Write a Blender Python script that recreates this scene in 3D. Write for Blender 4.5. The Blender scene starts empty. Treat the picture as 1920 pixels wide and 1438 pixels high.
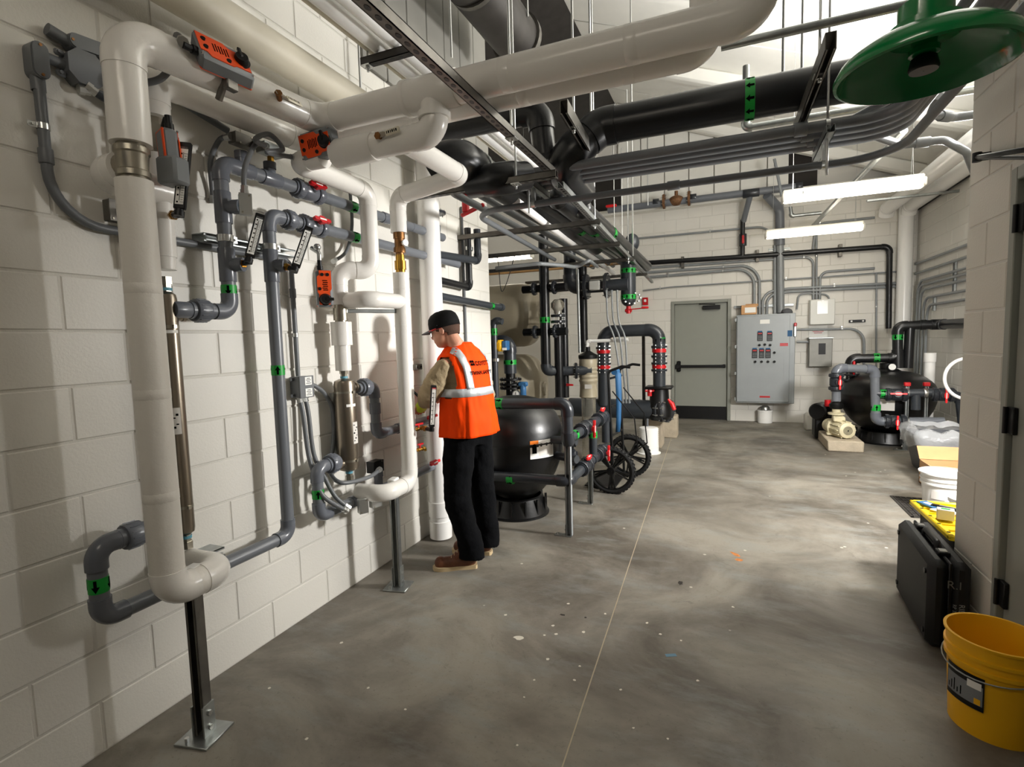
import bpy, math, random
from mathutils import Vector as V, Matrix, noise
random.seed(7)
SC = bpy.context.scene
COL = SC.collection
PI = math.pi

# ------------------------------------------------------------------ camera
YAW, PITCH, ROLL, FPX = 0.396390886, -0.0820387424, -0.0279945296, 970.832793
CAM = V((2.226968, -0.91753, 1.54445))
_f = V((-math.sin(YAW)*math.cos(PITCH), math.cos(YAW)*math.cos(PITCH), math.sin(PITCH)))
_r0 = V((math.cos(YAW), math.sin(YAW), 0)); _u0 = _r0.cross(_f)
_r = _r0*math.cos(ROLL) + _u0*math.sin(ROLL); _u = -_r0*math.sin(ROLL) + _u0*math.cos(ROLL)
cd = bpy.data.cameras.new('camera'); cam = bpy.data.objects.new('camera', cd); COL.objects.link(cam)
cd.sensor_fit = 'HORIZONTAL'; cd.sensor_width = 36; cd.lens = FPX/1920*36; cd.clip_start = .02; cd.clip_end = 60
cam.matrix_world = Matrix(((_r.x,_u.x,-_f.x,CAM.x),(_r.y,_u.y,-_f.y,CAM.y),(_r.z,_u.z,-_f.z,CAM.z),(0,0,0,1)))
SC.camera = cam

def W(x, y, X=None, Y=None, Z=None):
    """survey point: where the sight line of a photo point meets a plane of the room"""
    d = _r*((x-960)/FPX) + _u*((719-y)/FPX) + _f
    if X is not None: t = (X-CAM.x)/d.x
    elif Y is not None: t = (Y-CAM.y)/d.y
    else: t = (Z-CAM.z)/d.z
    return CAM + d*t

# ------------------------------------------------------------------ light
w = bpy.data.worlds.new('world'); SC.world = w; w.use_nodes = True
w.node_tree.nodes['Background'].inputs[0].default_value = (.82, .85, .9, 1)
w.node_tree.nodes['Background'].inputs[1].default_value = .055
vs = SC.view_settings
vs.view_transform = 'Standard'; vs.look = 'None'; vs.gamma = 1; vs.use_curve_mapping = False; vs.exposure = -.1
def area(name, loc, to, size, power, col=(1,1,1), shape='DISK', sy=None):
    l = bpy.data.lights.new(name, 'AREA'); l.shape = shape; l.size = size; l.energy = power; l.color = col
    if sy: l.size_y = sy
    o = bpy.data.objects.new(name, l); COL.objects.link(o); o.location = loc
    o.rotation_euler = (V(to)-V(loc)).to_track_quat('-Z', 'Y').to_euler(); return o
fl = area('flash_lamp', (4.25, 2.98, 1.9), (0.2, 2.5, 1.45), .40, 50, (1, .98, .95)); fl.data.spread = math.radians(80)
f2 = area('work_lamp', (4.3, 3.0, 1.95), (3.2, 5.2, 0.0), .40, 100, (1, .98, .95)); f2.data.spread = math.radians(130)
area('bounce_lamp', (4.05, 4.3, 3.0), (3.6, 4.1, 4.6), .8, 340, (1, .99, .97))

# ------------------------------------------------------------------ materials
def lin(c): return c/12.92 if c <= .04045 else ((c+.055)/1.055)**2.4
def rgb(h):
    if isinstance(h, str): h = [int(h[i:i+2], 16)/255 for i in (0, 2, 4)]
    return tuple(lin(c) for c in h)+(1,)
MATS = {}
def mat(name, col, rough=.5, metal=0., bump=0., bscale=60., var=0., vscale=6., spec=.5, emit=None, es=0., trans=0., coat=0., col2=None, alpha=None, stretch=None):
    m = bpy.data.materials.new(name); m.use_nodes = True; N = m.node_tree.nodes; L = m.node_tree.links
    b = N['Principled BSDF']; c = rgb(col)
    b.inputs['Base Color'].default_value = c; b.inputs['Roughness'].default_value = rough; b.inputs['Metallic'].default_value = metal
    b.inputs['Specular IOR Level'].default_value = spec; b.inputs['Coat Weight'].default_value = coat
    if trans: b.inputs['Transmission Weight'].default_value = trans
    if alpha is not None: b.inputs['Alpha'].default_value = alpha
    if emit: b.inputs['Emission Color'].default_value = rgb(emit); b.inputs['Emission Strength'].default_value = es
    if bump or var:
        g = N.new('ShaderNodeNewGeometry'); src = g.outputs['Position']
        if stretch:
            mp = N.new('ShaderNodeMapping'); mp.inputs['Scale'].default_value = stretch; L.new(src, mp.inputs[0]); src = mp.outputs[0]
        if var:
            n = N.new('ShaderNodeTexNoise'); n.inputs['Scale'].default_value = vscale; n.inputs['Detail'].default_value = 5
            L.new(src, n.inputs['Vector'])
            r = N.new('ShaderNodeMapRange'); r.inputs[1].default_value = .3; r.inputs[2].default_value = .7
            L.new(n.outputs['Fac'], r.inputs[0])
            x = N.new('ShaderNodeMix'); x.data_type = 'RGBA'
            x.inputs[6].default_value = c if col2 else tuple(v*(1-var) for v in c[:3])+(1,)
            x.inputs[7].default_value = rgb(col2) if col2 else tuple(min(1, v*(1+var)) for v in c[:3])+(1,)
            L.new(r.outputs[0], x.inputs[0]); L.new(x.outputs[2], b.inputs['Base Color'])
        if bump:
            n = N.new('ShaderNodeTexNoise'); n.inputs['Scale'].default_value = bscale; n.inputs['Detail'].default_value = 3
            L.new(src, n.inputs['Vector'])
            bp = N.new('ShaderNodeBump'); bp.inputs['Strength'].default_value = bump; bp.inputs['Distance'].default_value = .01
            L.new(n.outputs['Fac'], bp.inputs['Height']); L.new(bp.outputs[0], b.inputs['Normal'])
    MATS[name] = m; return m
mat('paint_wall', 'dedbd3', .45, bump=.12, bscale=110, var=.03, vscale=1.3)
mat('mortar', 'd3d0c8', .6, bump=.2, bscale=160)
mat('paint_col', 'd4cfc4', .5, bump=.12, bscale=110, var=.03, vscale=1.3)
mat('liner', 'e9e7df', .45, var=.02)
mat('pvc', '6a6e74', .33, var=.05, vscale=5, spec=.5)
mat('pvc_fit', '646870', .25, spec=.5)
mat('pvc_dark', '32363b', .32, var=.06, vscale=5)
mat('pvc_dark_fit', '2a2d32', .28)
mat('pvc_black', '141517', .3, var=.08, vscale=4)
mat('jacket', 'ece9e3', .24, bump=.12, bscale=26, var=.015, vscale=3)
mat('jacket_paper', 'e6e2da', .42, bump=.22, bscale=34, var=.02, vscale=4)
mat('cream_pipe', 'ded7c4', .45, var=.05, vscale=3)
mat('conduit', '8b8f91', .42, .15, var=.05)
mat('conduit_pvc', '66696c', .42, var=.05)
mat('galv', 'a3a7a6', .34, .85, var=.12, vscale=30)
mat('galv_dark', '6c6963', .42, .8, var=.2, vscale=14)
mat('zinc', 'c9cac8', .28, .95)
mat('chrome', 'd8d8d8', .15, 1.)
mat('stainless', '8f8577', .3, .9, var=.12, vscale=8, stretch=(1, 1, .15))
mat('nickel', 'a8a294', .34, .95, var=.1, vscale=20)
mat('brass', 'b58a3a', .28, .95, var=.1, vscale=30)
mat('bronze', '8a623b', .4, .85, var=.2, vscale=30)
mat('orange', 'f0500f', .45)
mat('act_grey', '7d8184', .5)
mat('black', '0b0b0c', .42, spec=.35)
mat('black_gloss', '090a0b', .24)
mat('black_soft', '101010', .65, bump=.1, bscale=200)
mat('rubber', '0e0e0f', .75, bump=.2, bscale=90)
mat('white', 'f2f1ee', .45)
mat('white_gloss', 'f4f3f0', .25)
mat('paper', 'f4f3ee', .7)
mat('red', 'c0141c', .35)
mat('red_bright', 'e02327', .32)
mat('green_tape', '0f9a35', .4)
mat('ink', '050806', .95, spec=.05)
mat('blue_tag', '5fa0b4', .45)
mat('blue', '235a88', .6, bump=.1, bscale=300)
mat('door', '8f9188', .42, var=.02)
mat('panel_grey', '9ba0a2', .36, .05, var=.02)
mat('panel_white', 'dcdcd6', .4)
mat('concrete_block', 'b5a893', .8, bump=.5, bscale=90, var=.12, vscale=12)
mat('cardboard', 'c99a6b', .8, var=.06, vscale=8)
mat('vessel', 'a89e88', .34, var=.12, vscale=3)
mat('frp_black', '0d0d0e', .36, bump=.05, bscale=30, var=.25, vscale=5)
mat('cast_cream', 'd9cfae', .42, var=.08, vscale=15)
mat('yellow', 'f2b60c', .42)
mat('yellow_lid', 'f4d21a', .4)
mat('shower_green', '0b7a3c', .2, coat=.3)
mat('lamp_body', 'e9e6da', .4)
mat('lamp_lens', 'ffffff', .4, emit='fff3e0', es=10.)
mat('added_fill_lens', 'ffffff', .4, emit='fff3e0', es=25.)  # brighter lens for the fill light added behind the viewer
mat('sticker', 'ddd9d2', .5)
mat('sticker_orange', 'ef7f1a', .5)
mat('rust', '7a5638', .7, .4, var=.35, vscale=40)
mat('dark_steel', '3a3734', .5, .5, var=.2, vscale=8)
mat('dark_void', '241f1b', .8, var=.2, vscale=4)
mat('steel_box', '85847e', .45, .4, var=.06, vscale=10)
mat('siding_grey', '7b7972', .5, var=.03)
mat('wood', 'b98f5c', .7, var=.15, vscale=12, stretch=(1, 6, 6))

# ------------------------------------------------------------------ geometry helpers
ORG = {}
STUFF = {'bolts', 'slots', 'flow_arrow', 'screw', 'screw_cap', 'scale_marks', 'face_print', 'grip_print', 'sticker_print', 'print', 'threads', 'tread', 'spokes', 'ribs', 'fins', 'teeth', 'hook_rings'}
def frame(d):
    d = d.normalized(); a = V((0, 0, 1)) if abs(d.z) < .9 else V((1, 0, 0))
    x = d.cross(a).normalized(); return x, d.cross(x).normalized()
def fillet(pts, R, n=7):
    pts = [V(p) for p in pts]; out = [pts[0]]
    for i in range(1, len(pts)-1):
        a, b, c = pts[i-1], pts[i], pts[i+1]
        u, v = (a-b), (c-b); lu, lv = u.length, v.length; u.normalize(); v.normalize()
        ang = u.angle(v)
        if ang > PI-.03: out.append(b); continue
        t = min(R/math.tan(ang/2), lu*.49 if i > 1 else lu*.98, lv*.49 if i < len(pts)-2 else lv*.98)
        rr = t*math.tan(ang/2); ce = b + (u+v).normalized()*(rr/math.sin(ang/2))
        s, e = b+u*t-ce, b+v*t-ce; tot = s.angle(e); ax = s.cross(e).normalized()
        for k in range(n+1):
            out.append(ce + Matrix.Rotation(tot*k/n, 3, ax) @ s)
    out.append(pts[-1]); return out
class G:
    def __init__(s): s.v = []; s.f = []
    def add(s, vs, fs):
        o = len(s.v); s.v += [V(p) for p in vs]; s.f += [tuple(i+o for i in f) for f in fs]; return s
    def tube(s, pts, r, seg=16, cap=True, r_in=None):
        pts = [V(p) for p in pts]
        q = [pts[0]]; rs = [r[0]] if isinstance(r, (list, tuple)) else None
        for i, p in enumerate(pts[1:], 1):
            if (p-q[-1]).length > 1e-6 or rs is not None:
                q.append(p)
                if rs is not None: rs.append(r[i])
        pts = q; n = len(pts); R = rs or [r]*n
        T = []
        for i in range(n):
            a = pts[max(0, i-1)]; b = pts[min(n-1, i+1)]; d = b-a
            if d.length < 1e-7: d = T[-1] if T else V((0, 0, 1))
            T.append(d.normalized())
        x, y = frame(T[0]); vs = []
        for i in range(n):
            if i:
                x = (x - T[i]*x.dot(T[i]))
                x.normalize(); y = T[i].cross(x)
            # widen at mitres so that the bore stays constant
            for k in range(seg):
                a = 2*PI*k/seg; vs.append(pts[i] + (x*math.cos(a)+y*math.sin(a))*R[i])
        fs = [(i*seg+k, i*seg+(k+1) % seg, (i+1)*seg+(k+1) % seg, (i+1)*seg+k) for i in range(n-1) for k in range(seg)]
        if cap: fs += [tuple(range(seg-1, -1, -1)), tuple((n-1)*seg+k for k in range(seg))]
        return s.add(vs, fs)
    def cyl(s, a, b, r, r2=None, seg=18, cap=True): return s.tube([a, b], [r, r if r2 is None else r2], seg, cap)
    def ring(s, c, ax, r0, r1, h, seg=28):
        ax = V(ax).normalized(); c = V(c); x, y = frame(ax); vs = []
        for rr, hh in ((r0, -h/2), (r1, -h/2), (r1, h/2), (r0, h/2)):
            for k in range(seg):
                a = 2*PI*k/seg; vs.append(c+ax*hh+(x*math.cos(a)+y*math.sin(a))*rr)
        return s.add(vs, [(i*seg+k, i*seg+(k+1) % seg, ((i+1) % 4)*seg+(k+1) % seg, ((i+1) % 4)*seg+k) for i in range(4) for k in range(seg)])
    def lathe(s, o, ax, prof, seg=28, a0=0, closed=False):
        o = V(o); ax = V(ax).normalized(); x, y = frame(ax); vs = []; n = len(prof)
        for r, h in prof:
            for k in range(seg):
                a = a0+2*PI*k/seg; vs.append(o+ax*h+(x*math.cos(a)+y*math.sin(a))*max(r, 1e-4))
        fs = [(i*seg+k, i*seg+(k+1) % seg, (i+1)*seg+(k+1) % seg, (i+1)*seg+k) for i in range(n-1) for k in range(seg)]
        return s.add(vs, fs)
    def box(s, c, sz, M=None, b=0.):
        c = V(c); h = V(sz)/2; b = min(b, h.x*.9, h.y*.9, h.z*.9); vs = []; fs = []
        T = (lambda p: c + (M @ p if M else p))
        if b <= 0:
            for i in range(8): vs.append(T(V(((1 if i & 1 else -1)*h.x, (1 if i & 2 else -1)*h.y, (1 if i & 4 else -1)*h.z))))
            return s.add(vs, [(0, 2, 3, 1), (4, 5, 7, 6), (0, 1, 5, 4), (2, 6, 7, 3), (0, 4, 6, 2), (1, 3, 7, 5)])
        for i in range(8):
            sg = V((1 if i & 1 else -1, 1 if i & 2 else -1, 1 if i & 4 else -1))
            for a in range(3):
                p = V([sg[k]*(h[k] if k == a else h[k]-b) for k in range(3)]); vs.append(T(p))
        def id_(i, a): return i*3+a
        for a in range(3):
            o1, o2 = [k for k in range(3) if k != a]
            for sgn in (0, 1):
                base = (1 << a) if sgn else 0
                q = [base, base | 1 << o1, base | 1 << o1 | 1 << o2, base | 1 << o2]
                fs.append([id_(i, a) for i in q])
        for a in range(3):
            o1, o2 = [k for k in range(3) if k != a]
            for s1 in (0, 1):
                for s2 in (0, 1):
                    i0 = (s1 << o1) | (s2 << o2); i1 = i0 | 1 << a
                    fs.append([id_(i0, o1), id_(i1, o1), id_(i1, o2), id_(i0, o2)])
        for i in range(8): fs.append([id_(i, 0), id_(i, 1), id_(i, 2)])
        # orient faces outwards
        out = []
        for f in fs:
            pts = [vs[i] for i in f]; ce = sum(pts, V())/len(pts); nn = (pts[1]-pts[0]).cross(pts[2]-pts[0])
            out.append(tuple(f) if nn.dot(ce-c) > 0 else tuple(reversed(f)))
        return s.add(vs, out)
    def prism(s, poly, o, ux, uy, n, th):
        """flat outline poly (2-D) at o in the plane (ux, uy), thickened along n"""
        o = V(o); ux = V(ux); uy = V(uy); n = V(n); k = len(poly)
        a = [o+ux*p[0]+uy*p[1] for p in poly]; b = [p+n*th for p in a]
        return s.add(a+b, [tuple(range(k-1, -1, -1)), tuple(range(k, 2*k))]+[(i, (i+1) % k, k+(i+1) % k, k+i) for i in range(k)])
    def sphere(s, c, r, seg=16, rings=9, sc=(1, 1, 1)):
        c = V(c); vs = []
        for i in range(rings+1):
            t = PI*i/rings
            for k in range(seg):
                a = 2*PI*k/seg; rr = max(math.sin(t), 1e-3); vs.append(c+V((rr*math.cos(a)*sc[0], rr*math.sin(a)*sc[1], math.cos(t)*sc[2]))*r)
        return s.add(vs, [(i*seg+k, (i+1)*seg+k, (i+1)*seg+(k+1) % seg, i*seg+(k+1) % seg) for i in range(rings) for k in range(seg)])
    def helix(s, pts, r, pitch, amp, seg=8):
        pass
    def build(s, name, m, parent=None, org=None, smooth=38, label=None):
        o0 = ORG.get(parent.name, V()) if parent else V(org if org else (0, 0, 0))
        me = bpy.data.meshes.new(name); me.from_pydata([p-o0 for p in s.v], [], s.f); me.update()
        me.materials.append(MATS[m] if isinstance(m, str) else m)
        if smooth:
            me.polygons.foreach_set('use_smooth', [True]*len(me.polygons)); me.set_sharp_from_angle(angle=math.radians(smooth))
        o = bpy.data.objects.new(name, me); COL.objects.link(o)
        if parent: o.parent = parent
        else: o.location = o0
        ORG[o.name] = o0
        if label: o['label'] = label
        if name in STUFF: o['kind'] = 'stuff'
        return o
def tag(o, label, cat, group=None):
    o['label'] = label; o['category'] = cat
    if group: o['group'] = group
    return o
def T(name, label, cat, loc, group=None):
    o = bpy.data.objects.new(name, None); COL.objects.link(o); o.location = V(loc); o.empty_display_size = .05; ORG[o.name] = V(loc)
    return tag(o, label, cat, group)
def struct(o): o['kind'] = 'structure'; return o
def rotz(a): return Matrix.Rotation(a, 3, 'Z')
def axes(x, y, z):  # matrix with these columns
    x, y, z = V(x).normalized(), V(y).normalized(), V(z).normalized()
    return Matrix(((x.x, y.x, z.x), (x.y, y.y, z.y), (x.z, y.z, z.z)))
def basis(d, up=(0, 0, 1)):
    """columns: d (forward), side, up"""
    d = V(d).normalized(); s = V(up).cross(d).normalized(); return axes(d, s, d.cross(s))
# ------------------------------------------------------------------ floor
JA, JB = V((1.709, 0, 0)), V((1.36, 9.15, 0))          # saw-cut joint in the slab
def floor_material():
    m = bpy.data.materials.new('concrete_floor'); m.use_nodes = True; N = m.node_tree.nodes; L = m.node_tree.links; b = N['Principled BSDF']
    g = N.new('ShaderNodeNewGeometry'); P = g.outputs['Position']
    def nz(scale, det=6, rough=.6, st=None, dist=0.):
        src = P
        if st:
            mp = N.new('ShaderNodeMapping'); mp.inputs['Scale'].default_value = st[:3]; mp.inputs['Rotation'].default_value = (0, 0, st[3]); L.new(P, mp.inputs[0]); src = mp.outputs[0]
        n = N.new('ShaderNodeTexNoise'); n.inputs['Scale'].default_value = scale; n.inputs['Detail'].default_value = det; n.inputs['Roughness'].default_value = rough
        n.inputs['Distortion'].default_value = dist; L.new(src, n.inputs['Vector']); return n.outputs['Fac']
    def rng(s, a, c, lo=0., hi=1.):
        r = N.new('ShaderNodeMapRange'); r.inputs[1].default_value = a; r.inputs[2].default_value = c; r.inputs[3].default_value = lo; r.inputs[4].default_value = hi; L.new(s, r.inputs[0]); return r.outputs[0]
    def mix(fac, a, c):
        x = N.new('ShaderNodeMix'); x.data_type = 'RGBA'; L.new(fac, x.inputs[0])
        for i, s in ((6, a), (7, c)):
            if isinstance(s, str): x.inputs[i].default_value = rgb(s)
            else: L.new(s, x.inputs[i])
        return x.outputs[2]
    c = mix(rng(nz(1.1, 8, .62, dist=.6), .38, .62), '8c867b', '575148')
    c = mix(rng(nz(2.2, 7, .7, (1, 2.6, 1, .35)), .5, .72, 0, .6), c, '878b88')     # bluish trowel bloom
    c = mix(rng(nz(.8, 6, .65, dist=.8), .52, .75, 0, .75), c, '544d43')            # damp brown stains
    c = mix(rng(nz(5, 6, .75, dist=1.5), .6, .75, 0, .55), c, '4b443a')
    c = mix(rng(nz(55, 3, .6), .60, .72, 0, .35), c, '4f483e')
    vo = N.new('ShaderNodeTexVoronoi'); vo.inputs['Scale'].default_value = 5.5; vo.inputs['Randomness'].default_value = 1; L.new(P, vo.inputs['Vector'])
    gate = rng(nz(1.7, 2, .5), .52, .56)                                             # paint drips only in places
    mul = N.new('ShaderNodeMath'); mul.operation = 'MULTIPLY'; L.new(rng(vo.outputs['Distance'], .07, .045, 0, .8), mul.inputs[0]); L.new(gate, mul.inputs[1])
    c = mix(mul.outputs[0], c, 'cfc8ba')
    L.new(c, b.inputs['Base Color'])
    L.new(rng(nz(2.5, 5), .3, .7, .5, .72), b.inputs['Roughness'])
    bp = N.new('ShaderNodeBump'); bp.inputs['Strength'].default_value = .22; bp.inputs['Distance'].default_value = .006
    L.new(nz(38, 6, .7), bp.inputs['Height']); L.new(bp.outputs[0], b.inputs['Normal'])
    return m
MATS['floor'] = floor_material()
g = G(); XL, XR, Y0, Y1 = -3.2, 5.2, -4.5, 9.3
def jx(y): return JA.x+(JB.x-JA.x)*y/9.15
hw = .0032
g.add([(XL, Y0, 0), (jx(Y0)-hw, Y0, 0), (jx(Y1)-hw, Y1, 0), (XL, Y1, 0)], [(0, 1, 2, 3)])
g.add([(jx(Y0)+hw, Y0, 0), (XR, Y0, 0), (XR, Y1, 0), (jx(Y1)+hw, Y1, 0)], [(0, 1, 2, 3)])
g.add([(jx(Y0)-hw, Y0, 0), (jx(Y1)-hw, Y1, 0), (jx(Y1)-hw, Y1, -.008), (jx(Y0)-hw, Y0, -.008)], [(3, 2, 1, 0)])
g.add([(jx(Y0)+hw, Y0, 0), (jx(Y1)+hw, Y1, 0), (jx(Y1)+hw, Y1, -.008), (jx(Y0)+hw, Y0, -.008)], [(0, 1, 2, 3)])
g.add([(XL, Y0, -.12), (XR, Y0, -.12), (XR, Y1, -.12), (XL, Y1, -.12)], [(3, 2, 1, 0)])
for e in (((XL, Y0), (XR, Y0)), ((XR, Y0), (XR, Y1)), ((XR, Y1), (XL, Y1)), ((XL, Y1), (XL, Y0))):
    (a, b_), (c_, d_) = e; g.add([(a, b_, -.12), (c_, d_, -.12), (c_, d_, 0), (a, b_, 0)], [(0, 1, 2, 3)])
floor = struct(g.build('floor', 'floor', smooth=0))
mat('joint_sealant', 'b5a78f', .8, bump=.3, bscale=200)
g = G(); g.add([(jx(Y0)-hw, Y0, -.002), (jx(Y0)+hw, Y0, -.002), (jx(Y1)+hw, Y1, -.002), (jx(Y1)-hw, Y1, -.002)], [(0, 1, 2, 3)])
g.build('joint_filler', 'joint_sealant', floor, smooth=0)

# ------------------------------------------------------------------ block walls
BL, BH, MJ = .4064, .2032, .009
_bm = {}
def block_mesh(L_, H_, m):
    k = (round(L_, 3), round(H_, 3), m)
    if k in _bm: return _bm[k]
    c, d, pr = .0035, .02, .004; l, h = L_/2, H_/2
    vs = [(-l, -d, -h), (l, -d, -h), (l, -d, h), (-l, -d, h), (-l, pr-c, -h), (l, pr-c, -h), (l, pr-c, h), (-l, pr-c, h),
          (-l+c, pr, -h+c), (l-c, pr, -h+c), (l-c, pr, h-c), (-l+c, pr, h-c)]
    fs = [(8, 11, 10, 9)]
    for i in range(4):
        j = (i+1) % 4; fs += [(i, i+4, j+4, j), (4+i, 8+i, 8+j, 4+j)]
    me = bpy.data.meshes.new('block'); me.from_pydata(vs, [], fs); me.update(); me.materials.append(MATS[m]); _bm[k] = me; return me
def block_wall(wall, o, u, n, u0, u1, c0, c1, phase, m, holes=()):
    """lay blocks on the face through o, running along u with outward normal n"""
    o = V(o); u = V(u); n = V(n); M = axes(u, n, (0, 0, 1)).to_4x4(); w0 = ORG[wall.name]
    for c in range(c0, c1):
        off = phase+(BL/2 if c % 2 == 0 else 0); k = math.floor((u0-off)/BL)
        while off+k*BL < u1-.02:
            a, b = max(u0, off+k*BL), min(u1, off+(k+1)*BL); k += 1
            if b-a < .03: continue
            segs = [(a, b)]; z0, z1 = c*BH, (c+1)*BH
            for (h0, h1, hz0, hz1) in holes:
                if z1 <= hz0+.05 or z0 >= hz1-.05: continue
                ns = []
                for (p, q) in segs:
                    if q <= h0 or p >= h1: ns.append((p, q)); continue
                    if p < h0-.03: ns.append((p, h0))
                    if q > h1+.03: ns.append((h1, q))
                segs = ns
            for (p, q) in segs:
                ob = bpy.data.objects.new('block', block_mesh(q-p-MJ, BH-MJ, m)); COL.objects.link(ob); ob.parent = wall
                ob.matrix_local = Matrix.Translation(o+u*((p+q)/2)+V((0, 0, (z0+z1)/2))-w0) @ M
def slab(name, lo, hi, m='mortar', parent=None):
    lo, hi = V(lo), V(hi); g = G(); g.box((lo+hi)/2, hi-lo); return g.build(name, m, parent, smooth=0)
YE = 3.88                                            # left wall ends here
WL = struct(slab('wall_left', (-.2, -4.2, 0), (0, YE, 4.47)))
block_wall(WL, (0, 0, 0), (0, 1, 0), (1, 0, 0), -.55, YE, 0, 22, 0, 'paint_wall')
for i in range(7):                                    # grey siding over the upper end of the left wall
    y = 1.98+i*.275; g = G(); g.box((.016, y+.135, 3.92), (.024, .268, 1.1), None, .006); g.build('siding_panel', 'siding_grey', WL)
YF = 9.15                                            # far wall face
D0, D1 = W(1259, 690, Y=YF).x, W(1370, 690, Y=YF).x
g = G()
for lo, hi in (((-3.0, YF, 0), (D0+.05, YF+.2, 7.6)), ((D1-.05, YF, 0), (5.15, YF+.2, 7.6)), ((D0+.05, YF, 2.14), (D1-.05, YF+.2, 7.6))):
    lo, hi = V(lo), V(hi); g.box((lo+hi)/2, hi-lo)
WF = struct(g.build('wall_far', 'mortar', smooth=0))
block_wall(WF, (0, YF, 0), (1, 0, 0), (0, -1, 0), -.9, 4.93, 0, 19, .12, 'paint_wall', [(D0, D1, 0, 2.184)])
WR = struct(slab('wall_right', (4.95, 2.2, 0), (5.15, YF, 4.2)))
block_wall(WR, (4.95, 0, 0), (0, 1, 0), (-1, 0, 0), 6.3, YF, 0, 17, .05, 'paint_wall')
# short wall in front with a door in it
XC, YC0, YC1 = 3.33, 1.955, 2.40
g = G()
for lo, hi in (((XC, YC0, 0), (XC+.2, YC1, 3.46)), ((XC, .9, 2.2), (XC+.2, YC0, 3.46)), ((XC, -4.2, 0), (XC+.2, .9, 3.46))):
    lo, hi = V(lo), V(hi); g.box((lo+hi)/2, hi-lo)
WN = struct(g.build('wall_near_right', 'mortar', smooth=0))
block_wall(WN, (XC, 0, 0), (0, 1, 0), (-1, 0, 0), YC0, YC1, 0, 17, .15, 'paint_col')
block_wall(WN, (XC, 0, 0), (0, 1, 0), (-1, 0, 0), .9, YC0, 11, 17, .15, 'paint_col')
struct(slab('wall_partition', (XC+.2, 2.2, 0), (4.95, 2.4, 3.46), 'paint_col'))
struct(slab('wall_alcove', (-3.2, YE-.3, 0), (-3.0, YF, 7.6), 'liner'))
# ------------------------------------------------------------------ sloped roof with white liner panels
def zr(x): return 5.23-.384*(x-1.76)
RX0, RX1 = .3, 5.15
g = G(); g.add([(RX0, -1, zr(RX0)+.06), (RX1, -1, zr(RX1)+.06), (RX1, YF+.2, zr(RX1)+.06), (RX0, YF+.2, zr(RX0)+.06)], [(0, 3, 2, 1)])
g.add([(RX0, -1, zr(RX0)+.12), (RX1, -1, zr(RX1)+.12), (RX1, YF+.2, zr(RX1)+.12), (RX0, YF+.2, zr(RX0)+.12)], [(0, 1, 2, 3)])
CE = struct(g.build('ceiling', 'liner', smooth=0))
sl = V((1, 0, -.384)).normalized(); nn = V((.384, 0, 1)).normalized(); Mr = axes(sl, (0, 1, 0), nn)
Ls = (V((RX1, 0, zr(RX1)))-V((RX0, 0, zr(RX0)))).length; mx = (RX0+RX1)/2
for i in range(10):
    y = -.45+i*1.02
    g = G(); g.box((mx, y, zr(mx)+.03), (Ls, 1.0, .05), Mr, .006); g.build('roof_panel', 'liner', CE)
for i in range(5):                                    # white purlins under the liner
    y = 1.3+i*1.9
    g = G(); g.box((mx, y, zr(mx)-.1), (Ls, .16, .2), Mr, .03); g.build('roof_beam', 'liner', CE)
# other half of the roof, in the dark above the alcove
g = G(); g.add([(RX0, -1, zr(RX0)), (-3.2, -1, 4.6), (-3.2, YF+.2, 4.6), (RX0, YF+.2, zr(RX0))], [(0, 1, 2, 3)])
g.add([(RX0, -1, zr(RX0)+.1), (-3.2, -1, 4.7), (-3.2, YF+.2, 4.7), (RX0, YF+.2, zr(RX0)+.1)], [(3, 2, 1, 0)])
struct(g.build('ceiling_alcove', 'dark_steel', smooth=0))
# siding above the block on the far wall
for i in range(7):
    x0 = W(1160, 300, Y=YF).x+i*.42
    g = G(); z1 = zr(x0+.21)-.05; g.box((x0+.2, YF-.03, (3.92+z1)/2), (.405, .05, z1-3.92), None, .008); g.build('siding_panel', 'liner', WF)
g = G(); g.box((2.15, YF-.09, 3.88), (5.5, .2, .09), None, .006); g.build('ledge', 'liner', WF)
g = G(); g.box((.0, YF-.03, 4.4), (.72, .06, 1.0)); g.box((3.35, YF-.03, 4.25), (.42, .06, .62)); g.build('louver_recess', 'dark_void', WF, smooth=0)

# ------------------------------------------------------------------ far door
ZD = 2.184
g = G(); fw = .055
for lo, hi in (((D0, YF-.03, 0), (D0+fw, YF+.12, ZD)), ((D1-fw, YF-.03, 0), (D1, YF+.12, ZD)), ((D0+fw, YF-.03, ZD-fw), (D1-fw, YF+.12, ZD))):
    lo, hi = V(lo), V(hi); g.box((lo+hi)/2, hi-lo, None, .004)
for lo, hi in (((D0+fw, YF+.05, 0), (D0+fw+.016, YF+.12, ZD-fw)), ((D1-fw-.016, YF+.05, 0), (D1-fw, YF+.12, ZD-fw)), ((D0+fw, YF+.05, ZD-fw-.016), (D1-fw, YF+.12, ZD-fw))):
    lo, hi = V(lo), V(hi); g.box((lo+hi)/2, hi-lo)
DR = struct(g.build('door_1', 'door'))
a, b = D0+fw+.004, D1-fw-.004; yd = YF+.03
g = G(); g.box(((a+b)/2, yd+.022, ZD/2-.025), (b-a, .044, ZD-.068), None, .003); leaf = g.build('door_leaf', 'door', DR)
g = G(); g.box(((a+b)/2, yd-.002, .13), (b-a-.02, .004, .235)); g.build('kick_plate', 'black', leaf)
zb = W(1310, 687, Y=YF-.06).z
g = G(); g.box(((a+b)/2+.02, yd-.055, zb), (b-a-.1, .035, .05), None, .008); g.box((a+.075, yd-.03, zb), (.065, .06, .2), None, .015); g.box((b-.05, yd-.03, zb), (.05, .06, .06), None, .008)
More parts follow.
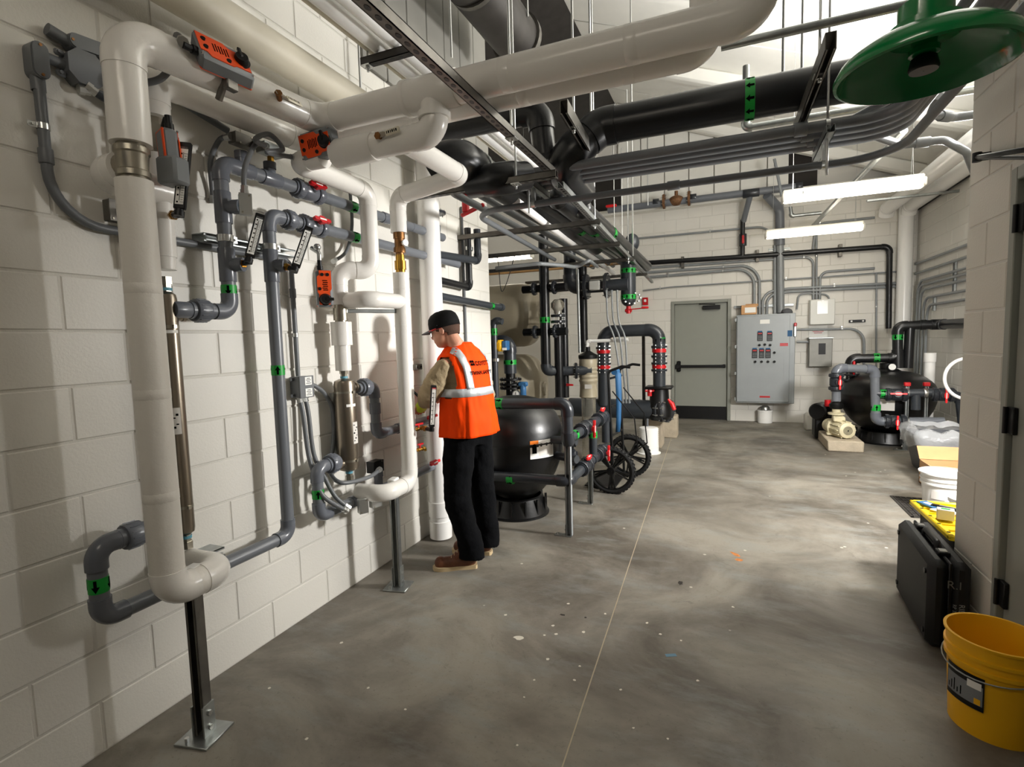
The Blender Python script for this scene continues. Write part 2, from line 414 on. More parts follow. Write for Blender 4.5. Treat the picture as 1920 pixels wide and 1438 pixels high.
g.box((a+.05, yd-.06, zb), (.07, .03, .09), None, .01); g.build('panic_bar', 'black', leaf)
zc = W(1335, 576, Y=YF-.05).z; xc = W(1334, 576, Y=YF-.05).x
g = G(); g.box((xc, yd-.035, zc), (.29, .06, .075), None, .006); g.build('door_closer', 'black', leaf)
g = G(); g.tube([(xc+.06, yd-.07, zc+.05), (xc-.16, yd-.14, zc+.065), (xc-.2, yd-.02, zc+.075)], .01, 8); g.build('closer_arm', 'black', leaf)
# ------------------------------------------------------------------ near right door
g = G(); y0, y1 = .95, YC0
for lo, hi in (((XC-.012, y1-.05, 0), (XC+.16, y1, 2.2)), ((XC-.012, y0-.05, 0), (XC+.16, y0, 2.2)), ((XC-.012, y0, 2.145), (XC+.16, y1-.05, 2.2))):
    lo, hi = V(lo), V(hi); g.box((lo+hi)/2, hi-lo, None, .004)
D2 = struct(g.build('door_2', 'door'))
g = G(); g.box((XC+.035, (y0+y1-.05)/2, 1.07), (.044, y1-y0-.06, 2.13), None, .003); leaf2 = g.build('door_leaf', 'door', D2)
for py in (411, 792, 1139):
    z = W(1906, py, X=XC).z; g = G(); g.box((XC+.003, y1-.075, z), (.018, .05, .115), None, .003); g.cyl((XC-.012, y1-.05, z-.057), (XC-.012, y1-.05, z+.057), .009, seg=10); g.build('hinge', 'black', leaf2)
p = W(1832, 295, X=XC-.05)
g = G(); g.tube([p, W(1920, 281, X=XC-.11), W(1990, 268, X=XC-.05)], .011, 10); g.tube([p+V((0, -.015, -.006)), W(1920, 295, X=XC-.06), W(1990, 296, X=XC-.06)], .009, 10); g.cyl(p+V((0, 0, -.02)), p+V((0, 0, .02)), .018, seg=12)
g.box(p+V((.03, 0, 0)), (.06, .03, .03)); g.build('closer_arm', 'black', leaf2)

# paint drips and small marks on the slab
mat('mark_white', 'd8d2c4', .7); mat('mark_orange', 'b9743a', .8, var=.3, vscale=60); mat('mark_dark', '2b2620', .8); mat('mark_blue', '5b7f94', .7)
def mark(p, rx, ry, m, rz=0., n=11, name='paint_drip'):
    p = V((p.x, p.y, .0006)); vs = [p]
    for k in range(n):
        a = 2*PI*k/n; q = .75+.5*random.random(); v = rotz(rz) @ V((math.cos(a)*rx*q, math.sin(a)*ry*q, 0)); vs.append(p+v)
    g = G(); g.add(vs, [(0, 1+k, 1+(k+1) % n) for k in range(n)]); g.build(name, m, floor, smooth=0)
for (x, y, r) in ((948, 1153, 9), (1037, 1173, 8), (1043, 1189, 9), (1094, 1185, 9), (1027, 1236, 9), (1077, 1275, 7), (1135, 1151, 7), (1164, 1293, 7), (1213, 1168, 8), (1238, 1189, 7), (1277, 1201, 7), (1374, 1138, 7), (1308, 1276, 8), (1021, 1191, 6), (1002, 1275, 6), (1066, 1132, 7), (1087, 1249, 6), (1252, 1385, 6), (1188, 1365, 6), (983, 1307, 5), (970, 1397, 6), (575, 1385, 9), (640, 1205, 8), (505, 1290, 7), (690, 1290, 7), (760, 1330, 6)):
    p = W(x, y, Z=0); q = W(x+r*.5, y, Z=0); rr = (q-p).length*.8; mark(p, rr, rr*.9, 'mark_white', random.random()*3)
mark(W(973, 1196, Z=0), .03, .02, 'mark_white'); mark(W(1055, 1153, Z=0), .014, .01, 'mark_dark', name='oil_spot'); mark(W(1098, 1158, Z=0), .008, .007, 'mark_dark', name='oil_spot'); mark(W(1276, 1093, Z=0), .014, .028, 'mark_dark', name='oil_spot')
mark(W(1380, 1040, Z=0), .02, .05, 'mark_orange', .7, name='rust_mark'); mark(W(1386, 1050, Z=0), .03, .025, 'mark_orange', .2, name='rust_mark')
p, q = W(1248, 1229, Z=0), W(1268, 1228, Z=0); g = G(); g.box((p+q)/2+V((0, 0, .0005)), ((q-p).length, .022, .001), rotz(math.atan2((q-p).y, (q-p).x))); g.build('tape_mark', 'mark_blue', floor, smooth=0)
# ------------------------------------------------------------------ piping helpers
def along(p, q, f): return V(p).lerp(V(q), f)
def pipe(name, label, cat, pts, r, m, R=None, fit=1.14, fm=None, group=None, ext=.5, cpl=(), bands=(), parent=None, seg=18, part='pipe', corners=True, smooth=38):
    pts = [V(p) for p in pts]; R = R or r*1.6; fm = fm or m
    root = parent or T(name, label, cat, min(pts, key=lambda p: p.z), group)
    path = fillet(pts, R, 8)
    g = G(); g.tube(path, r, seg); main = g.build(part, m, root, smooth=smooth)
    if fit:
        for i in range(1, len(pts)-1):
            a, b, c = pts[i-1], pts[i], pts[i+1]
            u, v = (a-b).normalized(), (c-b).normalized()
            if u.angle(v) > PI-.05: continue
            t = R/math.tan(u.angle(v)/2); e = r*ext
            arc = fillet([b+u*min(t+e, (a-b).length*.98), b, b+v*min(t+e, (c-b).length*.98)], R, 9)
            g = G(); g.tube(arc, r*fit, seg); g.build('elbow', fm, root)
    for (i, f, ln, sc) in cpl:
        c = along(pts[i], pts[i+1], f); d = (pts[i+1]-pts[i]).normalized()
        g = G(); g.tube([c-d*ln/2, c-d*(ln/2-.002), c+d*(ln/2-.002), c+d*ln/2], [r*sc*.97, r*sc, r*sc, r*sc*.97], seg); g.build('coupling', fm, root)
    for bd in bands: band(root, along(pts[bd[0]], pts[bd[0]+1], bd[1]), (pts[bd[0]+1]-pts[bd[0]]).normalized()*bd[3], r, bd[2])
    return root
def band(root, c, d, r, ln, n=4):
    """green flow label wrapped round a pipe, with black arrows along d"""
    g = G(); g.tube([c-d*ln/2, c+d*ln/2], r*1.03+.0006, 20); b = g.build('flow_label', 'green_tape', root)
    x, y = frame(d); g = G(); rr = r*1.03+.0016
    prof = [(-.42, .13), (.02, .13), (.02, .34), (.2, .18), (.42, .01)]
    for k in range(n):
        a0 = 2*PI*(k+.5)/n; W2 = PI/n*1.5
        vs = []
        for t, hw_ in prof:
            for j in range(-2, 3):
                a = a0+W2*hw_*j/2; vs.append(c+d*(t*ln)+(x*math.cos(a)+y*math.sin(a))*rr)
        g.add(vs, [(i*5+j, i*5+j+1, (i+1)*5+j+1, (i+1)*5+j) for i in range(4) for j in range(4)])
    g.build('flow_arrow', 'ink', b)
def union(root, c, d, r, m='pvc_fit', L=.075):
    """union nut with ribbed collar"""
    d = V(d).normalized(); c = V(c); g = G(); x, y = frame(d)
    g.tube([c-d*L*.5, c-d*L*.3, c-d*L*.3, c-d*L*.22, c+d*L*.22, c+d*L*.3, c+d*L*.3, c+d*L*.5], [r*1.2, r*1.2, r*1.5, r*1.62, r*1.62, r*1.55, r*1.22, r*1.22], 20)
    for k in range(14):
        a = 2*PI*k/14; p = c+(x*math.cos(a)+y*math.sin(a))*r*1.62; g.box(p, (L*.42, r*.13, r*.13), axes(d, x*math.cos(a)+y*math.sin(a), d.cross(x*math.cos(a)+y*math.sin(a))))
    return g.build('union', m, root)
def wing(root, c, out, ax, L=.11, m='red', w=.022):
    """ball valve handle: lozenge bar on a short stem; out = direction away from the valve, ax = bar direction"""
    c = V(c); out = V(out).normalized(); ax = V(ax).normalized(); sd = out.cross(ax)
    poly = [(-.5, -.28), (-.44, -.5), (-.2, -.42), (-.12, -.9), (.12, -.9), (.2, -.42), (.44, -.5), (.5, -.28), (.5, .28), (.44, .5), (.2, .42), (.12, .9), (-.12, .9), (-.2, .42), (-.44, .5), (-.5, .28)]
    g = G(); g.prism([(px*L, py*w) for px, py in poly], c+out*.012, ax, sd, out, .018); g.cyl(c-out*.02, c+out*.014, w*.8, seg=12)
    h = g.build('handle', m, root)
    g = G(); g.prism([(-L*.2, -w*.2), (L*.2, -w*.2), (L*.2, w*.2), (-L*.2, w*.2)], c+out*.031, ax, sd, out, .0008); g.build('handle_label', 'paper', h)
    return h
def ball_valve(root, c, d, r, out, ax=None, m='pvc_fit', hm='red', L=.15, hl=.11):
    d = V(d).normalized(); c = V(c); g = G()
    g.tube([c-d*L*.3, c-d*L*.22, c+d*L*.22, c+d*L*.3], [r*1.25, r*1.5, r*1.5, r*1.25], 20); g.cyl(c, c+V(out).normalized()*r*1.8, r*.8, seg=14); g.build('valve_body', m, root)
    union(root, c-d*L*.42, d, r, m, L*.4); union(root, c+d*L*.42, d, r, m, L*.4)
    wing(root, c+V(out).normalized()*r*1.8, out, ax if ax else d, hl, hm)
def flange(root, c, d, r, th=.02, m='pvc_dark_fit', nb=8, ro=1.65, bolts='zinc', name='flange'):
    d = V(d).normalized(); c = V(c); x, y = frame(d); g = G()
    g.tube([c-d*th*.5, c-d*th*.4, c+d*th*.4, c+d*th*.5], [r*ro*.97, r*ro, r*ro, r*ro*.97], 28); f = g.build(name, m, root)
    if nb:
        g = G()
        for k in range(nb):
            a = 2*PI*(k+.5)/nb; p = c+(x*math.cos(a)+y*math.sin(a))*r*(1+ro)*.53; g.cyl(p-d*th*1.1, p+d*th*1.1, r*.09, seg=6)
        g.build('bolts', bolts, f)
    return f
def rod(p, q, r=.006, parent=None, name='hanger_rod', m='zinc'):
    g = G(); g.cyl(p, q, r, seg=8); return g.build(name, m, parent)
def channel(root, a, b, up, w=.041, h=.041, m='galv_dark', holes=True, name='strut_channel', step=.05):
    """C-shaped strut; the open side faces +up; slots on the back as dark recessed plates"""
    a, b = V(a), V(b); d = (b-a).normalized(); up = V(up); up = (up-d*up.dot(d)).normalized(); s = d.cross(up); t = .0035
    g = G(); L = (b-a).length; c = (a+b)/2; M = axes(d, s, up)
    g.box(c-up*(h/2-t/2), (L, w, t), M)
    for q in (-1, 1):
        g.box(c+s*q*(w/2-t/2), (L, t, h), M); g.box(c+s*q*(w/2-.005)+up*(h/2-t/2), (L, .010, t), M)
    o = g.build(name, m, root, org=a if not root else None, smooth=30)
    if holes:
        g = G(); n = int(L/step)
        for k in range(n):
            p = a+d*(k+.5)*L/n-up*(h/2+.0004); g.prism([(.015*math.cos(2*PI*j/10)*1.0, .0085*math.sin(2*PI*j/10)) for j in range(10)], p, d, s, -up, .0006)
        g.build('slots', 'black', o)
    return o
def clamp(root, c, d, r, back, w=.022, name='pipe_clamp', m='zinc'):
    """strap clamp round a pipe with a bolt lug"""
    c = V(c); d = V(d).normalized(); back = V(back).normalized(); s = d.cross(back)
    g = G(); g.ring(c, d, r*1.0, r*1.09+.0015, w, 20); g.box(c+back*(r+.012), (w, .012, .03), axes(d, s, back)); g.cyl(c+back*(r+.014)-s*.016, c+back*(r+.014)+s*.016, .006, seg=6)
    return g.build(name, m, root)
def actuator(name, label, c, fwd, face, up, m1='orange', L=.2, w=.105, dp=.075, flip=False):
    """valve actuator: grey housing with an orange face plate, black turning knob, conduit gland"""
    c = V(c); fwd = V(fwd).normalized(); face = V(face).normalized(); up = face.cross(fwd)*(-1 if flip else 1); M = axes(fwd, up, face)
    root = T(name, label, 'actuator', c-face*dp*.5)
    g = G(); g.box(c-face*dp*.1, (L, w, dp*.78), M, .012); g.build('housing', 'act_grey', root)
    g = G(); g.box(c-face*dp*.42, (L*.97, w*.97, dp*.12), M, .005); g.build('base_seam', m1, root)
    g = G(); poly = [(-.47, -.3), (-.47, .42), (.02, .42), (.1, .3), (.44, .3), (.44, -.36), (.16, -.36), (.1, -.44), (-.3, -.44), (-.36, -.3)]
    g.prism([(x*L, y*w) for x, y in poly], c+face*dp*.285, fwd, up, face, .004); pl = g.build('face_plate', m1, root)
    k = c+fwd*L*.3+face*dp*.3
    g = G(); g.lathe(k, face, [(.001, .026), (.022, .026), (.026, .018), (.028, .004), (.034, .002), (.034, 0)], 22); g.box(k+face*.02+up*.02, (.016, .045, .016), M, .003); g.build('knob', 'black', root)
    g = G()
    for dx, dy in ((-.36, .2), (-.36, -.12), (.02, -.3)): g.cyl(c+fwd*L*dx+up*w*dy+face*dp*.28, c+fwd*L*dx+up*w*dy+face*(dp*.28+.008), .009, seg=10)
    g.build('screw_cap', 'black', pl)
    g = G()
    for i in range(6): g.box(c+fwd*L*(-.2+.05*i)+up*w*(.02+.03*(i % 2))+face*(dp*.285+.0043), (.005, w*.3, .0006), M)
    g.build('face_print', 'ink', pl)
    g = G()
    for q in (-1, 1):
        for h in (-1, 1): g.cyl(c+fwd*L*.46*q+up*w*.42*h+face*dp*.24, c+fwd*L*.46*q+up*w*.42*h+face*dp*.32, .004, seg=8)
    g.build('screw', 'chrome', root)
    g = G(); e = c-fwd*L*.5-up*w*.2; g.tube([e, e-fwd*.02, e-fwd*.02, e-fwd*.05], [.016, .016, .012, .012], 14); g.build('cable_gland', 'black', root)
    return root, e-fwd*.05
def thermo(name, label, base, d_up, face, stem_to, L=.2, w=.04, face_m='paper', hdr='black'):
    """industrial strip thermometer: black case, white scale, elbow stem to a brass well"""
    base = V(base); u = V(d_up).normalized(); face = V(face); face = (face-u*face.dot(u)).normalized(); s = u.cross(face); M = axes(u, s, face)
    root = T(name, label, 'thermometer', base)
    g = G(); g.box(base+u*(L/2+.02), (L, w, .018), M, .003); g.build('case', 'black', root)
    g = G(); g.box(base+u*(L/2+.018)+face*.0095, (L*.86, w*.68, .002), M); sc = g.build('scale', face_m, root)
    g = G()
    for i in range(22):
        g.box(base+u*(.045+L*.72*i/21)+face*.011+s*w*.2*(1 if i % 1 == 0 else 0), (.0012, w*(.2 if i % 3 else .3), .0008), M)
        if i % 3 == 0: g.box(base+u*(.045+L*.72*i/21)+face*.011-s*w*.16, (.006, w*.14, .0008), M)
    g.box(base+u*(L*.55)+face*.011, (L*.72, .0014, .0012), M); g.build('scale_marks', 'ink', sc)
    g = G(); g.box(base+u*(L*.99)+face*.0095, (L*.05, w*.7, .002), M); g.build('header', hdr, root)
    g = G(); g.tube(fillet([base+u*.02, base, along(base, stem_to, .55)], .012, 5), .0135, 12); g.cyl(base-u*.008, base+u*.012, .018, seg=14); g.build('stem', 'black', root)
    a, b = along(base, stem_to, .5), V(stem_to); dd = (b-a).normalized()
    g = G(); g.tube([a, along(a, b, .3), along(a, b, .3), along(a, b, .65), along(a, b, .65), b], [.015, .015, .019, .019, .014, .014], 6); g.build('well', 'brass', root)
    return root
def tee_stub(root, c, d, r, L, m='pvc_fit', name='tee'):
    c = V(c); d = V(d).normalized(); g = G(); g.tube([c, c+d*L*.6, c+d*L*.6, c+d*L], [r*1.12, r*1.12, r*1.28, r*1.28], 18); return g.build(name, m, root)
def sleeve(root, c, d, r, ln, m='pvc_fit', sc=1.16, name='tee'):
    c = V(c); d = V(d).normalized(); g = G(); g.tube([c-d*ln/2, c-d*(ln/2-.003), c+d*(ln/2-.003), c+d*ln/2], [r*sc*.97, r*sc, r*sc, r*sc*.97], 20); return g.build(name, m, root)
def seam(root, c, d, r, w=.05, m='jacket', sc=1.012): return sleeve(root, c, d, r, w, m, sc, 'jacket_band')
def lever(name, label, c, d, face, L=.1):
    """quarter-turn lever with a cream sleeve"""
    c = V(c); d = V(d).normalized(); face = V(face).normalized(); s = face.cross(d); root = T(name, label, 'valve handle', c)
    g = G(); g.cyl(c-face*.02, c+face*.014, .012, seg=8); g.cyl(c+face*.014, c+face*.02, .016, seg=6); g.build('stem_nut', 'bronze', root)
    g = G(); g.prism([(-.012, -.011), (.03, -.011), (.045, -.006), (L*.5, -.006), (L*.5, .006), (.045, .006), (.03, .011), (-.012, .011)], c+face*.012, d, s, face, .004); g.build('lever_arm', 'nickel', root)
    g = G(); g.box(c+d*(L*.68)+face*.014, (L*.66, .026, .012), axes(d, s, face), .005); sl_ = g.build('grip', 'cream_pipe', root)
    g = G()
    for i in range(6): g.box(c+d*(L*(.45+.085*i))+face*.0205, (.004+.002*(i % 2), .011, .0006), axes(d, s, face))
    g.build('grip_print', 'ink', sl_)
    return root

# ------------------------------------------------------------------ insulated white pipework on the left
X1 = .31
yv = sum(W(x, y, X=X1).y for x, y in ((262, 600), (306, 1000), (249, 150)))/3
zb1 = W(320, 1112, X=X1).z; y2 = W(418, 1078, X=X1).y
z1 = 2.625; c1 = W(577, 214, Z=z1); t1 = W(806, 168, Z=z1); e1 = W(1436, 32, Z=z1)
ym = (t1.y+e1.y)/2; zv0, zv1 = W(247, 338, X=X1).z, W(247, 272, X=X1).z
XH, YH = .105, W(329, 760, X=.105).y               # first heat exchanger
A = T('insulated_pipe', 'glossy white insulated pipe rising full height at left and crossing overhead to the right', 'pipe', (X1, yv, zb1))
r1, r2 = .0575, .064
pipe('', '', '', [(XH, y2, zb1), (X1, y2, zb1), (X1, yv, zb1), (X1, yv, zv0)], r1, 'jacket_paper', R=.075, fit=1.04, fm='jacket', ext=.3, parent=A, seg=26, part='riser')
pipe('', '', '', [(X1, yv, zv1), (X1, yv, z1), (c1.x, ym, z1), (t1.x-.09, ym, z1)], r2, 'jacket', R=.09, fit=1.035, ext=.4, parent=A, seg=26, part='header_pipe')
pipe('', '', '', [(t1.x-.1, ym, z1), (e1.x-.02, ym, z1), (e1.x-.02, ym, 4.2)], r2*1.06, 'jacket', R=.1, fit=1.03, ext=.4, parent=A, seg=26, part='header_pipe')
sleeve(A, (t1.x, ym, z1), (1, 0, 0), r2, .24, 'jacket', 1.17, 'tee_cover'); seam(A, (t1.x-.13, ym, z1), (1, 0, 0), r2, .03, 'jacket', 1.2)
for f in (.25, .5, .75): seam(A, (X1, yv, zb1+(zv0-zb1)*f), (0, 0, 1), r1, .04, 'jacket_paper')
for x in (t1.x+.35, t1.x+.85): seam(A, (x, ym, z1), (1, 0, 0), r2*1.06, .05)
zt = W(815, 250, X=t1.x).z
r3 = .056
g = G(); g.tube([(t1.x, ym, z1-.02), (t1.x, ym, z1-.085), (t1.x, ym, z1-.085), (t1.x, ym, z1-.11)], [r3*1.1, r3*1.1, r3*1.26, r3*1.26], 24); g.build('tee_cover', 'jacket', A)
XB = .30
xe = W(640, 298, Y=ym).x
pipe('', '', '', [(t1.x, ym, z1-.1), (t1.x, ym, zt), (xe, ym, zt)], r3, 'jacket', R=.075, fit=1.05, ext=.5, parent=A, seg=24, part='drop_pipe')
g = G(); g.tube([(xe+.2, ym, zt), (xe+.19, ym, zt), (xe-.02, ym, zt), (xe-.03, ym, zt)], [r3*1.1, r3*1.16, r3*1.16, r3*1.1], 24); g.build('jacket_cover', 'jacket', A)
# the valve stub left of it, then along the wall and down to the second exchanger
XV = .245
yq = W(692, 420, X=XV).y; YH2 = W(650, 800, X=.115).y; XH2 = .115
zq = W(650, 503, X=.2).z; zq2 = W(640, 572, X=XH2).z
B1 = T('insulated_pipe', 'white insulated branch pipe zigzagging down the wall above the short steel exchanger', 'pipe', (XH2, YH2, zq2))
pipe('', '', '', [(xe-.1, ym, zt), (XV, ym, zt), (XV, yq, zt), (XV, yq, zq), (XH2, YH2, zq), (XH2, YH2, zq2)], .05, 'jacket', R=.07, fit=1.04, ext=.4, parent=B1, seg=24, part='branch_pipe')
# second loop: tee off the drop, out and back, down the post side
xs = W(800, 290, Z=zt).x; ye = W(868, 328, Z=zt).y; xr2 = .33; yr2 = W(757, 640, X=xr2).y
zr2 = W(768, 905, X=xr2).z; yb2 = W(722, 932, X=xr2).y
zbv0, zbv1 = W(752, 512, X=xr2).z, W(752, 438, X=xr2).z
B2 = T('insulated_pipe', 'white insulated riser with brass valve beside the worker, resting on a steel post', 'pipe', (xr2, yr2, zr2))
pipe('', '', '', [(xs, ym+.03, zt), (xs, ye, zt), (xr2, yr2, zt), (xr2, yr2, zbv1)], .05, 'jacket', R=.07, fit=1.04, ext=.4, parent=B2, seg=24, part='branch_pipe')
pipe('', '', '', [(xr2, yr2, zbv0), (xr2, yr2, zr2), (xr2, yb2, zr2), (XH2+.02, yb2, zr2)], .05, 'jacket', R=.075, fit=1.05, ext=.4, parent=B2, seg=24, part='riser')
zbp = W(745, 565, X=xr2).z
pipe('', '', '', [(xr2, yr2, zbp), (xr2-.02, YH2+.02, zbp), (XH2, YH2+.02, zbp)], .046, 'jacket', R=.06, fit=1.05, ext=.4, parent=B2, seg=22, part='bypass_pipe')
for z in (zbp-.15, zbp+.08): seam(B2, (xr2, yr2, z), (0, 0, 1), .05, .02)
g = G(); zz = zbv0; h = zbv1-zbv0
g.tube([(xr2, yr2, zz), (xr2, yr2, zz+.02), (xr2, yr2, zz+.02), (xr2, yr2, zz+h*.3), (xr2, yr2, zz+h*.3), (xr2, yr2, zz+h*.45), (xr2, yr2, zz+h*.45)], [.03, .03, .036, .036, .028, .028, .03], 16); g.build('copper_union', 'brass', B2)
g = G(); g.tube([(xr2, yr2, zz+h*.45), (xr2, yr2, zz+h*.5), (xr2, yr2, zz+h*.5), (xr2, yr2, zz+h*.62), (xr2, yr2, zz+h*.66), (xr2, yr2, zz+h*.85), (xr2, yr2, zz+h*.85), (xr2, yr2, zz+h)], [.026, .026, .037, .037, .03, .03, .036, .036], 14)
g.cyl((xr2, yr2, zz+h*.72), (xr2+.05, yr2-.02, zz+h*.72), .016, seg=10); g.build('balance_valve', 'bronze', B2)
g = G(); g.cyl((xr2+.05, yr2-.02, zz+h*.72), (xr2+.065, yr2-.026, zz+h*.72), .02, seg=14); g.build('valve_dial', 'white', B2)
# second overhead run: close to the wall, then beside the first
X2 = XH+.02; yv2 = W(304, 430, X=X2).y; z2 = z1-.005; c2 = W(548, 246, Z=z2); e2 = W(1325, 92, Z=z2)
zvb = W(303, 228, X=X2).z
C2 = T('insulated_pipe', 'white insulated return pipe against the wall, lower of the two crossing overhead', 'pipe', (X2, yv2, W(310, 505, X=X2).z))
pipe('', '', '', [(X2, yv2, zvb), (X2, yv2, z2), (c2.x-.04, e2.y, z2), (e2.x, e2.y, z2), (e2.x, e2.y, 4.2)], .062, 'jacket', R=.085, fit=1.035, ext=.4, parent=C2, seg=26, part='header_pipe')
zs = W(310, 492, X=X2).z
g = G(); g.tube([(X2, yv2, zvb-.14), (X2, yv2, zs+.02), (X2, yv2, zs+.02), (X2, yv2, zs-.03)], [.045, .045, .04, .04], 22); g.build('riser', 'jacket', C2)
for f in (.35, .62, .85): seam(C2, (c2.x+(e2.x-c2.x)*f, e2.y, z2), (1, 0, 0), .062, .05)
g = G(); g.tube([(X2, yv2, zvb-.15), (X2, yv2, zvb-.12), (X2, yv2, zvb-.12), (X2, yv2, zvb-.03), (X2, yv2, zvb-.03), (X2, yv2, zvb+.01)], [.03, .03, .042, .042, .032, .032], 8); g.build('valve_body', 'nickel', C2)
# three-way valve on the first riser and its bypass stub
zvm = (zv0+zv1)/2
g = G(); q = lambda z: V((X1, yv, z))
g.tube([q(zv0-.01), q(zv0+.012), q(zv0+.012), q(zv0+.03), q(zv0+.035), q(zv1-.035), q(zv1-.03), q(zv1-.012), q(zv1-.012), q(zv1+.01)], [.042, .042, .052, .052, .046, .05, .055, .055, .044, .044], 24)
g.tube([(X1, yv, zvm-.005), (X1-.09, yv, zvm-.005)], .042, 18); g.build('three_way_valve', 'nickel', A)
pipe('', '', '', [(X1-.05, yv, zvm-.012), (X2+.01, yv, zvm-.02), (X2+.01, yv2+.02, zvm-.02)], .058, 'jacket', R=.07, fit=1.03, ext=.2, parent=A, seg=24, part='bypass_pipe')
# cream roof drain overhead
pa, pb = W(470, 62, Z=2.98), W(655, 190, Z=2.98)
xd = (pa.x+pb.x)/2
pipe('drain_pipe', 'thick cream plastic pipe running along the wall above the white pipes', 'pipe', [(xd, -.2, 2.98), (xd, 2.9, 2.98)], .085, 'cream_pipe', fit=None, seg=28)

# ------------------------------------------------------------------ heat exchangers
def exchanger(x, y, z0, z1_, r, label, ports, lab):
    E_ = T('heat_exchanger', label, 'heat exchanger', (x, y, z0))
    g = G(); g.lathe((x, y, z0), (0, 0, 1), [(.001, -.004), (r*.5, 0), (r*.92, .012), (r, .03), (r, z1_-z0-.03), (r*.92, z1_-z0-.012), (r*.5, z1_-z0), (.001, z1_-z0+.004)], 26); g.build('shell', 'stainless', E_)
    for f in (.12, .86):
        g = G(); g.ring((x, y, z0+(z1_-z0)*f), (0, 0, 1), r*.99, r*1.03, .012, 24); g.box((x+r, y-.004, z0+(z1_-z0)*f), (.02, .012, .014)); g.build('band_clamp', 'nickel', E_)
    g = G(); g.box((x-r-.012, y, (z0+z1_)/2), (.03, .06, (z1_-z0)*.7)); g.build('wall_bracket', 'galv', E_)
    for zf, dirn in ports:
        p = V((x, y, z0+(z1_-z0)*zf)); g = G(); g.cyl(p, p+V(dirn)*(r+.035), r*.42, seg=14); g.cyl(p+V(dirn)*(r+.02), p+V(dirn)*(r+.035), r*.5, seg=14); g.build('port', 'stainless', E_)
    for zz, dz in ((z1_, 1), (z0, -1)):
        g = G(); g.tube([(x, y, zz), (x, y, zz+dz*.03), (x, y, zz+dz*.03), (x, y, zz+dz*.06)], [.02, .02, .025, .025], 6); g.build('end_fitting', 'nickel', E_)
        g = G(); g.cyl((x, y, zz+dz*.004), (x, y, zz+dz*.016), .022, seg=12); g.build('blue_tape', 'blue_tag', E_)
    # stickers curved on the shell, facing the room
    for (zf, h, a0, a1, mm) in lab:
        g = G(); n = 6; vs = []
        for i in range(n+1):
            a = math.radians(a0+(a1-a0)*i/n)
            for zz in (z0+(z1_-z0)*zf-h/2, z0+(z1_-z0)*zf+h/2): vs.append((x+math.cos(a)*r*1.012, y+math.sin(a)*r*1.012, zz))
        g.add(vs, [(2*i, 2*i+2, 2*i+3, 2*i+1) for i in range(n)]); st = g.build('sticker', mm, E_)
        if h > .06:
            g = G()
            for k in range(7):
                a = math.radians(a0+(a1-a0)*(.2+.25*(k % 3))); zz = z0+(z1_-z0)*zf-h*.36+h*.72*k/6
                g.box((x+math.cos(a)*r*1.016, y+math.sin(a)*r*1.016, zz), (.001, .009, .005+.004*(k % 2)), rotz(a))
            g.build('sticker_print', 'ink', st)
    return E_
zh0, zh1 = W(345, 1003, X=XH).z, W(325, 548, X=XH).z
exchanger(XH, YH, zh0, zh1, .036, 'long slim bronze-coloured steel heat exchanger tube behind the left white riser', [(.9, (0, 1, 0)), (.06, (0, -1, 0))], [(.48, .11, -75, -10, 'sticker'), (.84, .012, -80, 20, 'paper')])
zg0, zg1 = W(655, 882, X=XH2).z, W(648, 710, X=XH2).z
exchanger(XH2, YH2, zg0, zg1, .062, 'short fat bronze-coloured steel heat exchanger on the wall left of the worker', [(.9, (0, 1, 0)), (.1, (0, -1, 0))], [(.42, .13, -15, 25, 'sticker'), (.72, .016, -45, 15, 'paper')])
g = G(); g.tube([(XH2, YH2, zg1+.05), (XH2, YH2, zg1+.2), (XH2, YH2, zg1+.2), (XH2, YH2, zq2-.1)], [.046, .046, .06, .06], 24)
g.build('jacket_cover', 'jacket', B1)
g = G(); g.tube([(XH2, YH2, zq2-.11), (XH2, YH2, zq2-.09), (XH2, YH2, zq2-.09), (XH2, YH2, zq2-.02), (XH2, YH2, zq2-.02), (XH2, YH2, zq2+.02)], [.034, .034, .042, .042, .034, .034], 12); g.build('three_way_valve', 'nickel', B1)
p0, p1 = V((XH2, YH2, zbp-.06)), V((xr2-.01, yr2-.02, zbp-.06)); channel(B2, p0, p1, (0, 0, 1), .03, .022, 'galv', False, 'support_channel')

# ------------------------------------------------------------------ floor posts
def post(label, x, y, zt_, rz=0., top_block=True, m='galv_dark', s=.045):
    P_ = T('strut_post', label, 'support post', (x, y, 0)); M = rotz(rz); ux = M @ V((1, 0, 0)); uy = M @ V((0, 1, 0))
    channel(P_, (x, y, .012), (x, y, zt_), uy*-1, s, s, m, False, 'channel')
    g = G(); g.box((x, y, .005), (.15, .15, .01), M, .002); bp = g.build('base_plate', 'galv', P_)
    g = G()
    for i in (-1, 1): g.box(V((x, y, .07))+ux*i*(s/2+.003), (.006, s+.014, .13), M)
    g.box(V((x, y, .07))+uy*(s/2+.003), (s, .006, .13), M); g.build('base_socket', 'galv', P_)
    g = G()
    for i in (-1, 1):
        for h in (.04, .1): g.cyl(V((x, y, h))+ux*i*(s/2+.005), V((x, y, h))+ux*i*(s/2+.014), .011, seg=6)
        g.cyl(V((x, y, .01))+uy*i*.055-ux*.03, V((x, y, .028))+uy*i*.055-ux*.03, .009, seg=6)
    g.build('bolts', 'zinc', bp)
    if top_block:
        g = G(); g.box((x, y, zt_+.018), (.05, .075, .036), M, .006); g.build('pipe_pad', 'white', P_)
    return P_
b1 = W(384, 1378, Z=0); post('dark steel strut post with square base plate under the leftmost white pipe bend', b1.x, b1.y, W(375, 1072, X=b1.x).z, .2)
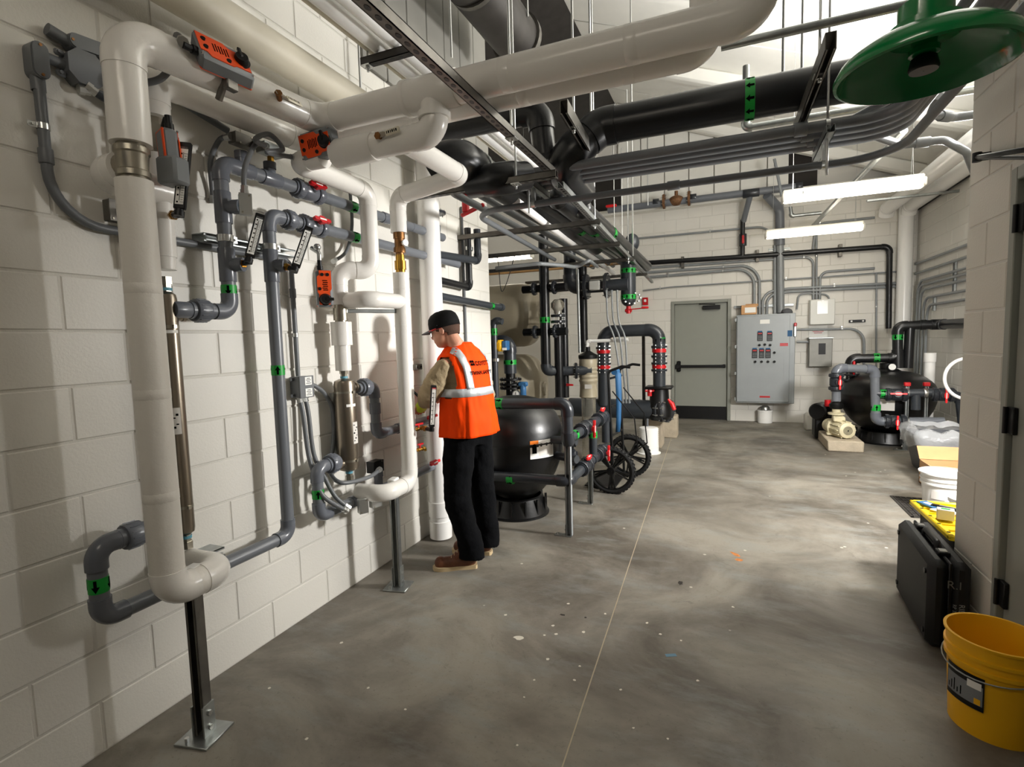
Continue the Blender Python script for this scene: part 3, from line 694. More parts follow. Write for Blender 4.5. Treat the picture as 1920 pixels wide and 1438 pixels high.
b2 = W(747, 1100, Z=0); post('galvanized strut post with base plate under the white bend near the boots', b2.x, b2.y, W(735, 908, X=b2.x).z, .2, m='galv')
# ------------------------------------------------------------------ actuators on the white pipes
q1 = along((X1, yv, z1), (c1.x, ym, z1), .0)
dr = (V((c1.x, ym, z1))-V((X1, yv, z1))).normalized()
ca = W(420, 112, X=.43)
act1, gl1 = actuator('valve_actuator', 'tilted orange and grey actuator on top of the overhead white pipe at left', ca, dr, V((.80, -.45, .40)), None, L=.215, w=.12, dp=.09)
g = G(); g.box(ca+V((-.01, .03, -.075)), (.03, .05, .05), None, .004); g.cyl(ca+V((-.02, .02, -.05)), ca+V((-.08, .03, -.12)), .014, seg=10); g.build('mounting_bracket', 'galv_dark', act1)
ca2 = W(322, 297, X=.26)
act2, gl2 = actuator('valve_actuator', 'orange and grey actuator standing upright just right of the nickel valve', ca2, (0, .05, -1), V((.35, .93, 0)), None, L=.2, w=.085, dp=.07)
g = G(); g.box(ca2+V((.03, -.02, -.06)), (.09, .075, .10), rotz(.2), .01); g.build('gear_box', 'act_grey', act2)
g = G(); g.tube([ca2+V((-.02, 0, .08)), ca2+V((-.02, 0, .12)), ca2+V((-.02, .01, .15))], .016, 12); g.build('cable_gland', 'black', act2)
ca3 = W(598, 272, Y=ym-.03)
act3, gl3 = actuator('valve_actuator', 'orange and grey actuator at the end of the white stub below the overhead pipes', ca3, (1, 0, .06), V((.15, -.8, -.12)), None, L=.19, w=.125, dp=.11)
ca4 = W(608, 541, X=.2)
act4, gl4 = actuator('valve_actuator', 'upright orange and grey actuator with knob at its foot, above the short exchanger', ca4, (0, 0, -1), V((.75, -.66, 0)), None, L=.2, w=.085, dp=.07)
g = G(); g.tube(fillet([gl4, gl4+V((0, 0, .04)), gl4+V((-.05, .0, .07))], .02, 5), .012, 12); g.sphere(gl4+V((-.01, 0, .07)), .02, 12, 8); g.build('conduit_elbow', 'zinc', act4)
lever('valve_lever', 'cream-gripped lever on the overhead white elbow', W(523, 180, X=.45), (W(580, 208, X=.45)-W(523, 180, X=.45)), V((.6, -.7, .3)), .13)
lever('valve_lever', 'cream-gripped lever on the white drop pipe stub', W(712, 256, Y=ym-.06), (W(762, 240, Y=ym-.06)-W(712, 256, Y=ym-.06)), V((0, -1, -.1)), .115)
g = G(); 

# ------------------------------------------------------------------ grey plastic pipework on the left wall
XP = .125; rp = .031
def PW(x, y, X=XP): return W(x, y, X=X)
# line from the first exchanger's top port, up, along the wall past a red valve
yA = PW(424, 470).y; zA = PW(420, 306).z; zA0 = PW(430, 585).z; yE_ = PW(826, 405).y
yU = PW(375, 582).y
zEnd = PW(730, 412).z
L4 = T('plastic_pipe', 'upper grey plastic pipe looping up the wall from the slim exchanger to a red valve', 'pipe', (XP, yA, zA0))
pipe('', '', '', [(XP, YH+.06, zA0), (XP, yA, zA0), (XP, yA, zA), (XP, PW(700, 400).y, zA), (XP, yE_+.02, zA)], rp, 'pvc', R=.055, fit=1.17, fm='pvc_fit', ext=.9, parent=L4)
union(L4, (XP, yU, zA0), (0, 1, 0), rp, L=.1); sleeve(L4, (XP, yU-.085, zA0), (0, 1, 0), rp, .07, sc=1.12, name='adapter')
z390, z440, z503 = PW(421, 390).z, PW(418, 445).z, PW(426, 497).z
sleeve(L4, (XP, yA, z390), (0, 0, 1), rp, .14); tee_stub(L4, (XP, yA, z390), (.8, .25, 0), rp*.8, .085)
g = G(); g.cyl(V((XP, yA, z390))+V((.8, .25, 0)).normalized()*.083, V((XP, yA, z390))+V((.8, .25, 0)).normalized()*.095, rp*.62, seg=14); g.build('plug', 'blue_tag', L4)
sleeve(L4, (XP, yA, z503), (0, 0, 1), rp, .15); tee_stub(L4, (XP, yA, z503), (.9, .35, 0), rp*.8, .075)
band(L4, V((XP, yA, PW(427, 545).z)), V((0, 0, -1)), rp, .05)
yr = PW(505, 318).y
for px in (455, 507):
    yy = PW(px, 330).y; sleeve(L4, (XP, yy, zA), (0, 1, 0), rp, .11); tee_stub(L4, (XP, yy, zA), (0, 0, 1), rp*.75, .08)
ball_valve(L4, (XP, PW(578, 365).y, zA), (0, 1, 0), rp, (1, 0, .35), (0, 1, 0), L=.17, hl=.12)
band(L4, V((XP, PW(660, 392).y, zA)), V((0, -1, 0)), rp, .05)
# its end: elbow up under a flange
pe = V((XP, yE_+.02, zA))
yu = PW(816, 400).y
pipe('', '', '', [(XP, PW(770, 415).y, zA), (XP, yu, zA), (XP, yu, zA+.16)], rp*1.05, 'pvc', R=.05, fit=1.17, fm='pvc_fit', ext=.8, parent=L4, part='riser')
flange(L4, (XP, yu, zA+.17), (0, 0, 1), .05, .02)
# second line: riser beside it, also to a red valve and down to the exchanger's foot
yB = sum(PW(x, y).y for x, y in ((515, 560), (529, 850)))/2; zB = PW(512, 405).z; zB0 = PW(540, 1003).z; yC = PW(188, 1130).y; zC = PW(190, 1022).z
L5 = T('plastic_pipe', 'tall straight grey plastic riser left of the conduit, turning along the wall near the floor', 'pipe', (XP, yB, zB0))
pipe('', '', '', [(XP, YH-.08, zC), (XP, yC, zC), (XP, yC, zB0), (XP, yB, zB0), (XP, yB, zB), (XP, PW(700, 445).y, zB), (XP, 3.0, zB)], rp, 'pvc', R=.055, fit=1.17, fm='pvc_fit', ext=.9, parent=L5)
union(L5, (XP, PW(247, 1003).y, zC), (0, 1, 0), rp, L=.1)
band(L5, V((XP, yC, PW(184, 1095).z)), V((0, 0, -1)), rp, .055)
band(L5, V((XP, yB, PW(521, 694).z)), V((0, 0, 1)), rp, .05)
z515 = PW(517, 500).z
sleeve(L5, (XP, yB, z515), (0, 0, 1), rp, .16); tee_stub(L5, (XP, yB, z515), (.9, .35, 0), rp*.8, .07)
union(L5, (XP, PW(541, 412).y, zB), (0, 1, 0), rp, L=.08)
ball_valve(L5, (XP, PW(585, 420).y, zB), (0, 1, 0), rp, (1, 0, .35), (0, 1, 0), L=.15, hl=.12)
band(L5, V((XP, PW(663, 440).y, zB)), V((0, -1, 0)), rp, .05)
sleeve(L5, (XP, PW(745, 462).y, zB), (0, 1, 0), rp, .05, 'zinc', 1.1, 'pipe_clamp'); sleeve(L4, (XP, PW(722, 408).y, zA), (0, 1, 0), rp, .07, 'pvc_fit', 1.16, 'coupling')
# strut on the wall behind both
sa, sb = W(372, 437, X=.04), W(545, 497, X=.04); zs_ = (z440+PW(507, 465).z)/2
ST = T('wall_strut', 'galvanized strut rail on the wall behind the two grey risers', 'strut', (0, sa.y, zs_))
channel(ST, (.041, W(370, 440, X=.04).y, zs_), (.041, W(545, 495, X=.04).y, zs_), (1, 0, 0), .041, .08, 'galv', False, 'rail')
clamp(ST, (XP, yA, zs_), (0, 0, 1), rp, (0, 1, 0), .03); clamp(ST, (XP, yB, zs_), (0, 0, 1), rp, (0, 1, 0), .03)
zt2 = W(400, 1050, X=.07).z
S2 = T('wall_strut', 'short strut bracket holding the low grey pipe near the leftmost post', 'strut', (0, W(395, 1035, X=.05).y, zB0)); channel(S2, (.05, W(390, 1035, X=.05).y-.04, zB0+.045), (.05, W(400, 1035, X=.05).y+.02, zB0+.045), (1, 0, 0), .045, .1, 'galv', False, 'bracket')
clamp(S2, (XP, W(412, 1048, X=XP).y, zB0), (0, 1, 0), rp, (0, 0, 1), .03)
# thermometers
def th(label, base_px, top_px, stem, Xb, L, face, **k):
    b = W(*base_px, X=Xb); t = W(*top_px, X=Xb+.0); return thermo('thermometer', label, b, (t-b), face, stem, L=(t-b).length-.02, **k)
th('strip thermometer nearest the orange upright actuator', (336, 402), (349, 268), (X2+.06, yv2-.0, W(325, 412, X=X2).z), .30, .2, V((.5, -.85, 0)), w=.042)
th('tilted strip thermometer on the grey pipe with the silver box', (466, 490), (489, 402), (XP+.06, yA+.025, z503), .24, .2, V((.75, -.65, .1)), w=.042)
th('tilted strip thermometer on the tall grey riser beside the conduit', (552, 507), (580, 426), (XP+.06, yB+.025, z515), .24, .2, V((.75, -.65, .1)), w=.042)

# second exchanger's grey pipes
yF = PW(703, 760).y; zF = PW(690, 725).z; zF0 = PW(715, 812).z; yG = PW(596, 920).y; zG = PW(612, 872).z; zG0 = PW(600, 968).z
L6 = T('plastic_pipe', 'grey plastic pipe stepping down from the short exchanger to behind the worker', 'pipe', (XP, yF, zF0))
pipe('', '', '', [(XP, YH2+.1, zF), (XP, yF, zF), (XP, yF, zF0), (XP, 3.3, zF0)], rp, 'pvc', R=.05, fit=1.18, fm='pvc_fit', ext=.9, parent=L6)
union(L6, (XP, PW(683, 725).y, zF), (0, 1, 0), rp*1.1, L=.09); sleeve(L6, (XP, yF, PW(706, 765).z), (0, 0, 1), rp, .07)
sleeve(L6, (XP, PW(752, 810).y, zF0), (0, 1, 0), rp, .1); wing(L6, (XP+.06, PW(795, 805).y, zF0+.03), (1, -.2, .3), (0, 1, .05), .13, 'red')
L7 = T('plastic_pipe', 'short grey plastic loop with green label at the foot of the short exchanger', 'pipe', (XP, yG, zG0))
pipe('', '', '', [(XP, YH2-.1, zG), (XP, yG, zG), (XP, yG, zG0), (XP, 3.3, zG0)], rp, 'pvc', R=.05, fit=1.18, fm='pvc_fit', ext=.9, parent=L7)
union(L7, (XP, PW(622, 868).y, zG), (0, 1, 0), rp*1.1, L=.09); band(L7, V((XP, yG, PW(593, 927).z)), V((0, 0, 1)), rp, .05)
tee_stub(L7, (XP, PW(710, 908).y, zG0+.02), (0, 0, 1), rp*.8, .12); wing(L7, (XP+.06, PW(800, 885).y, zG0+.05), (1, -.2, .3), (0, 1, .05), .13, 'red')
for px, py in ((665, 945), (690, 940)):
    sleeve(L7, (XP, PW(px, py).y, zG0), (0, 1, 0), rp, .07)
# little gauge cocks on the white riser
for i, (py, lab_) in enumerate(((803, 'brass gauge cock with thermometer elbow on the white riser, upper one'), (842, 'small brass drain cock with red lever on the white riser, lower one'))):
    p = W(778, py, X=xr2+.0); K = T('gauge_cock', lab_, 'valve', p)
    z = W(778, py, X=xr2).z; a = V((xr2+.03, yr2+.02, z)); dd = (W(812, py+4, X=xr2+.06)-a); dd.z = 0; dd.normalize()
    g = G(); g.tube([a, a+dd*.03, a+dd*.03, a+dd*.05, a+dd*.05, a+dd*.075, a+dd*.075, a+dd*.095], [.008, .008, .013, .013, .009, .009, .014, .014], 8); g.build('body', 'brass', K)
    if i == 0:
        g = G(); g.box(a+dd*.05+V((0, 0, .03)), (.09, .012, .014), basis(dd, (0, 0, 1)), .004); g.cyl(a+dd*.05, a+dd*.05+V((0, 0, .026)), .006, seg=8); g.build('red_lever', 'red', K); cock = a+dd*.09
    else:
        g = G(); g.prism([(-.02, -.006), (.02, -.008), (.028, .006), (.0, .012), (-.02, .008)], a+dd*.055+V((0, 0, .03)), dd, dd.cross(V((0, 0, 1))), (0, 0, 1), .01); g.cyl(a+dd*.055, a+dd*.055+V((0, 0, .03)), .006, seg=8); g.build('red_lever', 'red', K)
        g = G(); g.tube(fillet([a+dd*.09, a+dd*.105, a+dd*.105-V((0, 0, .02))], .008, 4), .009, 10); g.build('spout', 'brass', K)
b = W(809, 806, Y=1.90); t = W(813, 728, Y=1.90)
thermo('thermometer', 'strip thermometer with pale pink scale hanging in front of the worker', b, t-b, V((.75, -.65, 0)), cock, L=(t-b).length, w=.036, face_m='sticker', hdr='red')

# ------------------------------------------------------------------ conduits, boxes on the left wall
def conduit(label, pts, r=.0135, m='conduit', R=.09, group=None, straps=(), name='conduit', cpl=(), cat='conduit', back=(1, 0, 0)):
    C_ = pipe(name, label, cat, pts, r, m, R=R, fit=None, group=group, seg=12, part='tube')
    for (i, f, ln) in cpl: sleeve(C_, along(pts[i], pts[i+1], f), V(pts[i+1])-V(pts[i]), r, ln, 'conduit_pvc' if m != 'conduit' else 'conduit', 1.28, 'coupling')
    for (i, f, lug) in straps:
        c = along(pts[i], pts[i+1], f); d = (V(pts[i+1])-V(pts[i])).normalized(); lug = V(lug).normalized()
        g = G(); g.ring(c, d, r*.98, r*1.16, .02, 14); g.box(c+lug*(r+.012), (.02, .03, .004), axes(d, lug, d.cross(lug)), .001); g.cyl(c+lug*(r+.014)-V(back)*.004, c+lug*(r+.014)+V(back)*.008, .005, seg=6); g.build('strap', 'zinc', C_)
    return C_
xc_ = .03
za, zb_ = W(83, 165, X=xc_).z, W(230, 435, X=xc_).z; yc_ = W(82, 250, X=xc_).y
conduit('grey conduit dropping at the far left and bending along the wall', [(xc_, yc_, za), (xc_, yc_, zb_), (xc_, W(540, 487, X=xc_).y-.02, zb_)], .017, R=.17, straps=[(0, .3, (0, -1, 0)), (1, .88, (0, .3, 1))], cpl=[(0, .52, .05), (1, .3, .05)], m='conduit_pvc')
def lb(label, a, b, w=.05, dp=.055, out=(1, 0, 0), ends=()):
    """conduit body with a round-ended cover plate"""
    a, b = V(a), V(b); u = (b-a).normalized(); out = V(out); s = u.cross(out).normalized(); L = (b-a).length
    L_ = T('conduit_access_box', label, 'conduit body', a)
    def stadium(hw_, hl): return [(hl+hw_*math.cos(t), hw_*math.sin(t)) for t in [(-.5+i/8)*PI for i in range(9)]]+[(-hl-hw_*math.cos(t), -hw_*math.sin(t)) for t in [(-.5+i/8)*PI for i in range(9)]]
    c = (a+b)/2; g = G(); g.prism(stadium(w/2, L/2-w/2), c, u, s, out, dp); g.build('body', 'conduit_pvc', L_)
    g = G(); g.prism(stadium(w/2-.003, L/2-w/2), c+out*dp, u, s, out, .006); cv = g.build('cover', 'conduit_pvc', L_)
    for q in (-1, 1):
        g = G(); g.cyl(c+u*q*(L/2-.012)+out*(dp+.006), c+u*q*(L/2-.012)+out*(dp+.009), .005, seg=8); g.build('cover_screw', 'bronze', cv)
    for e in ends:
        e0, e1 = V(e[0]), V(e[1]); g = G(); g.tube([e0, e1, e1, e0.lerp(e1, .9)], [.021, .021, .017, .017], 16, True); g.build('hub', 'conduit_pvc', L_)
    return L_
a0 = W(80, 162, X=.004); a1 = W(76, 92, X=.004); ymid = yc_
lb('upright grey conduit body at the far left edge', (.004, ymid, a0.z+.005), (.004, ymid-.0, a1.z), .052, .05, ends=[((.025, ymid, a0.z+.02), (.025, ymid, a0.z-.03))])
l0, l1 = W(112, 78, X=.004), W(198, 108, X=.004)
lb('long grey conduit body leaning against the wall near the top left corner', l0, l1, .055, .05, ends=[(l0+V((.026, .01, 0)), l0+V((.026, -.05, .012)))])
conduit('short grey conduit leaving the long conduit body behind the white riser', [l1+V((.026, -.02, 0)), l1+V((.026, .5, -.1))], .016, 'conduit_pvc')
bx = W(160, 130, X=.05); J = T('junction_box', 'grey eight-sided junction box with screw ears at upper left', 'junction box', bx-V((.05, 0, 0)))
oc = [(.06, .03), (.03, .06), (-.03, .06), (-.06, .03), (-.06, -.03), (-.03, -.06), (.03, -.06), (.06, -.03)]
g = G(); g.prism([(x*.95, y) for x, y in oc], bx-V((.048, 0, 0)), (0, 1, 0), (0, 0, 1), (1, 0, 0), .05); g.build('body', 'conduit_pvc', J)
g = G(); g.prism(oc, bx+V((.002, 0, 0)), (0, 1, 0), (0, 0, 1), (1, 0, 0), .012); cv = g.build('cover', 'conduit_pvc', J)
for q in ((-.068, .03), (-.068, -.04), (.066, .02)):
    g = G(); g.box(bx+V((-.02, q[0], q[1])), (.012, .034, .022), None, .005); g.cyl(bx+V((-.014, q[0]*1.08, q[1])), bx+V((-.004, q[0]*1.08, q[1])), .006, seg=8); g.build('mounting_ear', 'conduit_pvc', J)
g = G(); g.cyl(bx+V((-.025, -.05, -.005)), bx+V((-.025, -.14, 0)), .018, seg=14); g.build('hub', 'conduit_pvc', J)
def flex(label, pts, r=.011, name='flexible_conduit', m='conduit_pvc', ribs=True):
    F_ = T(name, label, 'cable', min([V(p) for p in pts], key=lambda p: p.z))
    P_ = [V(p) for p in pts]; sp = []
    for i in range(len(P_)-1):                       # Catmull-Rom through the points
        p0, p1, p2, p3 = P_[max(i-1, 0)], P_[i], P_[i+1], P_[min(i+2, len(P_)-1)]
        for k in range(10):
            t = k/10; sp.append(.5*((2*p1)+(p2-p0)*t+(2*p0-5*p1+4*p2-p3)*t*t+(3*p1-p0-3*p2+p3)*t**3))
    sp.append(P_[-1]); g = G(); g.tube(sp, r, 10); g.build('sheath', m, F_)
    for e, f_ in ((sp[0], sp[1]), (sp[-1], sp[-2])):
        d = (f_-e).normalized(); g = G(); g.tube([e-d*.004, e+d*.014, e+d*.014, e+d*.032], [r*1.5, r*1.5, r*1.25, r*1.25], 8); g.build('end_fitting', 'zinc' if ribs else m, F_)
    return F_
flex('grey flexible conduit curving from the junction box up to the leftmost actuator', [bx+V((-.01, -.02, -.075)), bx+V((.02, .12, -.06)), W(230, 163, X=.12), W(300, 148, X=.22), W(328, 105, X=.3), W(332, 68, X=.32), gl1+V((0, 0, .01))], .013)
flex('dark flexible conduit running low from the junction box behind the white riser', [bx+V((.0, .0, -.06)), bx+V((.01, .05, -.085)), W(215, 190, X=.05), W(300, 200, X=.05)], .013, m='pvc_dark')
# silver boxes and loops on the upper grey pipe
def steel_box(label, c, sz, rz=0., m='zinc', cat='electrical box', parts=()):
    c = V(c); M = rotz(rz); B_ = T('electrical_box', label, cat, c-V((0, 0, sz[2]/2))); g = G(); g.box(c, sz, M, .003); g.build('box', m, B_)
    o = M @ V((1, 0, 0)); g = G(); g.box(c+o*(sz[0]/2+.0015), (.003, sz[1]*1.02, sz[2]*1.02), M, .001); cv = g.build('cover', m, B_)
    for h in (-1, 1):
        g = G(); s_ = M @ V((0, 1, 0)); g.cyl(c+o*(sz[0]/2+.003)+V((0, 0, h*sz[2]*.4))+s_*h*sz[1]*.3, c+o*(sz[0]/2+.006)+V((0, 0, h*sz[2]*.4))+s_*h*sz[1]*.3, .004, seg=8); g.build('cover_screw', 'nickel', cv)
    return B_
bs = W(460, 384, X=.27); steel_box('small silver box hanging on a flexible conduit by the green plug', bs, (.035, .05, .09), -.6)
p5 = V((XP, PW(455, 290).y, zA+.13)); p6 = V((XP, PW(507, 295).y, zA+.12))
bb1 = steel_box('dark metal switch housing on the first grey tee near the ceiling pipes', p5, (.05, .11, .05), 0, 'galv_dark'); bb2 = steel_box('metal switch housing above the brass nipple on the second grey tee', p6+V((.0, 0, .02)), (.06, .12, .05), 0, 'galv')
g = G(); g.tube([p6+V((0, 0, -.06)), p6+V((0, 0, -.045)), p6+V((0, 0, -.045)), p6+V((0, 0, -.01))], [.02, .02, .016, .016], 6); g.build('nipple', 'brass', bb2)
flex('grey flexible conduit looping down to the small silver box', [p5+V((.03, .06, .01)), W(470, 285, X=.24), W(458, 320, X=.28), bs+V((0, 0, .05))], .0115)
flex('grey flexible conduit looping over to the actuator on the white stub', [p6+V((.03, -.05, .02)), W(478, 262, X=.25), W(505, 252, X=.28), W(530, 280, X=.3), W(500, 285, X=.29), gl3+V((-.01, 0, 0))], .0115)
flex('grey flexible conduit arching left down behind the upper grey pipe', [p5+V((0, -.06, .0)), W(412, 262, X=.06), W(395, 300, X=.05), W(397, 345, X=.03), W(400, 380, X=.02)], .0115)
flex('grey flexible conduit bowing down behind the red valves', [W(655, 345, X=.06), W(660, 420, X=.05), W(650, 470, X=.05), W(625, 490, X=.08)], .0105)
# box with the printed labels and its conduits
yb_ = W(569, 725, X=.05).y; zbx = W(569, 725, X=.05).z
conduit('grey conduit dropping to the labelled junction box', [(.032, W(530, 480, X=.03).y, zb_), (.03, yb_-.015, zb_), (.03, yb_-.015, zbx+.06)], .013, R=.07, m='conduit_pvc', straps=[(1, .64, (0, .4, 1))], cpl=[(1, .28, .05)])
J2 = T('junction_box', 'square grey junction box with two printed labels on the wall', 'junction box', (.0, yb_, zbx-.06))
g = G(); g.box((.035, yb_, zbx), (.07, .10, .115), None, .004); g.build('body', 'conduit_pvc', J2); g = G(); g.box((.073, yb_, zbx), (.008, .104, .12), None, .002); cv = g.build('cover', 'conduit_pvc', J2)
for dz in (.032, -.032):
    g = G(); g.box((.078, yb_+.01, zbx+dz), (.0015, .05, .045)); st = g.build('label', 'paper', cv); g = G()
    for k in range(4): g.box((.0792, yb_+.01, zbx+dz+.014-.009*k), (.0008, .036 if k % 2 else .024, .003))
    g.build('print', 'ink', st)
for dy, dz in ((-.06, .045), (-.06, -.045), (.058, .03)):
    g = G(); g.box((.03, yb_+dy, zbx+dz), (.012, .03, .02), None, .004); g.build('mounting_ear', 'conduit_pvc', J2)
for i, (dx, lab_) in enumerate(((-.02, 'left'), (.02, 'right'))):
    flex('grey flexible conduit from the labelled box to the floor-level loop, %s of a pair' % lab_, [(.035, yb_+dx, zbx-.055), (.05, yb_+dx+.005, zbx-.16), W(578+i*10, 850, X=.07), W(590+i*16, 890, X=.1), W(606+i*22, 930, X=.16), W(650+i*4, 958-i*6, X=.2)], .0125)
flex('grey flexible conduit arching from the labelled box down past the short exchanger', [(.035, yb_+.05, zbx+.02), W(606, 735, X=.045), W(624, 770, X=.045), W(625, 830, X=.045), W(618, 880, X=.06), W(640, 905, X=.18), W(690, 895, X=.2), W(712, 880, X=.18)], .0125)
steel_box('silver box hanging below the white bend, front one', W(680, 948, X=.24), (.035, .055, .085), -.5)
steel_box('silver box below the white bend, rear one with label', W(704, 941, X=.2), (.035, .075, .06), -.3)
steel_box('black plastic sensor box on the wall left of the white riser', W(703, 874, X=.1), (.06, .1, .075), 0, 'black')
steel_box('short galvanized bracket box below the bypass stub at left', W(212, 396, X=.06), (.04, .05, .08), 0, 'galv_dark')
# ------------------------------------------------------------------ further along the left wall
yk = W(815, 700, X=.13).y; bigz = W(815, 372, X=.13).z
BP = pipe('drain_pipe', 'thick white plastic down pipe standing on the floor behind the worker', 'pipe', [(.13, yk, .02), (.13, yk, 3.05)], .083, 'white_gloss', fit=None, seg=28, cpl=[(0, .02, .14, 1.06), (0, .075, .12, 1.1)])
bk = W(783, 688, X=.02); g = G(); g.box(bk, (.03, .09, .045), None, .004); BK = T('wall_bracket', 'short dark strut bracket on the wall beside the worker', 'bracket', bk); g.build('plate', 'galv_dark', BK); g = G(); [g.cyl(bk+V((.015, q, 0)), bk+V((.02, q, 0)), .008, seg=8) for q in (-.025, .025)]; g.build('bolts', 'black', BK)
X3 = .14
def P3(x, y): return W(x, y, X=X3)
pipe('plastic_pipe', 'grey plastic pipe rising beside a black one and elbowing left behind the white down pipe', 'pipe', [(X3, 2.6, P3(860, 489).z), (X3, P3(896, 489).y, P3(896, 489).z), (X3, P3(896, 489).y, 2.55)], .032, 'pvc_dark', R=.05, fit=1.14, fm='pvc_dark_fit')
pipe('plastic_pipe', 'black plastic pipe rising past a clamp, with a low elbow', 'pipe', [(X3-.05, 2.6, P3(850, 527).z), (X3-.05, W(880, 535, X=X3-.05).y, P3(883, 535).z-.01), (X3-.05, W(880, 535, X=X3-.05).y, 2.55)], .03, 'pvc_black', R=.045, fit=1.14)
LW = pipe('plastic_pipe', 'grey plastic pipe along the wall ending in a cap at the wall corner', 'pipe', [(X3-.04, 2.6, W(840, 557, X=.1).z), (X3-.04, W(925, 571, X=.1).y, W(840, 557, X=.1).z-.03), (X3-.04, W(942, 572, X=.1).y, W(840, 557, X=.1).z-.03)], .032, 'pvc_dark', fit=None, cpl=[(1, .8, .05, 1.2)], bands=[(0, .95, .05, -1)])
conduit('thin grey conduit on the wall behind the black riser', [(.02, W(868, 470, X=.02).y, .6), (.02, W(868, 470, X=.02).y, 2.75)], .012, m='conduit_pvc')
clamp(LW, (X3-.05, W(880, 470, X=X3-.05).y, W(880, 467, X=X3-.05).z), (0, 0, 1), .03, (0, -1, 0), .03)
# ------------------------------------------------------------------ the worker
mat('skin', 'c98f74', .5, var=.06, vscale=25)
mat('khaki', '9c8a6b', .8, bump=.5, bscale=55, var=.06, vscale=9)
mat('vest', 'ff4800', .7, bump=.15, bscale=240, spec=.12)
mat('reflective', 'c9ced2', .35, .35, bump=.15, bscale=60)
mat('navy', '06070a', .95, spec=.15, bump=.25, bscale=80)
mat('leather', '6a3c22', .5, bump=.2, bscale=90, var=.2, vscale=18)
mat('crepe_sole', 'd3bb92', .7)
mat('hair_brown', '4a3122', .8, bump=.6, bscale=260)
mat('cap_black', '070707', .8, spec=.2, bump=.2, bscale=300)
mat('cap_grey', '55565a', .7, bump=.2, bscale=300)
mat('lime', 'c3d21c', .6)
mat('lens', 'e8eef0', .05, trans=.9, spec=.6)
O = V((.56, 2.25, 0)); F = V((-.985, .17, 0)).normalized(); Lf = V((-F.y, F.x, 0))      # Lf = his left
def bp_(f, l, z): return O+F*f+Lf*l+V((0, 0, z))
PERS = T('person', 'person in black cap, orange safety vest and dark trousers facing the wall pipes', 'person', O)
def remesh(o, vox, it=3, fac=.5):
    m = o.modifiers.new('remesh', 'REMESH'); m.mode = 'VOXEL'; m.voxel_size = vox; m.use_smooth_shade = True
    s = o.modifiers.new('smooth', 'SMOOTH'); s.iterations = it; s.factor = fac
def displace(o, size, strength, depth=1):
    tx = bpy.data.textures.new('folds', 'CLOUDS'); tx.noise_scale = size; tx.noise_depth = depth
    d = o.modifiers.new('folds', 'DISPLACE'); d.texture = tx; d.strength = strength; d.mid_level = .5; d.texture_coords = 'LOCAL'
# joints
shL, elL, haL = bp_(.03, .185, 1.395), W(806, 738, Y=2.035), W(793, 758, Y=2.16)
shR, elR, haR = bp_(.03, -.17, 1.415), bp_(-.0, -.215, 1.16), bp_(.26, -.15, 1.14)
hipL_, hipR_ = bp_(0, .095, .92), bp_(0, -.095, .92)
anL, anR = V((.615, 2.148, .09)), V((.625, 2.385, .09)); knL, knR = V((.535, 2.10, .5)), V((.60, 2.36, .5))
hc = W(834, 618, Y=2.17)                                          # head centre
hf = V((-.96, -.10, -.25)).normalized(); hs = V((0, 0, 1)).cross(hf).normalized(); hu = hf.cross(hs).normalized()   # hs = his left
def hp(f, s, u): return hc+hf*f+hs*s+hu*u
g = G()
# skull, jaw, nose, ears, neck
def ell(c, ax, sc, seg=20, rings=12):
    o = len(g.v); g.sphere((0, 0, 0), 1, seg, rings)
    for i in range(o, len(g.v)): p = g.v[i]; g.v[i] = V(c)+ax[0]*p.x*sc[0]+ax[1]*p.y*sc[1]+ax[2]*p.z*sc[2]
HA = (hf, hs, hu)
ell(hp(-.005, 0, .025), HA, (.098, .076, .09)); ell(hp(.03, 0, -.045), HA, (.066, .06, .075)); ell(hp(.05, 0, -.085), HA, (.038, .034, .03))
g.tube([hp(.09, 0, .005), hp(.104, 0, -.022), hp(.096, 0, -.04)], [.008, .012, .013], 10)      # nose
ell(hp(.083, 0, -.066), HA, (.014, .024, .009), 12, 8); ell(hp(.088, 0, .02), HA, (.014, .05, .012), 12, 8)  # lips, brow
for s in (-1, 1):
    ell(hp(-.008, s*.077, -.008), (hf, hs, hu), (.019, .009, .03), 14, 10); ell(hp(.072, s*.032, -.002), HA, (.012, .013, .009), 10, 6)
nk = bp_(.045, 0, 1.50)
g.tube([hp(-.03, 0, -.04), hp(-.045, 0, -.10), nk, bp_(.02, 0, 1.40)], [.048, .05, .055, .09], 18)
# trunk, arms, legs underneath the clothes
g.tube([bp_(.02, 0, 1.44), bp_(.01, 0, 1.3), bp_(0, 0, 1.1), bp_(0, 0, .9)], [.085, .105, .10, .10], 16)
for a, b, c in ((shL, elL, haL), (shR, elR, haR)):
    g.tube([bp_(.02, 0, 1.40), a, a.lerp(b, .5), b, b.lerp(c, .5), c], [.06, .05, .043, .036, .034, .026], 12)
for a, b, c in ((hipL_, knL, anL), (hipR_, knR, anR)): g.tube([a, a.lerp(b, .5), b, b.lerp(c, .4), c], [.085, .075, .055, .05, .038], 12)
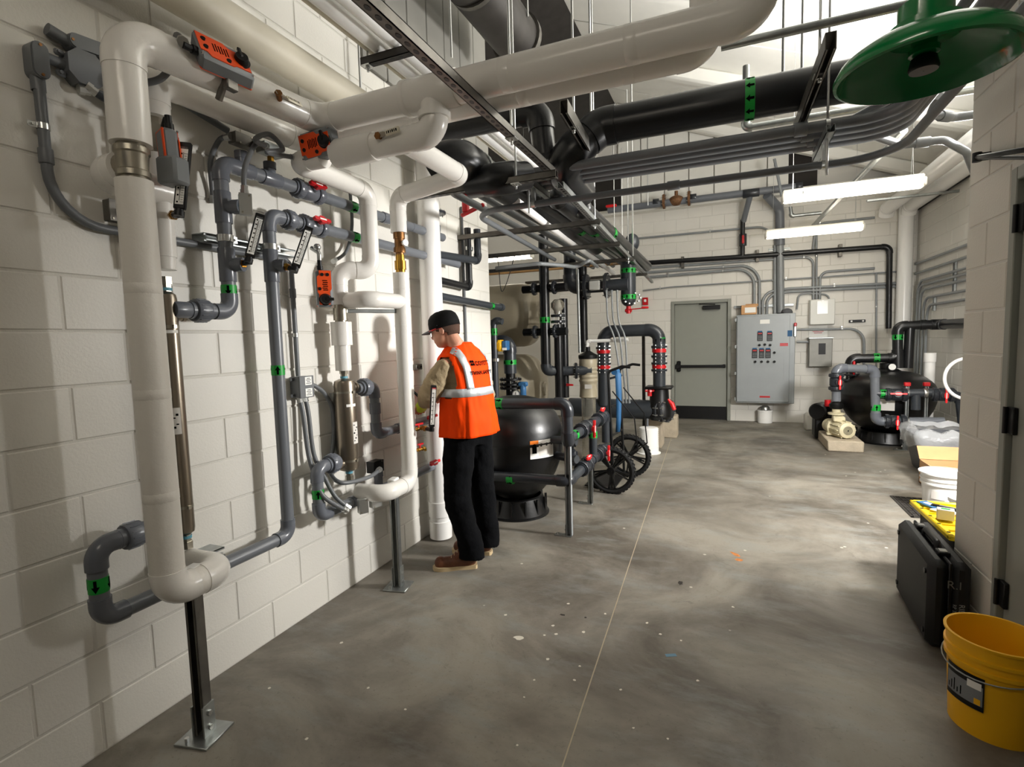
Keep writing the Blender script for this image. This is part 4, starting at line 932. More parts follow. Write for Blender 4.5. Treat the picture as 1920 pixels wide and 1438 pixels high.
# hands: palm and five bent fingers closing on what they hold
def hand(w_, fw, up, sd):
    w_ = V(w_); g.tube([w_, w_+fw*.03, w_+fw*.075], [.024, .033, .034], 10)
    for i, ln in enumerate((.062, .07, .067, .054)):
        b = w_+fw*.08+sd*(-.03+.02*i); k = b+fw*ln*.5; e = k-up*ln*.35+fw*ln*.1; t = e-up*.012-fw*.02; g.tube([b-fw*.02, b, k, e, t], [.0095, .0095, .0088, .008, .007], 8)
    b = w_+fw*.03-sd*.028; g.tube([b, b-sd*.018+fw*.025-up*.012, b-sd*.012+fw*.05-up*.03], [.011, .010, .008], 8)
fwL = (haL-elL).normalized(); hand(haL, fwL, V((0, 0, 1)), fwL.cross(V((0, 0, 1))).normalized())
fwR = (haR-elR).normalized(); hand(haR, fwR, V((0, 0, 1)), fwR.cross(V((0, 0, 1))).normalized())
body = g.build('body', 'skin', PERS); remesh(body, .0055, 2)
# hair under the cap
g = G()
for i in range(9):
    pass
vs = []; n = 22; rows = [(-.012, 1.0), (.0, 1.02), (.03, 1.03), (.06, 1.0)]
for (dz, sc) in [(-.07, .95), (-.05, 1.0), (-.025, 1.03), (.005, 1.03), (.03, 1.0)]:
    for k in range(n):
        a = PI*(.38+1.24*k/(n-1)); rr = math.sqrt(max(.05, 1-((dz)/.11)**2)) if dz > 0 else 1-abs(dz)*1.6
        if dz < -.03: a = PI*(.62+.76*k/(n-1))
        vs.append(hp(-.005+math.cos(a)*.1*sc*rr, math.sin(a)*.079*sc*rr, .02+dz))
g.add(vs, [(r*n+k, r*n+k+1, (r+1)*n+k+1, (r+1)*n+k) for r in range(4) for k in range(n-1)])
hair = g.build('hair', 'hair_brown', PERS); m = hair.modifiers.new('thick', 'SOLIDIFY'); m.thickness = .004; m.offset = 1
# cap with curved brim
g = G(); prof = [(1.02, .008), (1.03, .035), (1.0, .062), (.92, .09), (.72, .112), (.42, .125), (.001, .129)]; vs = []; n = 28
for sc, h in prof:
    for k in range(n):
        a = 2*PI*k/n; vs.append(hp(-.004+math.cos(a)*.108*sc, math.sin(a)*.086*sc, h))
g.add(vs, [(r*n+k, r*n+(k+1) % n, (r+1)*n+(k+1) % n, (r+1)*n+k) for r in range(len(prof)-1) for k in range(n)])
cap = g.build('cap', 'cap_black', PERS, smooth=60); m = cap.modifiers.new('thick', 'SOLIDIFY'); m.thickness = .004; m.offset = -1
g = G(); vs = []; nr = 6
for r in range(nr):
    for k in range(13):
        a = math.radians(-62+124*k/12); t = r/(nr-1); ext = .075*t*math.cos(a*.95)
        vs.append(hp(math.cos(a)*(.103)+ext-.004, math.sin(a)*.082*(1+.05*t), .022-.012*t-.016*(math.sin(a)**2)))
g.add(vs, [(r*13+k, r*13+k+1, (r+1)*13+k+1, (r+1)*13+k) for r in range(nr-1) for k in range(12)])
brim = g.build('brim', 'cap_grey', cap, smooth=60); m = brim.modifiers.new('thick', 'SOLIDIFY'); m.thickness = .005
g = G(); g.tube([hp(.012+.008*i, .087-.003*i, .03+.004*i) for i in range(1)]+[hp(-.1, .02, .03), hp(-.108, 0, .03)], .004, 6)
g.build('strap', 'cap_grey', cap)
# safety glasses
g = G()
for s in (-1, 1): g.tube([hp(-.012, s*.083, .006), hp(.03, s*.08, .012), hp(.085, s*.066, .008)], [.0035, .0055, .0055], 8)
gl = g.build('safety_glasses', 'red', PERS)
g = G(); vs = []
for i in range(4):
    for k in range(15):
        a = math.radians(-52+104*k/14); vs.append(hp(.026+math.cos(a)*.078, math.sin(a)*.085, .016-.014*i))
g.add(vs, [(r*15+k, r*15+k+1, (r+1)*15+k+1, (r+1)*15+k) for r in range(3) for k in range(14)]); g.build('lens', 'lens', gl, smooth=60)
# vest surface: height rings round the trunk; u = 0 at the spine, positive towards his left
RING = [(.90, -.01, .178, .222), (1.0, -.008, .168, .215), (1.1, 0, .156, .205), (1.2, 0, .148, .202), (1.3, .006, .14, .205), (1.38, .016, .137, .213), (1.44, .026, .12, .2), (1.49, .036, .098, .14), (1.525, .045, .082, .095), (1.545, .05, .074, .08)]
def ringat(z):
    for i in range(len(RING)-1):
        a, b = RING[i], RING[i+1]
        if z <= b[0]: t = max(0, (z-a[0])/(b[0]-a[0])); t = t*t*(3-2*t)*.35+t*.65; return [a[k]+(b[k]-a[k])*t for k in (1, 2, 3)]
    return RING[-1][1:]
def vest(u, z, off=0.):
    f, hd, hw_ = ringat(z); c, s = math.cos(u), math.sin(u); e = .82
    p = bp_(f-math.copysign(abs(c)**e, c)*(hd+off), math.copysign(abs(s)**e, s)*(hw_+off), z)
    lo = max(0, min(1, (1.25-z)/.3)); q = noise.noise(V((u*3.1, z*4.2, 3.3)))*.014*(.4+lo)+math.sin(u*9+2*z)*.009*lo+noise.noise(V((u*7, z*9, .7)))*.007
    d = (p-bp_(f, 0, z)); d.z = 0; d.normalize(); return p+d*q
def grid(u0, u1, z0, z1, nu, nz, off=0., skip=None, name='', m_='vest', par=None, thick=.003, fz=None):
    g = G(); vs = []; fs = []
    for j in range(nz+1):
        for i in range(nu+1):
            u = u0+(u1-u0)*i/nu; t = j/nz; z = z0+(z1-z0)*t
            if fz: u, z = fz(i/nu, t)
            vs.append(vest(u, z, off))
    for j in range(nz):
        for i in range(nu):
            if skip and skip(u0+(u1-u0)*(i+.5)/nu, z0+(z1-z0)*(j+.5)/nz): continue
            k = j*(nu+1)+i; fs.append((k, k+1, k+nu+2, k+nu+1))
    g.add(vs, fs); o = g.build(name, m_, par, smooth=70)
    if thick: s = o.modifiers.new('thick', 'SOLIDIFY'); s.thickness = thick; s.offset = 0
    return o
def armhole(u, z):
    a = abs(abs(u)-PI/2); return z > 1.16 and (a/.44)**2+((z-1.325)/.15)**2 < 1 and z < 1.455
vst = grid(-PI, PI, .915, 1.545, 110, 46, 0, armhole, 'vest', 'vest', PERS)
def ux(x, z): return math.copysign(math.asin(min(.985, (abs(x)/ringat(z)[2])**(1/.82))), x)
def strip(name, fn, nu, nz): return grid(0, 1, 0, 1, nu, nz, .0058, None, name, 'reflective', vst, .001, fn)
strip('reflective_stripe', lambda i, t: (-PI+2*PI*i, 1.185+.055*t), 90, 2)
for s in (-1, 1): strip('reflective_stripe', lambda i, t, s=s: (ux(s*(.118+.03*t*t-.07*max(0, t-.7)+(i-.5)*.052), 1.235+.275*t), 1.235+.275*t), 3, 16)
def vest_text(txt, size, u_c, z_c, par, name='lettering'):
    cu = bpy.data.curves.new('t', 'FONT'); cu.body = txt; cu.size = size; cu.offset = .0012; cu.align_x = 'CENTER'; ob = bpy.data.objects.new('t', cu); COL.objects.link(ob)
    dg = bpy.context.evaluated_depsgraph_get(); me = ob.evaluated_get(dg).to_mesh()
    V_ = [(v.co.x, v.co.y) for v in me.vertices]; F_ = [tuple(p.vertices) for p in me.polygons]; ob.evaluated_get(dg).to_mesh_clear(); bpy.data.objects.remove(ob); bpy.data.curves.remove(cu)
    g = G(); g.add([vest(ux(u_c-x, z_c+y), z_c+y, .013) for x, y in V_], F_); o = g.build(name, 'ink', par, smooth=0); return o
vest_text('COYETT', .039, -.022, 1.388, vst); vest_text('THINK SAFETY', .033, -.004, 1.328, vst)
g = G()
for i in (0, 1):
    for j in (0, 1):
        x0, z0 = .088-.018*i, 1.388+.019*j; q = [vest(ux(x0, z0), z0, .0095), vest(ux(x0-.015, z0), z0, .0095), vest(ux(x0-.015, z0), z0+.016, .0095), vest(ux(x0, z0), z0+.016, .0095)]; g.add(q, [(0, 1, 2, 3)])
g.build('print', 'ink', vst, smooth=0)
# shirt: sleeves and collar, grown into one garment
g = G()
vs = []
for j in range(13):
    z = .97+.54*j/12
    for k in range(30): vs.append(vest(-PI+2*PI*k/30, z, -.02))
g.add(vs, [(r*30+k, r*30+(k+1) % 30, (r+1)*30+(k+1) % 30, (r+1)*30+k) for r in range(12) for k in range(30)]+[tuple(range(29, -1, -1)), tuple(360+k for k in range(30))])
for a, b, c, k in ((shL, elL, haL, 1), (shR, elR, haR, 1)):
    g.tube([bp_(.025, 0, 1.42), a.lerp(bp_(.02, 0, 1.4), .25), a, a.lerp(b, .35), a.lerp(b, .7), b, b.lerp(c, .3), b.lerp(c, .7), b.lerp(c, .86)], [.05, .052, .058, .073, .078, .074, .068, .055, .046], 16)
    g.sphere(b, .074, 12, 8)
shirt = g.build('shirt', 'khaki', PERS); remesh(shirt, .009, 4); displace(shirt, .06, .022, 2)
g = G(); g.lathe(bp_(.045, 0, 1.50), (nk-bp_(.03, 0, 1.42)), [(.074, -.02), (.077, .01), (.073, .035), (.068, .037)], 24); cl = g.build('collar', 'khaki', shirt)
# trousers
g = G()
g.tube([bp_(0, 0, 1.02), bp_(0, 0, .93), bp_(0, 0, .84)], [.11, .12, .115], 18)
for s in (-1, 1): g.sphere(bp_(-.015, s*.075, .91), .115, 16, 10, (1, 1, 1.0))
for a, b, c in ((hipL_, knL, anL), (hipR_, knR, anR)):
    g.tube([a+V((0, 0, .02)), a.lerp(b, .4), b, b.lerp(c, .5), c+V((-.005, 0, .06)), c+V((-.01, 0, -.015))], [.112, .108, .092, .085, .086, .09], 18)
tr = g.build('trousers', 'navy', PERS); remesh(tr, .01, 3); displace(tr, .11, .024, 2)
# boots
for nm, heel, toe in (('l', V((.640, 2.165, 0)), V((.358, 2.018, 0))), ('r', V((.645, 2.395, 0)), V((.36, 2.34, 0)))):
    d = (toe-heel).normalized(); s = V((-d.y, d.x, 0)); L = .305
    out = [(0, -.022), (.01, -.036), (.06, -.04), (.13, -.036), (.2, -.048), (.26, -.046), (.295, -.024), (.305, 0), (.295, .03), (.26, .05), (.2, .05), (.13, .038), (.06, .04), (.01, .036), (0, .022)]
    g = G()
    g.tube([heel+d*.045+V((0, 0, .04)), heel+d*.12+V((0, 0, .045)), heel+d*.2+V((0, 0, .044)), heel+d*.262+V((0, 0, .042))], [.038, .042, .044, .036], 16)
    g.sphere(heel+d*.25+V((0, 0, .046)), .043, 14, 8); g.sphere(heel+d*.042+V((0, 0, .05)), .038, 14, 8)
    g.tube([heel+d*.06+V((0, 0, .05)), heel+d*.062+V((0, 0, .11)), heel+d*.06+V((0, 0, .16))], [.043, .043, .045], 16); g.tube([heel+d*.17+V((0, 0, .055)), heel+d*.1+V((0, 0, .11))], [.03, .036], 12)
    bt = g.build('boot', 'leather', PERS); remesh(bt, .006, 3)
    g = G(); g.prism(out, heel, d, s, (0, 0, 1), .026); g.build('sole', 'crepe_sole', bt)
    g = G()
    for k in range(4):
        p = heel+d*(.175-.02*k)+V((0, 0, .083+.018*k)); g.tube([p-s*.022, p+V((0, 0, .006)), p+s*.022], .0028, 6)
    g.build('laces', 'crepe_sole', bt)
# glove on the left hand and the small tool it holds
g = G(); g.tube([haL-fwL*.05, haL, haL+fwL*.06], [.034, .04, .042], 12); g.sphere(haL+fwL*.07, .038, 12, 8); gv = g.build('glove', 'lime', PERS)
tool = T('hand_tool', 'small black hand tool held up by the worker in a lime glove', 'tool', haL+fwL*.08)
g = G(); q0 = haL+fwL*.085; g.tube([q0, W(787, 745, Y=2.2), W(776, 735, Y=2.22), W(768, 730, Y=2.22)], [.012, .012, .009, .007], 10); g.build('handle', 'black', tool)
# ------------------------------------------------------------------ black filter tank beside the worker
VD = V((-.386, .922, 0))
def filter_tank(label, c, R, zs, zt, zbase, name='filter_tank'):
    c = V(c); K = T(name, label, 'tank', c)
    h = zt-zbase; prof = [(.001, zbase-.03)]
    for i in range(1, 9): a = PI/2*i/8; prof.append((R*math.sin(a)**.9, zs-(zs-zbase)*math.cos(a)**1.1-.0))
    prof += [(R*1.0, zs+.0), (R*1.006, zs+.012), (R*1.006, zs+.03), (R, zs+.042)]
    for i in range(1, 9): a = PI/2*i/8; prof.append((max(R*math.cos(a)**.75, .001), zs+.042+(zt-zs-.042)*math.sin(a)))
    g = G(); g.lathe(c, (0, 0, 1), prof, 48); g.build('shell', 'frp_black', K, smooth=50)
    g = G(); rb = R*.65; g.lathe(c, (0, 0, 1), [(rb*1.05, 0), (rb*1.05, .012), (rb, .02), (rb*.86, .16), (rb*.8, .17), (rb*.8, .0)], 40); sk = g.build('skirt', 'frp_black', K)
    g = G()
    for k in range(14):
        a = 2*PI*k/14; d = V((math.cos(a), math.sin(a), 0)); g.box(c+d*rb*.95+V((0, 0, .085)), (.02, .012, .15), basis(d))
    g.build('ribs', 'frp_black', sk)
    return K
ct = W(970, 978, Z=0)+VD*.275
zseam = W(1050, 829, Y=ct.y).z; ztop = W(985, 757, Y=ct.y).z; RT = .43
tank1 = filter_tank('big black filter tank with warning label standing behind the worker', ct, RT, zseam, ztop+.07, .13)
# wrap-round warning label
def wrap_label(par, c, R, a0, a1, z0, z1, m, name='warning_label', n=8):
    g = G(); vs = []
    for i in range(n+1):
        a = a0+(a1-a0)*i/n
        for z in (z0, z1): vs.append((c.x+math.cos(a)*R, c.y+math.sin(a)*R, z))
    g.add(vs, [(2*i, 2*i+2, 2*i+3, 2*i+1) for i in range(n)]); return g.build(name, m, par)
def az(px, py, c, R):
    best = min((abs((W(px, py, Y=c.y+math.sin(a)*R).x-(c.x+math.cos(a)*R))), a) for a in [math.radians(t*.5) for t in range(-360, 60)] if math.cos(a)*(2.227-c.x)+math.sin(a)*(-.92-c.y) > R)
    return best[1]
aL, aR = az(994, 850, ct, RT), az(1037, 848, ct, RT)
zl0, zl1 = W(1015, 866, Y=ct.y-RT*.9).z, W(1015, 831, Y=ct.y-RT*.9).z
Rl = RT*.995
ml = wrap_label(tank1, ct, Rl*1.008, aL, aR, zl0, zl1, 'paper'); am = aL+(aR-aL)*.32
wrap_label(ml, ct, Rl*1.010, aL, am, zl1-.03, zl1, 'sticker_orange', 'orange_header'); wrap_label(ml, ct, Rl*1.010, am+.005, aR-.01, zl0+.02, zl1-.045, 'sticker', 'printed_panel')
g = G(); a_ = (aL+am)/2; p = V((ct.x+math.cos(a_)*Rl*1.011, ct.y+math.sin(a_)*Rl*1.011, (zl0+zl1)/2)); dirn = V((math.cos(a_), math.sin(a_), 0)); g.box(p, (.002, .04, .06), basis(dirn)); g.cyl(p+V((0, 0, .035))-dirn*.001, p+V((0, 0, .035))+dirn*.002, .014, seg=12); g.build('print', 'ink', ml)
# ------------------------------------------------------------------ grey face piping in front of the tank
yP = W(1068, 1005, Z=0).y; xP = W(1068, 1005, Z=0).x; rq = .043
zU = W(1068, 757, Y=yP).z; zM = W(1068, 824, Y=yP).z; zLo = W(1080, 903, Y=yP).z
xfar = .08
q0 = W(908, 757, Y=yP); q1 = W(908, 890, Y=yP)
FPp = T('plastic_pipe', 'dark grey plastic pipe crossing above the black tank and dropping to red valves', 'pipe', (xP, yP, zM))
yV = W(1128, 806, X=xP+.03).y
pipe('', '', '', [(xfar, yP, q0.z-.005), (xP, yP, zU), (xP, yP, zM), (xP, yP+.02, zM-.03)], rq, 'pvc_dark', R=.06, fit=1.17, fm='pvc_dark_fit', ext=.8, parent=FPp)
band(FPp, W(938, 757, Y=yP), V((1, 0, 0)), rq, .055)
ye1 = 4.25
pipe('', '', '', [(xP, yP, zM), (xP, ye1, zM), (xP, ye1, zM-.28)], rq*.95, 'pvc_dark', R=.05, fit=1.15, fm='pvc_dark_fit', parent=FPp, part='branch_pipe')
for f, hd in ((.36, 1), (.82, 0)):
    y = yP+(ye1-yP)*f; ball_valve(FPp, (xP, y, zM), (0, 1, 0), rq*.95, (1, -.1, .05) if hd else (.3, 0, 1), (0, .1, 1) if hd else (0, 1, 0), 'pvc_dark_fit', 'red_bright', .2, .15)
band(FPp, V((xP, yP+.17, zM)), V((0, -1, 0)), rq*.95, .05)
FP2 = T('plastic_pipe', 'dark grey plastic pipe low in front of the black tank turning back to red valves', 'pipe', (xP, yP, zLo))
pipe('', '', '', [(xfar, yP, q1.z-.01), (xP, yP, zLo), (xP, ye1, zLo)], rq*.95, 'pvc_dark', R=.06, fit=1.17, fm='pvc_dark_fit', ext=.8, parent=FP2)
band(FP2, W(958, 897, Y=yP), V((1, 0, 0)), rq, .055)
for f, hd in ((.36, 0), (.78, 1)):
    y = yP+(ye1-yP)*f; ball_valve(FP2, (xP, y, zLo+.0), (0, 1, 0), rq*.95, (1, -.1, .05) if hd else (.5, 0, 1), (0, .1, 1) if hd else (0, 1, 0), 'pvc_dark_fit', 'red_bright', .2, .15)
yb3 = yP+(ye1-yP)*.6
g = G(); g.tube([(xP, yb3, zLo), (xP, yb3, zM)], rq*.9, 16); g.build('cross_pipe', 'pvc_dark', FP2); band(FP2, V((xP, yb3, (zLo+zM)/2+.06)), V((0, 0, -1)), rq*.9, .06)
for z in (zLo, zM): sleeve(FP2, (xP, yb3, z), (0, 1, 0), rq, .15, 'pvc_dark_fit')
for y, z in ((yP+.2, (zM+zLo)/2+.1), (yP+.3, (zM+zLo)/2-.05)):
    g = G(); g.cyl((ct.x+.3, y+.1, z), (xP, yP+.25, z), rq*.8, seg=14); g.build('tank_port', 'pvc_dark', FP2)
    union(FP2, ((ct.x+xP)/2+.25, (y+.1+yP+.25)/2, z), V((xP-ct.x-.3, .1, 0)), rq, 'pvc_dark_fit', .09)
def plain_post(label, x, y, zt, s=.041, m='galv', rz=0.):
    P_ = T('strut_post', label, 'support post', (x, y, 0)); M = rotz(rz); uy = M @ V((0, 1, 0))
    channel(P_, (x, y, .006), (x, y, zt), uy*-1, s, s, m, False, 'channel'); g = G(); g.box((x-.05, y, .004), (.14, .05, .008), M, .001); g.box((x-.025, y, .05), (.006, .045, .09), M); bpl = g.build('foot_bracket', 'galv', P_)
    g = G(); g.cyl((x-.09, y, .006), (x-.09, y, .022), .009, seg=6); g.cyl((x-.03, y, .05), (x-.038, y, .05), .009, seg=6); g.build('bolts', 'zinc', bpl); return P_
plain_post('grey painted strut post holding the pipes in front of the black tank', xP, yP, zM-.04, .046, 'panel_grey')
pp = W(1108, 945, Z=0); plain_post('slotted strut post beside the cart wheel', pp.x, pp.y, zLo-.03)
# ------------------------------------------------------------------ cart with big spoked wheels
CW = T('hand_truck', 'black hand truck with two spoked wheels and a blue strap', 'cart', W(1150, 925, Z=0))
def wheel(c, R, ax):
    c = V(c); ax = V(ax).normalized(); x, y = frame(ax); g = G(); vs = []; seg = 40
    prof = [(R*.84, -.024), (R*.9, -.03), (R*.97, -.024), (R, -.01), (R, .01), (R*.97, .024), (R*.9, .03), (R*.84, .024)]
    g.lathe(c, ax, prof+[prof[0]], seg); t = g.build('tyre', 'rubber', CW)
    g = G()
    for k in range(36):
        a = 2*PI*k/36
        for s in (-1, 1): d = x*math.cos(a+s*.04)+y*math.sin(a+s*.04); g.box(c+d*R*1.0+ax*s*.012, (.012, .018, .018), axes(d, d.cross(ax), ax))
    g.build('tread', 'rubber', t)
    g = G(); g.lathe(c, ax, [(R*.78, -.02), (R*.85, -.022), (R*.85, .022), (R*.78, .02), (R*.78, -.02)], seg); rim = g.build('rim', 'black_gloss', CW)
    g = G()
    for k in range(5):
        a = 2*PI*k/5+.3
        for s in (-.16, .16):
            d0 = x*math.cos(a+s*.7)+y*math.sin(a+s*.7); d1 = x*math.cos(a+s)+y*math.sin(a+s); g.tube([c+d0*R*.16, c+d1*R*.8], [.012, .010], 8)
    for k in range(5):
        a = 2*PI*k/5+.3; d = x*math.cos(a)+y*math.sin(a); g.box(c+d*R*.5, (R*.5, .02, .012), axes(d, d.cross(ax), ax), .003)
    g.build('spokes', 'black_gloss', rim)
    g = G(); g.cyl(c-ax*.05, c+ax*.05, R*.17, seg=18); g.cyl(c-ax*.06, c+ax*.06, R*.07, seg=12); g.build('hub', 'black', rim)
w1 = W(1147, 925, Z=0); w2 = W(1180, 893, Z=0); Rw = .235
wheel(w1+V((0, 0, Rw)), Rw, (.05, 1, 0)); wheel(w2+V((0, 0, Rw)), Rw, (.05, 1, 0))
mid = (w1+w2)/2
g = G(); g.cyl(w1+V((0, 0, Rw)), w2+V((0, 0, Rw)), .014, seg=12); g.build('axle', 'black', CW)
ra, rb_ = w1.lerp(w2, .2)+V((-.02, 0, 0)), w1.lerp(w2, .8)+V((-.02, 0, 0)); hz = W(1147, 685, Y=mid.y).z
for r_ in (ra, rb_):
    g = G(); g.tube(fillet([r_+V((0, 0, .05)), r_+V((-.04, 0, hz-.05)), r_+V((.1, 0, hz)), r_+V((.18, 0, hz-.01))], .05, 5), .014, 10); g.build('rail', 'black', CW)
for z in (.25, .55, .85, hz-.12):
    g = G(); g.cyl(ra+V((-.02, 0, z)), rb_+V((-.02, 0, z)), .012, seg=10); g.build('cross_bar', 'black', CW)
g = G(); g.box(mid+V((-.17, 0, .03)), (.32, .5, .012), None, .003); g.build('toe_plate', 'black', CW)
for r_ in (ra, rb_):
    g = G(); g.tube([r_+V((0, 0, hz-.25)), r_+V((.22, -.02, hz-.52)), r_+V((.25, -.02, .42)), r_+V((.04, 0, .25))], .007, 8); g.build('brace', 'black', CW)
g = G(); vs = []
sx = [(0, 0), (.03, -.02), (.035, -.25), (.03, -.5), (.02, -.62)]
for i, (dx, dz) in enumerate(sx):
    w_ = .034-.012*(i/4)
    for q in (-1, 1): vs.append(ra.lerp(rb_, .3)+V((dx+q*w_*.92, q*w_*.39-.03, hz-.06+dz)))
g.add(vs, [(2*i, 2*i+1, 2*i+3, 2*i+2) for i in range(4)]); o_ = g.build('strap', 'blue', CW); m = o_.modifiers.new('thick', 'SOLIDIFY'); m.thickness = .006
g = G(); g.cyl(ra.lerp(rb_, .3)+V((.0, -.08, hz-.06)), ra.lerp(rb_, .3)+V((0, .08, hz-.06)), .03, seg=14); g.build('strap_roll', 'blue', CW)

# ------------------------------------------------------------------ grey filter vessels in the alcove
yVs = 5.75
def vessel(label, px_end, py_c, py_t):
    e = W(px_end, py_c, Y=yVs-.2); c = W(960, py_c, Y=yVs); t = W(960, py_t, Y=yVs); R = t.z-c.z; X1_ = e.x
    K = T('filter_vessel', label, 'tank', (X1_-1.2, yVs, c.z-R))
    g = G(); prof = [(R, 0), (R, 1.5)]; n = 10
    for i in range(1, n+1): a = PI/2*i/n; prof.append((max(R*math.cos(a)**.7, .02), 1.5+R*.62*math.sin(a)))
    prof = [(.02, -.2)]+prof
    L = 1.5+R*.62; g.lathe((X1_-L, yVs, c.z), (1, 0, 0), prof, 44); g.build('shell', 'vessel', K, smooth=50)
    for s in (.35, 1.1):
        g = G(); g.box((X1_-L+s, yVs, c.z-R*.98), (.1, R*1.2, .14)); g.build('saddle', 'vessel', K)
    g = G(); g.lathe((X1_-.02, yVs, c.z), (1, 0, 0), [(.001, .045), (.08, .04), (.1, .02), (.1, 0)], 20); g.build('port_cover', 'vessel', K)
    return K, c, R, X1_
vu, cu_, Ru, Xu = vessel('upper of two stacked beige-grey filter vessels in the alcove', 1006, 592, 533)
vl, cl_, Rl_, Xl = vessel('lower of two stacked beige-grey filter vessels behind the black tank', 1012, 728, 664)
# ------------------------------------------------------------------ dark piping behind: vertical runs
def vpipe(label, pxs, y0p, y1p, Yp, r, m='pvc_dark', fit_m='pvc_dark_fit', bands=(), flanges=(), name='plastic_pipe', extra=None):
    x = W(pxs, (y0p+y1p)/2, Y=Yp).x; za, zb = W(pxs, y1p, Y=Yp).z, W(pxs, y0p, Y=Yp).z
    K = pipe(name, label, 'pipe', [(x, Yp, za), (x, Yp, zb)], r, m, fit=None)
    for py in bands: band(K, V((x, Yp, W(pxs, py, Y=Yp).z)), V((0, 0, -1)), r, .07, 6)
    for py in flanges: flange(K, (x, Yp, W(pxs, py, Y=Yp).z), (0, 0, 1), r, .03, fit_m)
    return K, x, za, zb
K1, x1_, z1a, z1b = vpipe('tall black plastic pipe in front of the grey vessels with green label', 1021, 440, 690, 5.2, .062, 'pvc_black', bands=(600,))
pipe('', '', '', [(x1_, 5.2, z1a+.05), (x1_, 5.2, z1a-.03), (x1_+.12, 5.35, z1a-.05), (x1_+.5, 5.5, z1a-.05)], .06, 'pvc_dark', R=.06, fit=1.12, parent=K1, part='elbow_pipe'); flange(K1, (x1_+.12, 5.35, z1a-.05), (.8, .3, 0), .062, .03); flange(K1, (x1_+.32, 5.43, z1a-.05), (.8, .3, 0), .062, .03)
for py in (540, 622):
    z = W(1021, py, Y=5.2).z; flange(K1, (x1_-.13, 5.2, z), (1, 0, 0), .05, .03); flange(K1, (x1_+.13, 5.2, z), (1, 0, 0), .05, .03)
    g = G(); g.cyl((x1_-.3, 5.25, z), (x1_+.28, 5.2, z), .048, seg=16); g.build('cross_pipe', 'pvc_black', K1)
SG, xs_, za_, zb__ = vpipe('clear sight glass pipe section between the dark pipes', 1048, 608, 760, 5.3, .055, 'pvc_black', flanges=(603, 592))
mat('sight_clear', 'd9d5c8', .08, trans=.85, spec=.6)
g = G(); z_ = W(1048, 575, Y=5.3).z; g.lathe((xs_, 5.3, z_), (0, 0, 1), [(.05, -.09), (.05, -.05), (.085, -.01), (.085, .05), (.045, .09)], 22); g.build('sight_glass', 'sight_clear', SG)
g = G(); g.lathe((xs_, 5.3, z_), (0, 0, 1), [(.03, -.08), (.035, 0), (.02, .07)], 16); g.build('float', 'white', SG)
K2, x2_, _, _ = vpipe('black plastic pipe left of the strainer running up to the rack', 1058, 560, 745, 5.45, .052, 'pvc_black')
K3, x3_, _, _ = vpipe('black plastic pipe behind the hand truck rising to the rack', 1093, 500, 660, 6.0, .06, 'pvc_black')
K4, x4_, z4a, z4b = vpipe('tall dark pipe behind the strainer topped by the overhead elbow', 1068, 490, 520, 5.9, .085, 'pvc_dark')
pipe('', '', '', [(x4_, 5.9, z4b+.5), (x4_, 5.9, W(1068, 540, Y=5.9).z), (x4_+.5, 5.9, W(1068, 540, Y=5.9).z)], .085, 'pvc_dark', R=.13, fit=1.08, fm='pvc_dark_fit', parent=K4, part='elbow_pipe')
zfl = W(1068, 540, Y=5.9).z
for px in (1100, 1138): flange(K4, (W(px, 535, Y=5.9).x, 5.9, zfl), (1, 0, 0), .10, .04, 'pvc_dark_fit')
g = G(); g.cyl((x4_+.2, 5.9, zfl), (W(1178, 535, Y=5.9).x, 5.9, zfl), .075, seg=20); g.build('cross_pipe', 'pvc_dark', K4)
g = G(); g.box((W(1119, 533, Y=5.9).x, 5.8, zfl), (.14, .1, .12), None, .01); g.build('gear_box', 'panel_white', K4)
# large riser with domed foot and red valve under it
yB = 6.0; xb = W(1178, 540, Y=yB).x; rB = .098
zbt, zbb = W(1178, 470, Y=yB).z, W(1178, 575, Y=yB).z
BR = T('plastic_pipe', 'thick dark grey riser with domed foot and two green labels under the rack end', 'pipe', (xb, yB, zbb))
g = G(); g.lathe((xb, yB, zbb), (0, 0, 1), [(.001, 0), (rB*.5, .012), (rB*.85, .045), (rB, .09), (rB, zbt-zbb)], 30); g.build('pipe', 'pvc_dark', BR)
for py in (508, 557): band(BR, V((xb, yB, W(1178, py, Y=yB).z)), V((0, 0, 1)), rB, .06, 9)
g = G()
for k in range(10): a = 2*PI*k/10; g.cyl((xb+.05+math.cos(a)*rB*1.05, yB-.06+math.sin(a)*.04, zbb+.10+.07*math.sin(a)), (xb+.07+math.cos(a)*rB*1.05, yB-.09+math.sin(a)*.04, zbb+.10+.07*math.sin(a)), .010, seg=8)
g.build('bolts', 'galv', BR)
g = G(); g.cyl((xb, yB, zbb-.09), (xb, yB, zbb+.01), .03, seg=12); g.box((xb+.0, yB, zbb-.05), (.09, .05, .05), None, .012); g.tube([(xb, yB-.02, zbb-.04), (xb+.2, yB-.05, zbb-.03)], .008, 6); g.box((xb+.22, yB-.05, zbb-.025), (.09, .03, .03), None, .008); g.build('red_valve', 'red', BR)
g = G(); g.sphere(W(1185, 455, Y=6.4), .1, 16, 10, (1, 1, 1.25)); g.build('domed_cap', 'pvc_dark', BR)
